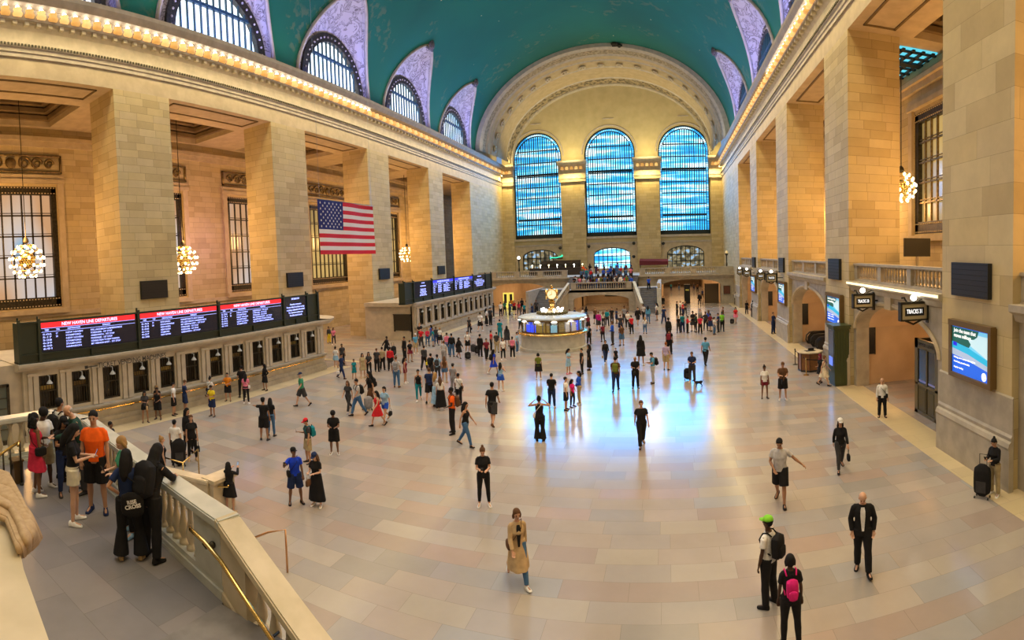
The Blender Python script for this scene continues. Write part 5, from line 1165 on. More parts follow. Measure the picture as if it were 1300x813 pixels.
def make_person(pos, rz, H, pose='stand', sex='m', top='tee', tc='black', bot='jeans', bc='denim', hair='short', hc='black', skin='light', shoe='char', hat='black', inner='white', lod=1, fat=0, label=None, group=None):
    r = parts_for(pose, sex, top, bot, hair, lod, fat); k = H/1.735
    t = thing('person', label or 'person', 'person', pos, rz, group); t.scale = (k, k, k)
    mats = dict(skin=skin_mat(skin), top=cloth_mat(tc), bot=cloth_mat(bc), shoe=cloth_mat(shoe), hair=cloth_mat(hc), hat=cloth_mat(hat), inner=cloth_mat(inner), eye=mat('eye', (.02, .015, .012), .2), brow=cloth_mat(hc if hc != 'white' else 'grey'), lip=mat('lip', (.35, .10, .08), .5))
    for nm, me, mk in r['parts']:
        o = bpy.data.objects.new(nm, me); COL.objects.link(o); o.parent = t; o.location = (0, 0, -r['lo'])
        o.material_slots[0].link = 'OBJECT'; o.material_slots[0].material = mats[mk]
    P = Person(); P.o = t; P.k = k; P.J = r['J']; P.lo = r['lo']; P.pos = Vector(pos); P.rz = rz; P.M = Matrix.Translation(pos) @ Matrix.Rotation(rz, 4, 'Z') @ Matrix.Scale(k, 4) @ Matrix.Translation((0, 0, -r['lo']))
    return P
def facing(pos, off):
    d = Vector((CAMX-pos[0], CAMY-pos[1])); return math.atan2(d.y, d.x) + math.radians(off) - PI/2
TAKEN = []
def clear(pos, r=.52):
    pos = Vector(pos); d = Vector((pos.x-CAMX, pos.y-CAMY, 0)).normalized()
    for _ in range(25):
        if all((Vector(q)-pos).length > r for q in TAKEN): break
        pos = pos + d*.12
    TAKEN.append(pos.copy()); return pos
def height_at(pos, vh):
    lo, hi = .8, 2.4
    for _ in range(30):
        m = (lo+hi)/2
        if proj((pos[0], pos[1], pos[2]+m))[1] > vh: lo = m
        else: hi = m
    return (lo+hi)/2
# ---- things people carry or wear on the shoulder: own top-level objects placed on the body
def carried(P, mb, name, label, cat, m, extra=None):
    t = thing(name, label, cat, (0, 0, 0)); t.matrix_world = P.M
    mb.obj('body', m, t, 'auto')
    if extra: extra(t)
    return t
def rbox(mb, c, s, rr=.25, n=4):
    """rounded box (superellipsoid-like loft)"""
    rows = []
    for i in range(9):
        t = -1+2*i/8; q = (1-abs(t)**4)**.25*(1-rr*0)+0; q = max(q, .35); rows.append((c[2]+s[2]*t, q))
    rings = []
    for z, q in rows:
        ring_ = []
        for k in range(20):
            a = 2*PI*k/20; ca, sa = math.cos(a), math.sin(a); e = (abs(ca)**4+abs(sa)**4)**-.25; ring_.append((c[0]+s[0]*q*e*ca, c[1]+s[1]*q*e*sa, z))
        rings.append(ring_)
    mb.ringloft(rings)
def backpack(P, col, who, size=1.0):
    mb = MB(); MU = P.J['MU']; rbox(mb, (0, -.21, 1.20), (.14*size, .085*size, .22*size)); rbox(mb, (0, -.30, 1.12), (.10*size, .035*size, .11*size)); mb.v = [tuple(MU @ Vector(v)) for v in mb.v]
    def ex(t):
        g = MB()
        for s in (-1, 1): g.tube([MU @ Vector(p) for p in ((s*.09, -.13, 1.40), (s*.105, -.05, 1.46), (s*.105, .06, 1.43), (s*.12, .13, 1.30), (s*.13, .05, 1.12), (s*.12, -.12, 1.05))], .015, 6)
        g.obj('strap', cloth_mat(col), t, True)
        g = MB(); g.tube([MU @ Vector(p) for p in ((-.03, -.17, 1.42), (-.03, -.19, 1.46), (.03, -.19, 1.46), (.03, -.17, 1.42))], .008, 5); g.obj('handle', cloth_mat('black'), t, True)
    return carried(P, mb, 'backpack', '%s backpack worn by %s' % (cname(col), who), 'backpack', cloth_mat(col), ex)
def shoulder_bag(P, col, who, side=1, low=.95, size=1.0, cross=True, kind='shoulder bag'):
    mb = MB(); MU = P.J['MU']; x = side*.20; rbox(mb, (x, .02, low), (.055*size, .13*size, .10*size)); mb.v = [tuple(v) for v in mb.v]
    def ex(t):
        g = MB(); sx = -side if cross else side
        pts = [(x, -.06, low+.08), (side*.13, -.13, 1.15), (sx*.05, -.13, 1.36), (sx*.11, -.02, 1.475), (sx*.06, .12, 1.33), (side*.12, .145, 1.12), (x, .08, low+.08)]
        g.tube([MU @ Vector(p) if p[2] > 1.1 else Vector(p) for p in pts], .009, 6); g.obj('strap', cloth_mat(col), t, True)
    return carried(P, mb, kind.replace(' ', '_'), '%s %s carried by %s' % (cname(col), kind, who), 'bag', cloth_mat(col), ex)
def hand_item(P, who, kind='phone', hand_='R', col='black', label=None):
    w = P.J['arm'+hand_][2]; f = P.J['fd'+hand_]; c = w+f*.13; mb = MB()
    if kind == 'phone':
        st = 0; mb.box(-.037, .037, -.004, .004, -.075, .075); u = Vector((0, 0, 1)); 
        M = Matrix.Translation(c+Vector((0, 0, .03))) @ Matrix.Rotation(math.radians(-25), 4, 'X'); mb.xf(M)
        t = carried(P, mb, 'phone', label or ('mobile phone held by %s' % who), 'phone', mat('phone_black', (.01, .01, .012), .2))
        g = MB(); g.box(-.033, .033, -.0055, -.0045, -.068, .068); g.xf(M); g.obj('screen', mat('phone_screen', (.1, .12, .15), .15, 0, (.5, .6, .8), .5), t); return t
    if kind in ('bag', 'handbag', 'tote'):
        top_ = c; mb2 = mb; s = .17 if kind == 'tote' else .13; rbox(mb, (top_.x, top_.y, top_.z-.30), (.05, s, s*.9))
        def ex(t):
            g = MB(); g.tube([(top_.x, top_.y-.08, top_.z-.18), (top_.x, top_.y-.04, top_.z-.04), (top_.x, top_.y+.04, top_.z-.04), (top_.x, top_.y+.08, top_.z-.18)], .008, 6); g.obj('handle', cloth_mat(col), t, True)
        return carried(P, mb, 'handbag' if kind != 'tote' else 'tote_bag', label or ('%s %s held by %s' % (cname(col), 'handbag' if kind != 'tote' else 'tote bag', who)), 'bag', cloth_mat(col), ex)
def suitcase(pos, rz, h, col, label, w_=.42, d_=.26):
    t = thing('suitcase', label, 'suitcase', pos, rz)
    mb = MB(); rbox(mb, (0, 0, .06+h/2), (w_/2, d_/2, h/2)); mb.obj('shell', cloth_mat(col), t, 'auto')
    mb = MB(); mb.tube([(-.11, -d_*.3, h), (-.11, -d_*.3, h+.32), (.11, -d_*.3, h+.32), (.11, -d_*.3, h)], .012, 6); mb.obj('pull_handle', M_steel if col != 'black' else M_black, t, True)
    for sx in (-1, 1):
        for sy in (-1, 1): g = MB(); g.lathe([(0.001, -.015), (.035, -.015), (.035, .015), (0.001, .015)], n=10); g.xf(Tm((sx*(w_/2-.05), sy*(d_/2-.04), .035)) @ Ry(90)); g.obj('wheel', M_black, t)
    for q in (-.5, 0, .5): pass
    g = MB(); g.box(-w_*.3, w_*.3, d_/2-.004, d_/2+.012, .2, .2+h*.35); g.obj('front_pocket', cloth_mat('char' if col == 'black' else col), t)
    return t

def hip_tote(P, col, who):
    mb = MB(); rbox(mb, (.10, -.20, .93), (.18, .045, .19))
    def ex(t):
        g = MB(); g.tube([(.22, -.19, 1.08), (.17, -.17, 1.25), (-.02, -.125, 1.36), (-.10, -.02, 1.435), (-.09, .09, 1.38), (.05, .15, 1.2), (.22, .04, 1.05), (.25, -.14, 1.02)], .013, 6); g.obj('strap', cloth_mat(col), t, True)
        text('RISE', .085, (.10, -.249, .985), (.97, 0, .2), (-.2, 0, .97), cloth_mat('white'), t, 'lettering', ext=.002, weight=.003); text('CROSS', .085, (.115, -.249, .915), (.97, 0, .2), (-.2, 0, .97), cloth_mat('white'), t, 'lettering', ext=.002, weight=.003)
    return carried(P, mb, 'tote_bag', 'black tote bag with white lettering carried by '+who, 'bag', cloth_mat(col), ex)
# ================================================================== people: who stands where
# u  v_head v_foot  facing  pose sex top/colour bottom/colour hair/colour skin shoe hat | items | who
def P_(u, vh, vf, off, pose, sex, top, bot, hair, skin='light', shoe='char', hat='black', items='', who='', z0=0.0, H=None, lod=None, fat=0, inner='white', hmin=1.52, hmax=1.9):
    top, tc = top.split('/'); bot, bc = bot.split('/'); hair, hc = (hair.split('/')+['black'])[:2]
    if H is None:
        pos = pix(u, vf, 2, z0); H = height_at(pos, vh); H = max(hmin, min(hmax, H))
    else: pos = pix(u, vh, 2, z0+H*.99); pos.z = z0
    pos.z = z0
    if u == 1277: pos = Vector((17.75, pos.y-.1, 0)); H = 1.66
    if z0 == 0 and pos.y < 34 and pos.x < -12.45 and pos.y > 8: pos.x = -12.4
    if z0 == 0 and 40 < pos.y < 66 and pos.x < -12.3 and u > 505: pos.x = -12.2
    if 'green kiosk' in who: pos.x = min(pos.x, 17.0)
    pos = clear(pos, .52 if z0 == 0 else .30)
    d = (pos-Vector((CAMX, CAMY, 0))).length
    if lod is None: lod = 0 if d < 17 else (1 if d < 34 else 2)
    lab = who[0].upper()*0 + who
    P = make_person(pos, facing(pos, off), H, pose, sex, top, tc, bot, bc, hair, hc, skin, shoe, hat, inner, lod, fat, label='person in '+who if not who.startswith('person') else who)
    P.who = who; P.u = u
    for it in items.split():
        a = it.split(':')
        nm = 'the person in '+who.split(',')[0]
        nm = ' '.join(nm.split()[:11])
        if a[0] == 'bp': backpack(P, a[1], nm, float(a[2]) if len(a) > 2 else 1.0)
        elif a[0] == 'sb': shoulder_bag(P, a[1], nm, int(a[2]) if len(a) > 2 else 1)
        elif a[0] == 'hip': hip_tote(P, a[1], nm)
        elif a[0] == 'ph': hand_item(P, nm, 'phone', a[1] if len(a) > 1 else 'R')
        elif a[0] == 'hb': hand_item(P, nm, 'handbag', a[2] if len(a) > 2 else 'L', a[1])
        elif a[0] == 'tote': hand_item(P, nm, 'tote', a[2] if len(a) > 2 else 'L', a[1])
    PEOPLE.append(P); return P
# ---- on the near landing
P_(43, 527, 0, 115, 'stand2', 'f', 'dress_tank/crimson', 'none/red', 'curly/black', 'brown', 'white', items='sb:black:1', who='a red sleeveless dress with long dark curly hair on the near landing', z0=2.8, H=1.60)
P_(53, 520, 0, 35, 'phone', 'm', 'tee/white', 'shorts/khaki', 'afro/black', 'dark', 'white', items='', who='white tee and khaki shorts beside the woman in the red dress', z0=2.8, H=1.62)
P_(75, 508, 0, 130, 'stand', 'm', 'tee/white', 'jeans/black', 'short/black', 'mid', 'black', items='bp:black', who='plain white shirt seen from behind, at the landing balustrade', z0=2.8, H=1.70)
P_(79, 531, 0, 20, 'phone1', 'f', 'tee/black', 'jeans/navy', 'caplong/black', 'mid', 'char', items='', who='black cap and dark clothes, small, between two women on the landing', z0=2.8, H=1.52)
P_(90, 541, 0, 85, 'phone', 'f', 'tee/black', 'short_shorts/cream', 'long/black', 'fair', 'white', items='ph:R', who='black top and cream shorts with very long black hair', z0=2.8, H=1.70)
P_(101, 513, 0, -80, 'leanf', 'm', 'long/dgreen', 'pants/char', 'balding/silver', 'fair', 'char', items='', who='dark green jacket, grey-haired, leaning on the landing balustrade', z0=2.8, H=1.76)
P_(118, 525, 0, -14, 'stand', 'm', 'tee/orange', 'shorts/black', 'short/black', 'light', 'navy', items='', who='bright orange tee and black shorts, bearded, on the landing', z0=2.8, H=1.80, fat=.7)
P_(157, 556, 0, -60, 'phone', 'f', 'tee/green', 'jeans/black', 'bob/blond', 'fair', 'lblue', items='ph:R', who='green top with light brown hair, nearest the middle of the landing balustrade', z0=2.8, H=1.60)
P_(160, 574, 0, 168, 'hip', 'f', 'tee/navy', 'wide/black', 'long/black', 'light', 'tan', items='hip:black', who='navy tee and wide black trousers, back turned, nearest the viewer', z0=2.8, H=1.62)
P_(187, 570, 0, 140, 'leanf', 'm', 'long/black', 'pants/black', 'hood/black', 'light', 'black', items='bp:black:1.25', who='black hooded jacket leaning over the landing balustrade', z0=2.8, H=1.66)
# ---- by the sloping balustrade and the near floor
P_(293, 588, 650, 150, 'shoot', 'f', 'long/black', 'skirt/black', 'long/black', 'light', 'tan', items='ph:R', who='black dress raising a phone beside the cream end block', hmin=1.45)
P_(376, 570, 640, 12, 'selfie', 'm', 'tee/royal', 'shorts/navy', 'capshort/black', 'brown', 'black', hat='black', items='ph:R sb:black:1', who='bright blue tee and cap holding up a phone')
P_(403, 575, 643, -30, 'phone', 'f', 'tee/black', 'long_skirt/black', 'caplong/brown', 'fair', 'white', hat='navy', items='hb:brown:R', who='black top and long black skirt with a blue cap')
P_(392, 532, 588, -75, 'phone1', 'm', 'tee/char', 'shorts/khaki', 'capshort/black', 'light', 'char', hat='red', items='bp:teal ph:R', who='dark tee, khaki shorts and red cap')
P_(425, 522, 577, -5, 'phone', 'm', 'tee/black', 'shorts/black', 'afro/black', 'brown', 'white', items='', who='black tee, black shorts and white trainers, curly haired')
P_(384, 473, 516, -70, 'walk', 'm', 'tee/green', 'shorts/char', 'capshort/silver', 'fair', 'black', hat='navy', who='green tee and dark shorts walking alone past the counter')
P_(443, 483, 523, -30, 'walk2', 'f', 'tee/char', 'pants/char', 'long/brown', 'light', 'lgrey', items='', who='charcoal top and trousers walking beside a man with a backpack')
P_(455, 481, 528, -65, 'walk', 'm', 'tee/lgrey', 'jeans/denim', 'short/black', 'light', 'black', items='bp:black', who='light grey tee and jeans striding left')
P_(471, 471, 519, -75, 'walk2', 'f', 'tee/black', 'pants/brown', 'long/black', 'light', 'char', items='bp:black', who='black top and brown trousers behind a grey suitcase')
P_(480, 496, 541, -60, 'walk', 'f', 'dress_tank/red', 'none/red', 'long/black', 'fair', 'black', who='red knee-length dress walking, near the grey suitcase')
P_(490, 495, 543, -35, 'walk2', 'f', 'tee/lblue', 'short_shorts/blue', 'pony/black', 'fair', 'grey', items='hb:black:L', who='pale blue top and blue shorts beside the red dress')
P_(336, 506, 559, 165, 'point', 'm', 'tee/black', 'shorts/black', 'capshort/black', 'mid', 'char', items='', who='black clothes pointing left with an outstretched arm')
P_(345, 508, 556, 160, 'stand2', 'f', 'tee/black', 'jeans/denim', 'long/black', 'light', 'char', items='hb:neon:L', who='black top with a neon yellow bag beside the pointing man')
P_(270, 492, 529, -40, 'phone', 'm', 'tee/yellow', 'shorts/navy', 'short/black', 'mid', 'char', items='ph:R', who='yellow tee and navy shorts by the ticket counter')
P_(278, 474, 507, -15, 'tele', 'm', 'tee/amber', 'shorts/black', 'short/black', 'light', 'char', who='amber orange top and black shorts against the ticket counter')
P_(252, 477, 512, 150, 'phone', 'f', 'tee/white', 'mini/navy', 'bun/black', 'fair', 'black', items='sb:black:-1', who='white top and navy skirt against the ticket counter')
P_(219, 486, 527, 80, 'stand', 'm', 'tee/white', 'shorts/black', 'short/black', 'light', 'black', who='white tee and black shorts standing at the ticket counter')
P_(224, 481, 521, 100, 'phone1', 'm', 'tee/navy', 'shorts/navy', 'short/brown', 'light', 'black', who='navy clothes just behind the white tee at the counter')
P_(313, 475, 513, 170, 'stand', 'f', 'tee/pink', 'leggings/black', 'long/black', 'light', 'white', items='sb:white:1', who='pink top and black leggings facing a ticket window')
P_(308, 465, 505, 185, 'stand2', 'm', 'tee/black', 'jeans/black', 'short/black', 'light', 'char', who='black clothes behind the pink top at the ticket window')
P_(324, 463, 494, -60, 'hip', 'f', 'dress_long/black', 'none/black', 'hijab/black', 'mid', 'black', who='long black robe and headscarf at the counter')
P_(174, 497, 533, 10, 'phone', 'f', 'tee/char', 'short_shorts/black', 'long/black', 'mid', 'char', items='hb:tan:L', who='dark patterned outfit, leftmost of those at the ticket counter')
P_(189, 490, 529, -20, 'stand2', 'm', 'tank/black', 'shorts/black', 'short/black', 'brown', 'char', who='black vest and shorts at the ticket counter')
P_(198, 494, 532, 175, 'stand', 'f', 'tee/black', 'short_shorts/white', 'bob/blond', 'fair', 'black', who='black top and white shorts at the ticket counter')
P_(205, 556, 0, 95, 'stand', 'f', 'tank/black', 'pants/black', 'bun/blond', 'fair', 'char', who='black sleeveless top with blond hair behind the landing balustrade', H=1.62)
P_(224, 534, 591, 160, 'stand', 'm', 'tee/white', 'pants/black', 'short/black', 'fair', 'black', who='white tee standing at a large black suitcase, back turned')
P_(245, 528, 585, 5, 'stand', 'f', 'tee/black', 'leggings/black', 'pony/brown', 'light', 'tan', items='hb:black:L', who='black top and black leggings facing the viewer beside the white tee')
P_(240, 519, 576, 30, 'stand2', 'f', 'long/black', 'leggings/black', 'long/black', 'light', 'black', who='black clothes and long black hair, partly hidden behind the black leggings')
P_(140, 537, 0, 60, 'stand', 'm', 'tee/black', 'jeans/black', 'short/black', 'brown', 'black', who='black clothes, only the head above the landing balustrade', H=1.68)
P_(615, 568, 643, 2, 'phone', 'f', 'tee/black', 'leggings/black', 'bun/brown', 'fair', 'white', items='ph:R', who='black tee and leggings with white shoes reading a phone')
P_(655, 645, 0, 15, 'walk2', 'f', 'coat/tan', 'jeans/denim', 'bob/brown', 'light', 'white', inner='black', items='sb:brown:1', who='long beige trench coat and jeans at the bottom centre', H=1.68)
P_(991, 551, 640, -8, 'swing', 'm', 'tee/lgrey', 'shorts/black', 'short/black', 'mid', 'black', items='', who='light grey printed tee and black shorts swinging one arm out', fat=.5)
P_(1067, 531, 597, 10, 'walk', 'f', 'long/black', 'jeans/char', 'caplong/black', 'light', 'black', hat='white', items='hb:black:L', who='black coat, dark jeans and white cap walking on the right')
P_(1095, 625, 0, 2, 'pocket', 'm', 'blazer/black', 'pants/black', 'balding/brown', 'fair', 'black', who='black suit and open white shirt looking down', H=1.82)
P_(975, 659, 0, -120, 'stand', 'm', 'tee/white', 'pants/black', 'capshort/black', 'dark', 'black', hat='lime', items='bp:black:1.1', who='bright green cap and white tee at the bottom right', H=1.78)
P_(1003, 707, 0, -170, 'stand', 'f', 'tee/black', 'jeans/black', 'bob/black', 'dark', 'black', items='bp:hotpink:.8', who='black hair and pink strap at the very bottom edge', H=1.66)
P_(1277, 539, 622, -35, 'phone', 'f', 'long/black', 'pants/khaki', 'bun/black', 'light', 'white', items='ph:R', who='black top and khaki trousers against the nearest right pier')
P_(971, 465, 506, 12, 'stand', 'f', 'tee/white', 'short_shorts/maroon', 'bun/black', 'brown', 'char', fat=.6, who='white top and maroon shorts on the right of the floor')
P_(994, 460, 508, 8, 'phone', 'm', 'tee/brown', 'shorts/black', 'short/brown', 'light', 'white', items='hb:black:R', who='brown patterned shirt and black shorts beside the maroon shorts')
P_(1080, 449, 487, 80, 'walk', 'f', 'dress_tank/cream', 'none/white', 'bob/brown', 'fair', 'black', items='bp:black:.8', who='long white dress at the green kiosk')
P_(1087, 448, 482, -60, 'stand2', 'f', 'dress_tee/black', 'none/black', 'hijab/maroon', 'light', 'black', who='black dress and dark red scarf at the green kiosk')
P_(1120, 481, 530, 5, 'stand', 'm', 'shirt/white', 'pants/black', 'balding/silver', 'fair', 'black', items='sb:black:-1', who='white shirt and black trousers near the track gate')
P_(815, 508, 567, 8, 'walk', 'm', 'tee/black', 'pants/black', 'short/brown', 'fair', 'black', fat=.4, who='black polo and trousers striding towards the viewer in the blue reflection')
P_(686, 503, 560, 175, 'over', 'f', 'tank/black', 'wide/black', 'bun/black', 'light', 'black', items='hb:white:L' if False else 'sb:white:-1', who='black jumpsuit with both arms raised to photograph')
P_(626, 485, 541, 165, 'walk2', 'm', 'tee/black', 'shorts/char', 'short/black', 'light', 'brown', who='black tee and charcoal shorts walking away, left of the booth')
P_(575, 493, 551, -85, 'stand2', 'm', 'tee/orange', 'pants/black', 'short/black', 'dark', 'black', items='bp:brown', who='orange tee and black trousers among the group left of centre')
P_(592, 510, 567, 60, 'walk', 'f', 'tank/black', 'jeans/denim', 'long/black', 'light', 'black', who='black vest and blue jeans walking right, beside the orange tee')
P_(583, 476, 514, 150, 'stand', 'm', 'tee/white', 'pants/black', 'short/black', 'mid', 'black', items='sb:black:1', who='white tee with a diagonal strap, behind the orange tee')
P_(576, 469, 498, 150, 'stand', 'm', 'tee/grey', 'pants/grey', 'capshort/black', 'light', 'char', hat='char', who='grey tee and dark cap in the group left of centre')
P_(560, 479, 521, 180, 'stand', 'f', 'crop/white', 'long_skirt/black', 'long/brown', 'fair', 'white', who='white top and black skirt with long brown hair, back turned')
P_(554, 475, 519, 130, 'stand2', 'f', 'crop/lgrey', 'long_skirt/lblue', 'long/blond', 'fair', 'black', who='pale top and long light blue skirt')
P_(546, 467, 511, 170, 'walk', 'm', 'tee/navy', 'shorts/black', 'short/brown', 'light', 'black', items='hb:red:R', who='navy tee and black shorts with a red bag')
P_(532, 469, 509, 0, 'walk', 'f', 'tank/black', 'leggings/teal', 'pony/black', 'light', 'white', who='black vest and teal leggings walking towards the viewer')
P_(565, 453, 486, 165, 'stand', 'f', 'tank/brown', 'short_shorts/denim', 'long/brown', 'light', 'tan', who='brown vest and denim shorts, back turned, left of centre')
P_(556, 451, 483, 170, 'stand', 'm', 'tee/lblue', 'pants/char', 'short/black', 'mid', 'char', items='bp:char', who='light blue tee and grey backpack, left of centre')
P_(548, 453, 484, 150, 'stand', 'm', 'tee/black', 'shorts/char', 'short/black', 'light', 'char', items='bp:black', who='black tee and black backpack, left of centre')
P_(539, 439, 469, 160, 'walk', 'm', 'long/char', 'pants/black', 'short/black', 'light', 'black', items='hb:yellow:R', who='charcoal top carrying a yellow bag')
P_(636, 463, 497, 160, 'tele', 'f', 'tank/lblue', 'mini/blue', 'long/black', 'fair', 'white', items='sb:black:-1', who='pale top and blue skirt, left of the information booth')
P_(627, 448, 475, 120, 'walk', 'f', 'dress_tee/royal', 'none/blue', 'long/black', 'light', 'white', items='bp:black', who='royal blue dress with a black backpack')
P_(504, 453, 492, 165, 'stand', 'm', 'tee/lgrey', 'jeans/denim', 'short/brown', 'fair', 'brown', items='bp:grey', who='pale top and grey backpack, back turned')
P_(515, 454, 487, 80, 'stand', 'f', 'tank/maroon', 'short_shorts/maroon', 'long/black', 'light', 'white', who='dark red vest beside the grey backpack')
P_(461, 452, 480, 20, 'stand', 'f', 'dress_tee/khaki', 'none/tan', 'long/black', 'light', 'tan', who='long khaki dress near the first counter end')
P_(469, 451, 478, -10, 'stand2', 'f', 'tee/char', 'leggings/black', 'long/black', 'light', 'black', who='dark grey top beside the khaki dress')
P_(450, 458, 481, 10, 'stand', 'f', 'tee/teal', 'shorts/teal', 'short/black', 'light', 'char', who='teal clothes, a child near the first counter end', hmin=1.2, hmax=1.5)
P_(434, 449, 481, 60, 'walk', 'm', 'tee/navy', 'jeans/navy', 'short/black', 'mid', 'black', items='hb:white:R', who='navy clothes carrying a white bag at the first counter end')
P_(479, 444, 472, 160, 'stand', 'm', 'tee/char', 'pants/black', 'short/brown', 'light', 'black', who='grey tee, left of three standing before the small door')
P_(486, 443, 472, 175, 'stand2', 'm', 'tee/khaki', 'pants/black', 'short/black', 'light', 'black', who='khaki tee, middle of three standing before the small door')
P_(496, 441, 471, 170, 'stand', 'm', 'long/red', 'pants/black', 'short/black', 'mid', 'black', who='red long-sleeved top before the small door')
P_(491, 428, 452, 60, 'drag', 'm', 'long/black', 'pants/black', 'short/black', 'dark', 'black', who='black clothes dragging a black case before the small door')
P_(514, 428, 458, -60, 'stand', 'm', 'long/black', 'pants/black', 'short/black', 'mid', 'black', who='tall black outfit at the near end of the far counter')
P_(521, 433, 460, 30, 'stand2', 'f', 'tee/black', 'mini/maroon', 'short/black', 'light', 'brown', who='black top and dark red skirt at the far counter')
P_(512, 411, 434, 10, 'cross', 'm', 'tee/black', 'pants/char', 'short/blond', 'fair', 'black', who='black tee leaning by the end window of the far counter', hmin=1.6)
P_(519.5, 411, 434, -10, 'cross', 'm', 'tee/char', 'pants/black', 'short/blond', 'fair', 'black', who='dark grey tee leaning by the end window of the far counter', hmin=1.6)
P_(528, 424, 449, 20, 'stand', 'm', 'tee/sky', 'shorts/khaki', 'capshort/brown', 'light', 'white', hat='white', who='sky blue tee and khaki shorts at the far counter')
P_(684, 451, 482, 175, 'stand', 'f', 'tee/olive', 'skirt/olive', 'bob/black', 'mid', 'white', who='olive green outfit at the information booth', bot2=None) if False else P_(684, 451, 482, 175, 'stand', 'f', 'tee/olive', 'skirt/black', 'bob/black', 'mid', 'white', who='olive green top and black skirt at the information booth')
P_(701, 475, 518, 170, 'phone', 'm', 'tee/black', 'jeans/navy', 'short/black', 'light', 'white', fat=.3, who='black tee and dark jeans, back turned before the booth')
P_(719, 480, 521, 85, 'stand', 'm', 'tee/white', 'shorts/black', 'short/black', 'light', 'black', who='white tee and black shorts facing the girl in pink')
P_(727, 484, 518, 60, 'stand2', 'f', 'tee/hotpink', 'leggings/black', 'long/black', 'light', 'black', who='bright pink tee and black leggings, a girl before the booth', hmin=1.3, hmax=1.5)
P_(736, 476, 519, -80, 'stand2', 'f', 'long/blue', 'pants/khaki', 'curly/black', 'light', 'white', items='sb:black:1', who='blue jacket and khaki trousers before the booth')
P_(722, 445, 475, 60, 'phone', 'f', 'dress_tee/lblue', 'none/white', 'long/black', 'light', 'pink', who='pale blue dress at the right of the booth')
P_(739, 443, 475, -70, 'stand', 'm', 'tee/black', 'jeans/black', 'short/black', 'light', 'black', who='black tee and black jeans at the right of the booth')
P_(748, 438, 470, -80, 'stand', 'f', 'long/black', 'long_skirt/black', 'long/black', 'mid', 'black', who='long black clothes at the right of the booth')
P_(769, 433, 461, 10, 'walk', 'f', 'long/black', 'jeans/navy', 'bob/black', 'light', 'white', items='hb:tan:R', who='black jacket holding a child by the hand')
P_(782, 443, 463, 10, 'walk2', 'f', 'tee/black', 'mini/black', 'pony/black', 'light', 'black', who='black, a child held by the hand', hmin=1.1, hmax=1.25)
P_(782, 453, 497, 175, 'walk', 'm', 'tee/brown', 'jeans/navy', 'short/black', 'light', 'black', items='bp:olive', who='brown top and olive backpack walking away in the blue reflection')
P_(807, 453, 493, 5, 'phone', 'm', 'tee/black', 'pants/black', 'balding/brown', 'mid', 'black', items='hb:black:R', who='black clothes with a black bag reading something, right of the olive backpack')
P_(814, 419, 464, 170, 'stand', 'f', 'dress_long/black', 'none/black', 'long/black', 'mid', 'white', who='long black dress standing right of centre')
P_(829, 448, 487, -80, 'phone', 'm', 'tee/sky', 'pants/lgrey', 'short/black', 'light', 'black', items='bp:black', who='sky blue polo and light grey trousers with a black backpack')
P_(846, 435, 470, 165, 'stand', 'm', 'tee/lilac', 'shorts/khaki', 'short/ginger', 'fair', 'char', who='pale lilac shirt and khaki shorts, back turned')
P_(850, 418, 450, 170, 'stand', 'm', 'tee/black', 'pants/black', 'short/black', 'mid', 'black', items='bp:maroon', who='black clothes and dark red backpack behind the lilac shirt')
P_(849, 404, 432, 175, 'stand', 'f', 'long/black', 'pants/black', 'afro/black', 'dark', 'black', items='bp:black:1.3', who='black with a very large black backpack, right of centre')
P_(879, 447, 485, -5, 'phone', 'm', 'tee/navy', 'pants/char', 'short/brown', 'light', 'white', who='navy tee with a suitcase and a small dog')
P_(896, 428, 464, 165, 'walk2', 'm', 'tee/sky', 'pants/black', 'short/black', 'mid', 'black', who='sky blue tee and black trousers walking away alone')
P_(568, 423, 451, 170, 'stand', 'f', 'tee/pink', 'jeans/denim', 'short/black', 'light', 'char', who='pink tee near the middle of the far counter')
P_(574, 424, 453, 175, 'stand', 'm', 'long/black', 'jeans/denim', 'short/black', 'light', 'black', items='bp:black', who='black jacket beside the pink tee')
P_(564, 433, 462, 165, 'stand2', 'f', 'tee/lgrey', 'pants/grey', 'bob/brown', 'fair', 'white', who='light grey top in front of the pink tee')
P_(583, 429, 455, 40, 'walk', 'f', 'dress_long/black', 'none/black', 'hijab/black', 'mid', 'black', who='black robe pulling a black suitcase')
P_(594, 421, 447, 5, 'stand', 'm', 'tee/white', 'shorts/black', 'short/black', 'light', 'white', items='bp:black', who='white tee and black shorts with a suitcase, behind the robed person')
P_(610, 425, 453, 150, 'stand', 'm', 'long/black', 'pants/black', 'capshort/black', 'light', 'black', who='black jacket and cap with a suitcase, left of the booth')
P_(618, 430, 457, 10, 'walk', 'm', 'tee/maroon', 'pants/black', 'short/black', 'light', 'black', who='maroon tee and black trousers, left of the booth')
P_(624, 421, 445, 90, 'stand', 'm', 'tee/red', 'pants/black', 'short/black', 'light', 'black', who='red tee and black trousers, left of the booth')
P_(631, 422, 448, 170, 'stand', 'm', 'tee/char', 'pants/khaki', 'short/black', 'light', 'black', who='charcoal tee and khaki trousers, left of the booth')
P_(639, 433, 457, 20, 'stand', 'f', 'tee/white', 'leggings/black', 'long/black', 'light', 'white', who='white tee and black leggings, left of the booth')
P_(644, 414, 440, 170, 'stand', 'f', 'dress_long/char', 'none/black', 'long/black', 'light', 'black', who='long dark grey dress, left of the booth')
P_(635, 406, 430, 170, 'stand', 'm', 'tee/teal', 'pants/teal', 'short/black', 'light', 'black', who='teal clothes, left of the booth')
P_(651, 432, 455, 170, 'stand', 'f', 'tee/pink', 'pants/black', 'pony/black', 'light', 'white', who='pale pink tee and black trousers touching the booth')
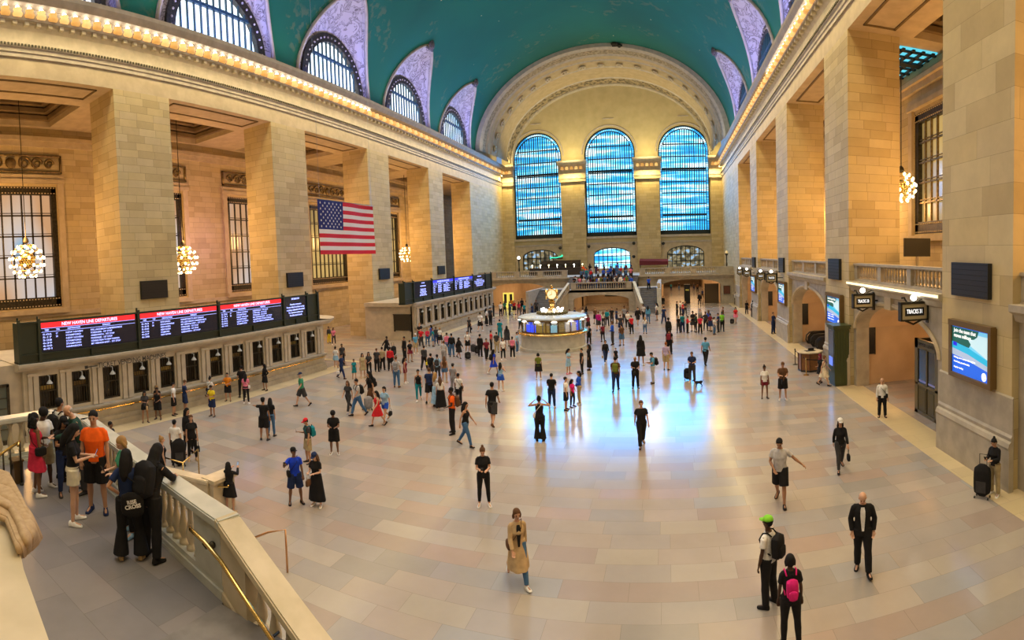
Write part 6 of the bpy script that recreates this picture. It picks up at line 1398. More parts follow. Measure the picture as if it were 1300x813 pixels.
P_(657, 423, 448, 80, 'stand', 'm', 'tee/lblue', 'jeans/denim', 'short/black', 'light', 'white', who='light blue tee and jeans touching the booth')
P_(661, 400, 420, 165, 'walk', 'f', 'long/teal', 'leggings/black', 'bob/black', 'light', 'black', items='hb:maroon:L', who='teal top with a dark red bag behind the booth')
P_(596, 403, 423, 20, 'stand', 'f', 'tee/char', 'pants/black', 'bob/black', 'light', 'black', items='hb:black:L', who='charcoal top and black bag at the far counter')
P_(610, 396, 421, 160, 'walk', 'm', 'tee/white', 'shorts/black', 'short/black', 'light', 'white', who='white tee and black shorts walking at the far counter')
P_(618, 392, 414, 100, 'stand', 'f', 'tee/white', 'long_skirt/black', 'long/black', 'light', 'black', who='white tee and long black skirt at the far counter end')
P_(623, 390, 413, 140, 'stand', 'm', 'tee/char', 'pants/black', 'short/black', 'light', 'black', who='charcoal tee at the far counter end')
P_(627, 385, 402, 90, 'stand', 'm', 'long/black', 'pants/black', 'short/black', 'dark', 'black', who='black clothes at the very end of the far counter')
P_(934, 371, 387, 60, 'stand', 'm', 'shirt/white', 'pants/black', 'short/black', 'mid', 'black', who='white shirt and black trousers by the far right corner')
P_(934, 390, 411, 10, 'walk', 'f', 'tee/red', 'mini/pink', 'long/black', 'light', 'char', who='red top and pink skirt pulling a small black case')
P_(948, 382, 399, 30, 'cross', 'm', 'blazer/black', 'pants/black', 'short/black', 'brown', 'black', who='black suit, left of two near the far right screens')
P_(956, 382, 403, 170, 'stand', 'm', 'shirt/lgrey', 'pants/black', 'short/black', 'brown', 'black', items='bp:black', who='grey shirt with a black backpack near the far right screens')
P_(982, 397, 424, 60, 'cross', 'm', 'long/navy', 'pants/navy', 'short/brown', 'light', 'black', who='dark uniform standing before the escalator arch')
P_(409, 441, 467, 150, 'stand', 'f', 'tee/white', 'mini/lblue', 'bun/black', 'fair', 'white', who='white tee and pale blue skirt leaning at the first counter end')
P_(417, 451, 465, 100, 'stand', 'f', 'tee/lgrey', 'shorts/brown', 'short/black', 'light', 'char', who='grey, a small child at the first counter end', hmin=.95, hmax=1.2)
P_(423, 440, 465, 20, 'stand', 'm', 'tee/char', 'pants/black', 'short/black', 'brown', 'black', who='charcoal tee at the first counter end')
P_(418, 419, 436, 40, 'stand', 'm', 'long/char', 'pants/yellow', 'short/black', 'mid', 'black', who='yellow trousers behind the first counter end')
P_(424, 423, 438, 10, 'stand2', 'f', 'tee/pink', 'leggings/char', 'long/black', 'light', 'white', who='pink top behind the first counter end')
# ---- the crowd right of centre and at the passages: rows of (u, v_head, v_foot)
tops = ['tee', 'tee', 'long', 'tee', 'tank', 'shirt']; bots = ['jeans', 'pants', 'shorts', 'leggings', 'jeans']
def crowd(rows, where, group=None):
    for i, r in enumerate(rows):
        u, vh, vf, tc = r[:4]; bc = r[4] if len(r) > 4 else R.choice(['black', 'navy', 'denim', 'black', 'char'])
        sx = R.choice('mf'); tp = R.choice(['tee', 'tee', 'long']); bt = R.choice(['jeans', 'pants', 'shorts']) if sx == 'm' else R.choice(['leggings', 'jeans', 'skirt'])
        pose = R.choice(['stand', 'stand2', 'phone', 'hip', 'walk'])
        P_(u, vh, vf, R.choice([-150, -90, -20, 20, 80, 160, 175]), pose, sx, tp+'/'+tc, bt+'/'+bc, R.choice(['short', 'short'] if sx == 'm' else ['long', 'bob', 'pony'])+'/'+R.choice(['black', 'brown', 'black', 'blond']), R.choice(['light', 'mid', 'fair', 'brown']), 'black', who='%s top, %s' % (cname(tc), where), hmin=1.5, hmax=1.85, lod=2)
crowd([(861.5, 402, 423, 'black'), (866.6, 399, 423, 'teal'), (873, 403, 423, 'red'), (880, 394, 421, 'black'), (889, 401, 424, 'crimson'), (896, 396, 420, 'char'), (902, 398, 421, 'maroon'), (907, 403, 425, 'white'), (912, 398, 422, 'navy'), (917, 397, 422, 'lime'), (918, 390, 412, 'brown'), (889, 393, 414, 'grey'), (884, 398, 422, 'dgreen'), (900, 394, 416, 'blue')], 'in the big cluster before the wide passage')
crowd([(859.6, 383, 401, 'black'), (864, 382, 400, 'white'), (867, 384, 403, 'red'), (870, 383, 401, 'char')], 'in the small cluster at the passage mouth')
crowd([(842, 376, 391, 'black'), (843, 389, 411, 'navy'), (834, 385, 407, 'white'), (888, 370, 389, 'black'), (892, 367, 380, 'navy'), (881, 359, 370, 'char'), (885.5, 360, 371, 'brown'), (862, 359, 369, 'black'), (852, 361, 370, 'teal')], 'at or inside the wide passage')
crowd([(817, 386, 407, 'lgrey'), (823, 389, 411, 'sky'), (819, 403, 424, 'white'), (810, 390, 413, 'black'), (802, 401, 424, 'red'), (793, 389, 411, 'grey'), (789.5, 412, 439, 'brown'), (783, 392, 411, 'navy'), (777, 391, 412, 'black'), (771, 393, 414, 'teal'), (778, 405, 438, 'blue'), (765.5, 415, 434, 'maroon'), (788, 400, 423, 'char'), (797, 395, 418, 'white')], 'in the crowd before the far stairs')
crowd([(724, 393, 412, 'grey'), (730, 391, 410, 'navy'), (740, 391, 411, 'white'), (747, 400, 421, 'maroon'), (744.5, 389, 407, 'black'), (760, 393, 420, 'magenta'), (756, 391, 411, 'brown'), (748, 418, 437, 'black'), (766, 396, 415, 'cream')], 'right behind the information booth')
crowd([(641, 382, 400, 'green'), (647, 383, 400, 'navy'), (653, 381, 400, 'red'), (659, 383, 401, 'crimson'), (666, 385, 403, 'teal'), (670, 377, 396, 'black'), (676, 383, 406, 'navy'), (681, 381, 400, 'char'), (650, 379, 396, 'amber'), (663, 379, 396, 'black'), (636, 384, 402, 'white'), (673, 379, 397, 'cream')], 'by the left far passage')
crowd([(550, 420, 440, 'teal'), (559, 418, 439, 'white'), (535, 421, 440, 'red'), (543, 421, 440, 'crimson'), (554, 417, 437, 'char'), (548, 414, 434, 'blue')], 'waiting along the far ticket counter')
P_(814, 359, 371, 170, 'walk', 'm', 'tee/blue', 'pants/black', 'short/black', 'mid', 'black', who='blue shirt climbing the right flight of the far stairs', z0=2.1, hmin=1.6, hmax=1.8) if False else None
pp = Vector((6.6, 70.0, 2.45)); pr = make_person(pp, facing(pp, 170), 1.75, 'walk', 'm', 'tee', 'blue', 'pants', 'black', 'short', 'black', 'mid', lod=2, label='person in a blue shirt climbing the right flight of the far stairs')
# ---- the dense crowd on the far landing, the upper steps and the balcony
G = 'people crowding the far landing and upper steps'; LAB = 'one of the people crowding the far landing and upper steps'
cc = ['black', 'navy', 'char', 'white', 'teal', 'red', 'grey', 'denim', 'maroon', 'black', 'blue', 'pink', 'olive', 'orange', 'lgrey', 'black']
for row, (y, z, n, ps) in enumerate([(68.9, PZ, 13, 'mix'), (69.9, PZ, 12, 'mix'), (71.2, PZ+.30, 10, 'sit'), (72.1, PZ+.60, 11, 'sit'), (73.0, PZ+.9, 10, 'mix'), (74.0, PZ+1.2, 10, 'mix'), (75.4, BF, 8, 'mix')]):
    for i in range(n):
        x = -3.2+7.8*(i+.5)/n+R.uniform(-.15, .15); sx = R.choice('mf'); pose = 'sit' if ps == 'sit' else R.choice(['stand', 'stand2', 'phone', 'stand'])
        p_ = (x, y+R.uniform(-.12, .12) if ps != 'sit' else y, z)
        make_person(p_, facing(p_, R.choice([-30, 0, 20, 150, 80])) if pose != 'sit' else facing(p_, R.uniform(-15, 15)), R.uniform(1.58, 1.8), pose, sx, R.choice(['tee', 'long', 'tee']), R.choice(cc), 'jeans' if sx == 'm' else 'leggings', R.choice(['black', 'navy', 'denim', 'char']), 'short' if sx == 'm' else 'long', R.choice(['black', 'brown', 'black']), R.choice(['light', 'mid', 'brown']), 'black', lod=2, label=LAB, group=G)
# labels: each must point to one person only
from collections import Counter
seen = Counter(P.o['label'] for P in PEOPLE)
for P in PEOPLE:
    if seen[P.o['label']] > 1:
        near = min((Q for Q in PEOPLE if Q is not P and Q.who != P.who), key=lambda Q: (Q.pos-P.pos).length)
        P.o['label'] = ' '.join((P.o['label'].split(',')[0]+', '+('left' if P.u < near.u else 'right')+' of the '+near.who.split(',')[0]).split()[:16])
for o in list(COL.objects):
    if 'label' in o.keys():
        w_ = o['label'].split()
        if len(w_) > 16: o['label'] = ' '.join(w_[:16]).rstrip(',')
P_(1050, 436, 463, -60, 'stand', 'm', 'long/black', 'pants/black', 'short/black', 'dark', 'black', who='black uniform standing behind the wooden podium')
# ---- suitcases, a dog
def at(u, v): p = pix(u, v, 2, 0); p.z = 0; return p
for u, v, off, h, c, lb in ((468, 521, 10, .62, 'grey', 'grey hard suitcase beside the person in brown trousers'), (228, 592, 5, .95, 'black', 'large black suitcase before the person in a white tee near the brass rail'),
        (1269, 620, -20, .92, 'black', 'tall black suitcase held by the person at the nearest right pier'), (873, 483, 10, .62, 'black', 'black suitcase beside the person in the navy tee with the dog'),
        (594, 457, 20, .5, 'black', 'black suitcase pulled by the person in a black robe'), (601, 448, 0, .6, 'char', 'dark grey suitcase beside the white tee and black shorts'), (606, 450, 10, .6, 'black', 'black suitcase beside the person in a black cap'),
        (929.5, 412, 0, .5, 'black', 'small black suitcase pulled by the person in a pink skirt'), (500, 452, 40, .7, 'black', 'black case dragged before the small door')):
    p = at(u, v)
    if u == 1269: p = Vector((17.35, p.y-.25, 0))
    suitcase(p, facing(p, off), h, c, lb, .5 if h > .9 else .42)
pd = at(887, 492); t = thing('dog', 'small black dog on a lead beside the person in the navy tee', 'dog', pd, facing(pd, -70))
g = MB(); g.tube([(0, -.20, .27), (0, -.15, .28), (0, -.02, .26), (0, .12, .27), (0, .19, .29)], [.05, .075, .068, .085, .055], 12)
g.tube([(0, .17, .30), (0, .23, .37)], [.05, .042], 10); g.sphere((0, .26, .40), .052, 10, 8, (.95, 1.1, .95)); g.tube([(0, .29, .39), (0, .36, .37)], [.032, .02], 8)
for sx in (-1, 1):
    g.tube([(sx*.035, -.16, .27), (sx*.045, -.11, .18), (sx*.045, -.19, .10), (sx*.045, -.175, .015), (sx*.045, -.14, .012)], [.045, .032, .016, .013, .016], 8)
    g.tube([(sx*.035, .13, .26), (sx*.04, .12, .15), (sx*.04, .135, .02), (sx*.04, .16, .012)], [.036, .02, .013, .016], 8)
    g.tube([(sx*.03, .25, .44), (sx*.045, .24, .50)], [.02, .006], 6)
g.tube([(0, -.21, .29), (0, -.27, .36), (0, -.27, .42)], [.018, .012, .006], 6)
me = remesh(g, 'body', .011, 2); o = bpy.data.objects.new('body', me); COL.objects.link(o); o.parent = t; me.materials.clear(); me.materials.append(cloth_mat('black'))
g = MB(); g.tube([(0, .20+.05*math.cos(a*PI/6), .335+.05*math.sin(a*PI/6)*1.0) if False else (.05*math.cos(a*PI/6), .205+.02*math.sin(a*PI/6), .34+.045*math.sin(a*PI/6)) for a in range(13)], .008, 6, False); g.obj('collar', cloth_mat('red'), t, True)
g = MB(); g.tube([(0, .2, .38), (.1, .2, .6), (.35, .1, .95)], .005, 5); g.obj('lead', cloth_mat('char'), t, True)
# the coat draped over the ledge in front of the camera, and the lettering on two shirts
cz = 5.62
ctrl = [[(-4, 597), (12, 603), (27, 632), (40, 660), (51, 683)], [(-4, 618), (12, 626), (29, 652), (42, 674), (46, 690)], [(-4, 638), (14, 645), (27, 664), (37, 684), (38, 697)], [(-4, 655), (9, 661), (17, 680), (24, 699), (27, 706)]]
t = thing('coat', 'camel coloured coat draped over the stone ledge at the lower left corner', 'coat', pix(10, 660, 2, cz))
q0 = Vector(t.location); NR, NC = 48, 36; g = MB(); rows = []
def bil(r, c):
    i = min(2, int(r)); j = min(3, int(c)); a, b = r-i, c-j
    P4 = [Vector(ctrl[i][j]), Vector(ctrl[i][j+1]), Vector(ctrl[i+1][j]), Vector(ctrl[i+1][j+1])]
    return (P4[0]*(1-b)+P4[1]*b)*(1-a)+(P4[2]*(1-b)+P4[3]*b)*a
for i in range(NR+1):
    rr = i/NR*3; row = []
    for j in range(NC+1):
        c_ = j/NC*4; p = bil(rr, c_); z = cz + .03 + .035*max(0, 1-abs(rr-1.9-.12*c_)/.16)**.7 - .018*max(0, 1-abs(rr-1.62-.12*c_)/.12) - .012*max(0, 1-abs(rr-.9+.12*c_)/.10) + .010*math.sin(c_*1.7+rr*.8) - (.20*max(0, (c_-2.6)/1.4)**1.6)
        w3 = pix(p.x, p.y, 2, z); row.append(Vector(w3)-q0)
    rows.append(row)
g.ringloft(rows, False, False); o = g.obj('cloth', noisy('camel_wool', (.40, .29, .18), (.48, .36, .23), 30, .95, bump=.06, spec=.1), t, True)
md = o.modifiers.new('t', 'SOLIDIFY'); md.thickness = .022; md = o.modifiers.new('s', 'SUBSURF'); md.levels = 1; md.render_levels = 1
g = MB(); g.tube([Vector(r[NC]) for r in rows], .016, 8); g.tube([Vector(rows[NR][j]) for j in range(NC+1)], .016, 8); g.obj('hem', MC['camel_wool'], t, True)
# ================================================================== fittings of the right side
t = None
def ad_screen(y0, y1, z0, z1, label, near=False):
    X = HX-.05; t = thing('advert_screen', label, 'screen', (X, (y0+y1)/2, z0)); hy = (y1-y0)/2; hz = z1-z0
    mb = MB(); f = .16
    mb.box(-.118, .08, -hy-f+.01, hy+f-.01, -f+.01, hz+f-.01); mb.box(-.21, .0, -hy-f-.02, hy+f+.02, hz+.005, hz+f+.04)
    for a, b, c, d in ((-hy-f, -hy, -f, hz), (hy, hy+f, -f, hz), (-hy, hy, -f, 0)): mb.box(-.20, -.12, a, b, c, d)
    mb.obj('frame', mat('bronze_brown', (.20, .13, .05), .4, .5), t)
    L = lambda p: (-.125-p[0]*.0, p[0], p[1])
    s_ = MB(); s_.box(-.135, -.125, -hy, hy, 0, hz); sc_ = s_.obj('screen', mat('ad_blue', (.01, .1, .6), .3, 0, (.01, .13, .80), .8), t)
    def poly(pts, name, m, off): g = MB(); g.add([(-.137-off, hy-u*2*hy, v*hz) for u, v in pts], [list(range(len(pts)))]); g.obj(name, m, sc_)
    E = lambda n, c, e: mat(n, c, .4, 0, c, e*.65)
    poly([(.02, .62), (.98, .40), (.98, .98), (.02, .98)], 'sky', E('ad_sky', (.18, .58, .90), 1.1), .001)
    poly([(.35, .72), (.98, .45), (.98, .90), (.7, .9)], 'cloud', E('ad_cloud', (.55, .82, .95), 1.0), .002)
    poly([(.0, .60), (.20, .62), (.48, .60), (.53, .68), (.46, .76), (.62, .80), (.70, .86), (.74, .98), (.0, .98)], 'trees', E('ad_trees', (.01, .12, .10), .9), .003)
    poly([(.0, .66), (.45, .60), (1, .44), (1, .32), (.45, .46), (.0, .52)], 'train', E('ad_train', (.02, .45, .75), 1.1), .004)
    poly([(.03, .66), (.14, .65), (.14, .57), (.03, .58)], 'train_cab', E('ad_cab', (.02, .02, .8), 1.1), .006)
    poly([(.0, .52), (.45, .46), (1, .32), (1, .22), (.45, .33), (.0, .38)], 'lower_band', E('ad_silver', (.40, .52, .75), 1.0), .004)
    r, u_ = (0, -1, 0), (0, 0, 1); W2 = mat('ad_white_text', (1, 1, 1), .5, 0, (1, 1, 1), 1.0)
    def tx(s, size, u, v, wd, sl=-.22):
        d = Vector((0, -1, sl if False else 0)); text(s, size*hz/1.5, (-.145, hy-u*2*hy, v*hz), r, u_, W2, sc_, 'lettering', wd*2*hy, 'LEFT', .002, .002)
    tx('Join the team that', .17, .05, .91, .62); tx('moves millions.', .17, .05, .80, .50)
    if near:
        tx('Hiring now across the region', .07, .05, .33, .6); tx('Good pay, great benefits', .07, .05, .24, .45); tx('Apply today', .07, .05, .12, .28)
    else:
        for v in (.30, .22, .12): tx('Apply online', .07, .05, v, .5)
    g = MB(); g.lathe([(0, 0), (.085*hz, 0), (.085*hz, .004), (0, .004)], n=24); g.xf(Tm((-.141, hy-.88*2*hy, .10*hz)) @ Ry(-90)); g.obj('logo_disc', W2, sc_)
    g = MB(); c0 = (-.147, hy-.90*2*hy, .10*hz); g.tube([(c0[0], c0[1]+.03*hz*math.cos(a_*PI/8+1.2), c0[2]+.045*hz*math.sin(a_*PI/8+1.2)) for a_ in range(12)], .006*hz, 5); g.obj('logo_mark', MC['ad_blue'], sc_)
ad_screen(13.36, 15.55, 3.0, 4.55, 'largest bright blue advertising screen on the nearest right pier', True)
ad_screen(27.45, 29.8, 3.05, 4.5, 'blue advertising screen between the green kiosk and the podium')
ad_screen(41.2, 43.5, 3.0, 4.5, 'blue advertising screen beyond the escalator archway')
ad_screen(55.5, 58.1, 2.95, 4.5, 'smallest, farthest blue advertising screen')
# hanging track signs
def track_sign(u0, u1, v0, v1, Y, words, label, side=1):
    a = Vector(pix(u0, v1, 1, Y)); b = Vector(pix(u1, v0, 1, Y)); w_ = b.x-a.x; h_ = b.z-a.z
    sh = min(0, HX+.2-b.x)
    t = thing('track_sign', label, 'sign', (a.x+w_/2+sh, Y, a.z)); k = w_
    mb = MB(); f = .09*k; mb.box(-w_/2, w_/2, -.10, .10, 0, h_)
    mb.obj('casing', mat('sign_cream', (.55, .46, .28), .5), t)
    mb = MB()
    for a0, a1, c, d in ((-w_/2-.03, w_/2+.03, -.03, .03), (-w_/2-.03, w_/2+.03, h_-.03, h_+.06), (-w_/2-.03, -w_/2+.03, 0, h_), (w_/2-.03, w_/2+.03, 0, h_)): mb.box(a0, a1, -.14, .12, c, d)
    mb.box(w_/2+.02, w_/2+.12, -.1, .1, -.14, h_+.1)
    mb.tube([(-w_*.3, 0, -.03), (0, 0, -.17), (w_*.3, 0, -.03)], .04, 6); mb.obj('frame', M_bronze, t)
    mb = MB(); mb.box(-w_*.36, w_*.36, -.115, -.10, h_*.26, h_*.74); pn = mb.obj('display', M_black, t)
    text(words, h_*.36, (0, -.12, h_*.5), (1, 0, 0), (0, 0, 1), mat('sign_text', (1, 1, 1), .5, 0, (1, 1, 1), 1.3), pn, 'lettering', w_*.58, weight=.0)
    g = MB(); g.sphere((0, -.02, h_+.2), .12, 14, 10); g.obj('globe_lamp', M_bulbw, t, True)
    g = MB(); g.lathe([(.0, h_+.05), (.1, h_+.06), (.06, h_+.1), (0, h_+.1)], n=12); g.tube([(-w_*.25, 0, h_+.05), (-w_*.35, 0, h_+.22), (-w_*.45, 0, h_+.2)], .04, 6); g.tube([(w_*.2, 0, h_+.08), (w_*.5, 0, h_+.2), (w_*.95, 0, h_+.12)], .03, 6)
    g.tube([(w_/2+.07, 0, h_*.5), (HX+.3-t.location.x, 0, h_*.5)], .04, 6); g.obj('bracket', M_bronze, t, True)
track_sign(1145, 1178, 384, 407, 18.2, 'TRACKS 31', 'nearest hanging track sign with a globe lamp above the nearest archway')
track_sign(1083, 1107, 374, 391, 23.2, 'TRACKS 30', 'second hanging track sign with a globe lamp above the nearest archway')
track_sign(973, 985, 348, 358, 42.6, 'TRACKS 28', 'third track sign, beyond the escalator archway')
track_sign(961, 970, 347, 354.5, 48.5, 'TRACKS 27', 'fourth track sign, beyond the escalator archway')
track_sign(944, 952, 344, 350, 57.0, 'TRACKS 25', 'fifth track sign, small, by the farthest screen')
track_sign(936, 942, 342.5, 348, 63.5, 'TRACKS 24', 'sixth and farthest track sign')
# green kiosk
t = thing('ticket_kiosk', 'tall dark green ticket kiosk against the second right pier', 'kiosk', (17.85, 26.95, 0))
mb = MB(); mb.box(-.4, .4, -.55, .55, .12, 3.1); mb.box(-.36, .36, -.5, .5, 0, .12); mb.box(-.46, .46, -.61, .61, 3.0, 3.12); mb.box(-.5, .5, -.65, .65, 3.12, 3.2)
for k in range(5): y = -.5+k*.2; 
for k in range(6): x = -.38+k*.152; mb.box(x-.01, x+.01, -.565, -.55, .2, 2.95)
mb.obj('casing', mat('kiosk_green', (.055, .075, .03), .4, .3), t)
mb = MB(); mb.box(-.42, -.40, -.42, .42, 1.2, 2.9); mb.obj('panel', mat('kiosk_panel', (.06, .065, .10), .2), t)
mb = MB(); mb.box(-.44, -.42, -.3, .3, 1.05, 1.5); mb.obj('screen', mat('kiosk_screen', (.05, .08, .4), .2, 0, (.15, .25, .9), .8), t)
# wooden podium with belt barriers
t = thing('podium', 'wooden podium with a pale octagonal top behind belt barriers', 'podium', (17.3, 30.75, 0), .12)
def octo(r, z, q=1.0): return [(r*math.cos(PI/8+k*PI/4)*1.05, r*math.sin(PI/8+k*PI/4)*q, z) for k in range(8)]
mb = MB(); mb.ringloft([octo(.66, .05), octo(.66, 1.08)]); mb.obj('body', noisy('walnut', (.16, .065, .02), (.24, .10, .03), 5, .35), t)
mb = MB(); mb.ringloft([octo(.70, 0), octo(.70, .08), octo(.66, .1)]); mb.obj('plinth', M_black, t)
mb = MB()
for k in range(8): a = PI/8+k*PI/4; mb.tube([(.67*math.cos(a)*1.05, .67*math.sin(a), .08), (.67*math.cos(a)*1.05, .67*math.sin(a), 1.07)], .025, 6)
mb.obj('moulding', mat('walnut_dark', (.08, .03, .012), .35), t)
mb = MB(); mb.ringloft([octo(.74, 1.08), octo(.76, 1.11), octo(.74, 1.15)]); mb.obj('top', M_cream, t)
mb = MB(); mb.box(-.3, .3, -.18, .2, 1.152, 1.17); mb.box(-.05, .3, .1, .2, 1.17, 1.28); mb.obj('monitor', M_black, t)
ps = [pix(1009.5, 463, 2, 0), pix(1023.5, 476.5, 2, 0), pix(1048, 477.5, 2, 0)]
for i, (p, lb) in enumerate(zip(ps, ('left', 'middle', 'right'))):
    t = thing('barrier_post', '%s post of the belt barrier around the wooden podium' % lb, 'barrier post', (p.x, p.y, 0))
    mb = MB(); mb.lathe([(0, 0), (.17, 0), (.17, .02), (.03, .05), (.03, .93), (.045, .94), (.045, .99), (0, 1.0)], n=14); mb.obj('post', M_bronze if i == 0 else M_brass, t, 'auto')
    if i < 2:
        q = ps[i+1]; mb = MB(); d = q-p
        mb.hexa([(-.004, .03), (d.x-.004, d.y-.03), (d.x+.004, d.y-.03), (.004, .03)], [.86]*4, [.92]*4); mb.obj('belt', cloth_mat('black'), t)
# escalator
t = thing('escalator', 'dark escalator entrance inside the second archway', 'escalator', (19.3, 38.4, 0))
mb = MB(); mb.box(-.4, 4.2, -2.6, 2.9, 0.0, .06); mb.obj('floor_plate', M_dfloor, t)
for y in (-1.9, -.6, .8, 2.1):
    g = MB(); path = [(.5, y, .12), (.1, y, .18), (-.02, y, .42), (.02, y, .75), (.25, y, .96), (.6, y, 1.0), (1.4, y, 1.0), (4.0, y, .1)]
    g.tube(path, .055, 8); g.obj('handrail', M_black, t, True)
    g = MB(); g.add([(.1, y-.02, .1), (.1, y-.02, .6), (.35, y-.02, .93), (1.4, y-.02, .95), (4.0, y-.02, .05), (4.0, y-.02, .0)]+[(.1, y+.02, .1), (.1, y+.02, .6), (.35, y+.02, .93), (1.4, y+.02, .95), (4.0, y+.02, .05), (4.0, y+.02, 0)], [[0,1,2,3,4,5], [11,10,9,8,7,6]]+[[i, (i+1) % 6, 6+(i+1) % 6, 6+i] for i in range(6)])
    g.obj('side_panel', mat('smoked_panel', (.03, .03, .03), .25), t)
for y in (-1.25, 1.45):
    g = MB()
    for k in range(12): g.box(.3+k*.3, .58+k*.3, y-.5, y+.5, .06, .12-.0*k)
    g.obj('steps', M_steel, t)
# track gate
t = thing('track_gate', 'olive bronze double gate with dark glass inside the nearest archway', 'gate', (19.45, 19.9, 0), 0)
mb = MB()
for y0, y1, z0, z1 in ((-1.05, -.75, 0, 3.25), (.80, 1.1, 0, 3.25), (-1.05, 1.1, 2.85, 3.25), (-.06, .04, 1.3, 2.9), (-1.05, 1.1, 0, .15), (-1.05, 1.1, 1.25, 1.35)): mb.box(-.06, .06, y0, y1, z0, z1)
mb.obj('frame', mat('olive_bronze', (.16, .13, .055), .4, .5), t)
mb = MB()
for a, b in ((-.75, -.06), (.04, .8)): mb.box(-.03, .03, a, b, .15, 1.25); mb.box(-.045, -.03, a+.1, b-.1, .28, 1.12)
mb.obj('lower_panel', mat('olive_bronze_dark', (.10, .085, .035), .45, .5), t)
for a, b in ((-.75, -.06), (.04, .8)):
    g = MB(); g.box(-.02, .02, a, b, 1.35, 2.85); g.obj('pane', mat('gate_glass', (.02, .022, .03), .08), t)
    g = MB(); g.box(-.03, -.021, a+.05, b-.05, 1.42, 1.50); g.obj('light_reflection_strip' if False else 'painted_glint', mat('painted_glint', (.3, .3, .6), .3, .8), t)  # bluish strip standing in for a light reflection on the glass
text('UPPER LEVEL', .2, (-.07, .02, 3.05), (0, -1, 0), (0, 0, 1), M_black, t, 'lettering', 1.5)
mb = MB(); mb.box(.0, .9, 1.1, 1.2, 0, 3.2); mb.box(-.06, 1.2, -1.2, -1.05, 0, 3.3); mb.obj('side_post', M_bronze, t)
t = thing('gate_door', 'dark bronze door deeper inside the nearest archway', 'door', (22.6, 24.2, 0))
mb = MB(); mb.box(-.05, .05, -.8, .8, 0, 2.5); mb.obj('leaf', M_bronze, t)
mb = MB(); mb.box(-.07, -.05, -.85, -.75, 0, 2.55); mb.box(-.07, -.05, .75, .85, 0, 2.55); mb.box(-.07, -.05, -.85, .85, 2.45, 2.6); mb.box(-.07, -.05, -.04, .04, 0, 2.5); mb.obj('frame', M_gold_br, t)
# black notice panels inside the arches
for (u0, u1, v0, v1, X), lb in zip(((1098, 1110, 407, 450, 26.3), (1015, 1025, 383, 412, 40.35), (972.5, 980, 367, 388, 54.4)), ('on the wall inside the nearest archway', 'on the wall behind the escalator', 'inside the third archway')):
    a = pix(u0, v1, 1, X); b = pix(u1, v0, 1, X)
    t = thing('notice_board', 'tall black notice board '+lb, 'panel', ((a.x+b.x)/2, X, a.z), -PI/2); w_ = abs(a.x-b.x)/2; h_ = b.z-a.z
    mb = MB(); mb.box(.0, .05, -w_, w_, 0, h_); mb.obj('panel', M_black, t)
    mb = MB(); mb.box(.0, .07, -w_-.04, -w_, -.04, h_+.04); mb.box(.0, .07, w_, w_+.04, -.04, h_+.04); mb.obj('frame', M_bronze, t)
# gallery screen and a person up there
t = thing('gallery_screen', 'black flat screen standing on the right gallery behind the balustrade', 'screen', (21.6, 25.2, 5.45))
mb = MB(); mb.box(-.75, .75, -.06, .06, 1.3, 2.25); mb.obj('screen', M_black, t)
mb = MB(); mb.box(-.06, .06, -.04, .04, 0, 1.3); mb.box(-.35, .35, -.2, .2, 0, .05); mb.obj('stand', M_steel, t)
p_ = Vector((20.4, 19.0, 5.45)); P = make_person(p_, facing(p_, -110), 1.72, 'stand', 'm', 'long', 'grey', 'pants', 'char', 'short', 'black', 'light', lod=1, label='person in a grey top standing on the right gallery by the nearest pier')
# ---- far balcony fittings
t = thing('restaurant_canopy', 'long dark red canopy on the right part of the far balcony', 'canopy', (6.95, 86.6, BF))
mb = MB(); mb.hexa([(-2.3, -.6), (2.3, -.6), (2.3, .8), (-2.3, .8)], [1.15, 1.15, 1.5, 1.5], [1.9, 1.7, 2.05, 2.2]); mb.obj('canopy', mat('canopy_red', (.13, .012, .02), .8), t)
mb = MB()
for x in (-2.2, 2.2):
    for y in (-.5, .7): mb.tube([(x, y, 0), (x, y, 1.3)], .05, 6)
mb.obj('pole', M_bronze, t)
t = thing('restaurant_bar', 'dark restaurant bar with small lamps on the left part of the far balcony', 'bar', (-8.0, 83.5, BF))
mb = MB(); mb.box(-4.6, 4.2, -.5, .5, 0, 1.1); mb.box(-4.7, 4.3, -.6, .6, 1.1, 1.18); mb.box(-3.0, 3.4, 1.2, 1.4, 0, 2.3); mb.obj('counter', mat('bar_wood', (.035, .022, .012), .4), t)
mb = MB()
for k in range(26): x = -2.8+k*.24; mb.lathe([(.0, 1.5), (.05, 1.5), (.05, 1.7), (.018, 1.76), (.018, 1.85), (0, 1.85)], (x, 1.0, 0), 8)
mb.box(-3, 3.4, .9, 1.2, 1.45, 1.5); mb.obj('shelf', M_bronze, t)
for k in range(7):
    x = -4.2+k*1.35; g = MB(); g.sphere((x, -.1, 1.62), .11, 8, 6); g.tube([(x, -.1, 1.18), (x, -.1, 1.5)], .03, 6); g.obj('lamp', M_bulbw if k % 2 else M_bulb, t, True)
t = thing('neon_sign', 'green neon sign on the left low window of the far balcony', 'sign', (-9.4, 88.55, 6.9))
g = MB(); g.tube([(-1.0, 0, 0), (-.6, 0, .15), (0, 0, .1), (.8, 0, .25), (1.3, 0, .45)], .07, 6); g.tube([(.9, 0, .3), (1.1, 0, .55), (1.3, 0, .2)], .06, 6); g.obj('tube', mat('neon_green', (.02, .5, .3), .4, 0, (.03, .9, .5), 1.5), t, True)
g = MB(); g.box(-1.1, 1.4, .06, .10, -.1, .1); g.obj('backing', M_bronze, t)
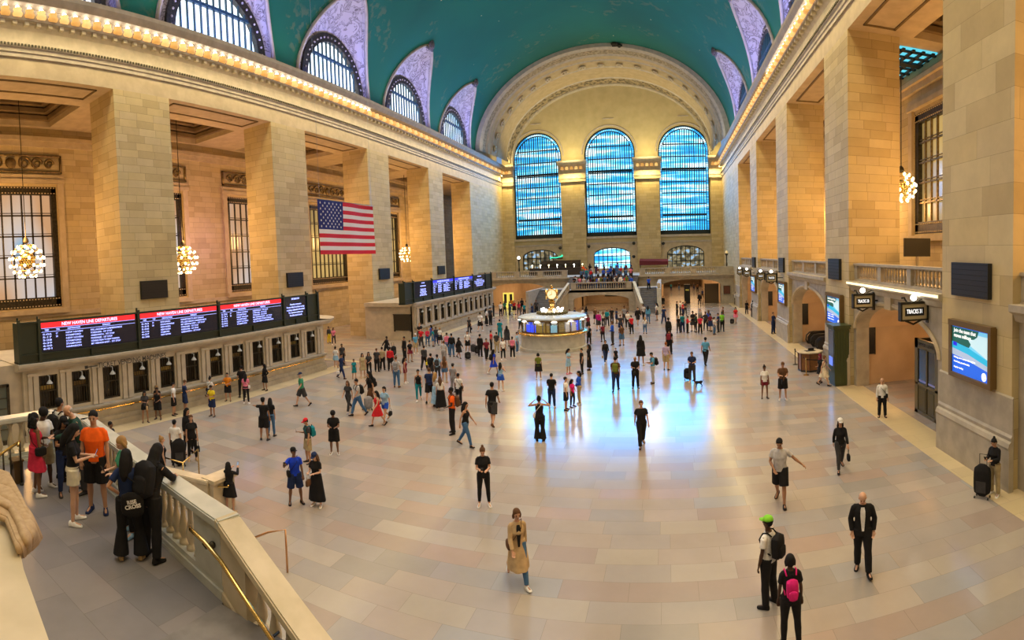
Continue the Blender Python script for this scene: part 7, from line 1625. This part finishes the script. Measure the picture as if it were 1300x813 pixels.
for u, lb in ((659, 'on the left part of the far balcony'), (924, 'at the far right corner of the far balcony')):
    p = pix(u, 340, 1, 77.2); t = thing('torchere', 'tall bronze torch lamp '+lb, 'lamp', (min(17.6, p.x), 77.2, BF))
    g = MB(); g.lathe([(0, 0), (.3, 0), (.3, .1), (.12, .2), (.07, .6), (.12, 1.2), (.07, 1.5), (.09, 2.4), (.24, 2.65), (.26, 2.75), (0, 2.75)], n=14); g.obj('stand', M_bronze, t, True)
    g = MB(); g.sphere((0, 0, 2.9), .2, 12, 8, (1, 1, 1.3)); g.obj('globe', M_bulbw if u < 700 else mat('faint_glow_globe', (.5, .4, .2), .4, 0, (1, .7, .3), .5), t, True)  # right globe has a faint glow put into its material
for u, v in ((711, 315), (747.5, 313), (804.5, 309), (804.5, 326), (842, 309)):
    p = pix(u, v, 1, 88.2); t = thing('round_speaker', 'small round black loudspeaker on the end wall, %s' % ('right of the left window' if u < 730 else 'left of the middle window' if u < 760 else 'upper one right of the middle window' if v < 320 and u < 820 else 'lower one right of the middle window' if u < 820 else 'under the left edge of the right window'), 'loudspeaker', (p.x, 88.25, p.z))
    g = MB(); g.sphere((0, 0, 0), .27, 12, 8, (1, .6, 1)); g.tube([(0, 0, 0), (0, .5, 0)], .05, 6); g.obj('housing', M_black, t, True)
# black information pillar in the wide passage and notices beside it
t = thing('information_pillar', 'tall black information pillar standing in the wide passage', 'pillar', (pix(874, 388, 1, 73).x, 77.0, 0))
mb = MB(); mb.box(-.42, .42, -.25, .25, 0, 2.7); mb.obj('casing', M_black, t)
text('TRAINS', .2, (0, -.26, 1.9), (1, 0, 0), (0, 0, 1), mat('yellow_text', (.8, .6, .05), .5, 0, (.9, .7, .1), 1), t, 'lettering', .5)
t = thing('door_panel', 'brown door leaf standing at the right jamb of the wide passage', 'door', (15.3, 76.6, 0))
mb = MB(); mb.box(-.95, .95, -.08, .08, 0, 2.75); mb.obj('leaf', mat('brown_door', (.11, .07, .03), .4), t)
mb = MB(); mb.box(-1.0, -.9, -.1, .1, 0, 2.8); mb.box(.9, 1.0, -.1, .1, 0, 2.8); mb.obj('frame', M_bronze, t)
p = pix(925.5, 373, 1, 74.9); t = thing('notice_board', 'small brown framed notice board right of the wide passage', 'board', (min(17.3, p.x), 74.93, 1.4))
mb = MB(); mb.box(-.42, .42, -.05, .05, 0, 1.05); mb.obj('board', mat('notice_brown', (.12, .04, .02), .5), t)
mb = MB(); mb.box(-.47, .47, -.07, .0, -.05, 0); mb.box(-.47, .47, -.07, 0, 1.05, 1.1); mb.box(-.47, -.42, -.07, 0, 0, 1.05); mb.box(.42, .47, -.07, 0, 0, 1.05); mb.obj('frame', M_bronze, t)
t = thing('wall_panel', 'dark panel hanging in the low arch under the far landing', 'panel', (.6, 79.9, 1.1))
mb = MB(); mb.box(-.9, .9, -.1, 0, 0, .75); mb.obj('panel', mat('dark_green_panel', (.02, .03, .015), .4), t)
mb = MB(); mb.box(-.95, .95, -.12, -.0, -.05, 0); mb.box(-.95, .95, -.12, 0, .75, .8); mb.obj('frame', M_bronze, t)
# lit display cases in the left passage
for k, (u, v) in enumerate(((642, 375), (649, 375))):
    p = pix(u, v+6, 1, 74.6); t = thing('display_case', '%s of the two lit yellow display cases by the left far passage' % ('left' if k == 0 else 'right'), 'display case', (p.x, 74.6, 0))
    mb = MB(); mb.box(-.36, .36, -.1, .1, 0, 2.2); mb.obj('frame', mat('lit_yellow_frame', (.7, .6, .1), .4, 0, (1, .85, .15), .7), t)
    mb = MB(); mb.box(-.2, .2, -.12, -.1, .7, 2.0); mb.obj('poster', M_bronze, t)
bpy.data.scenes.remove(TMP)
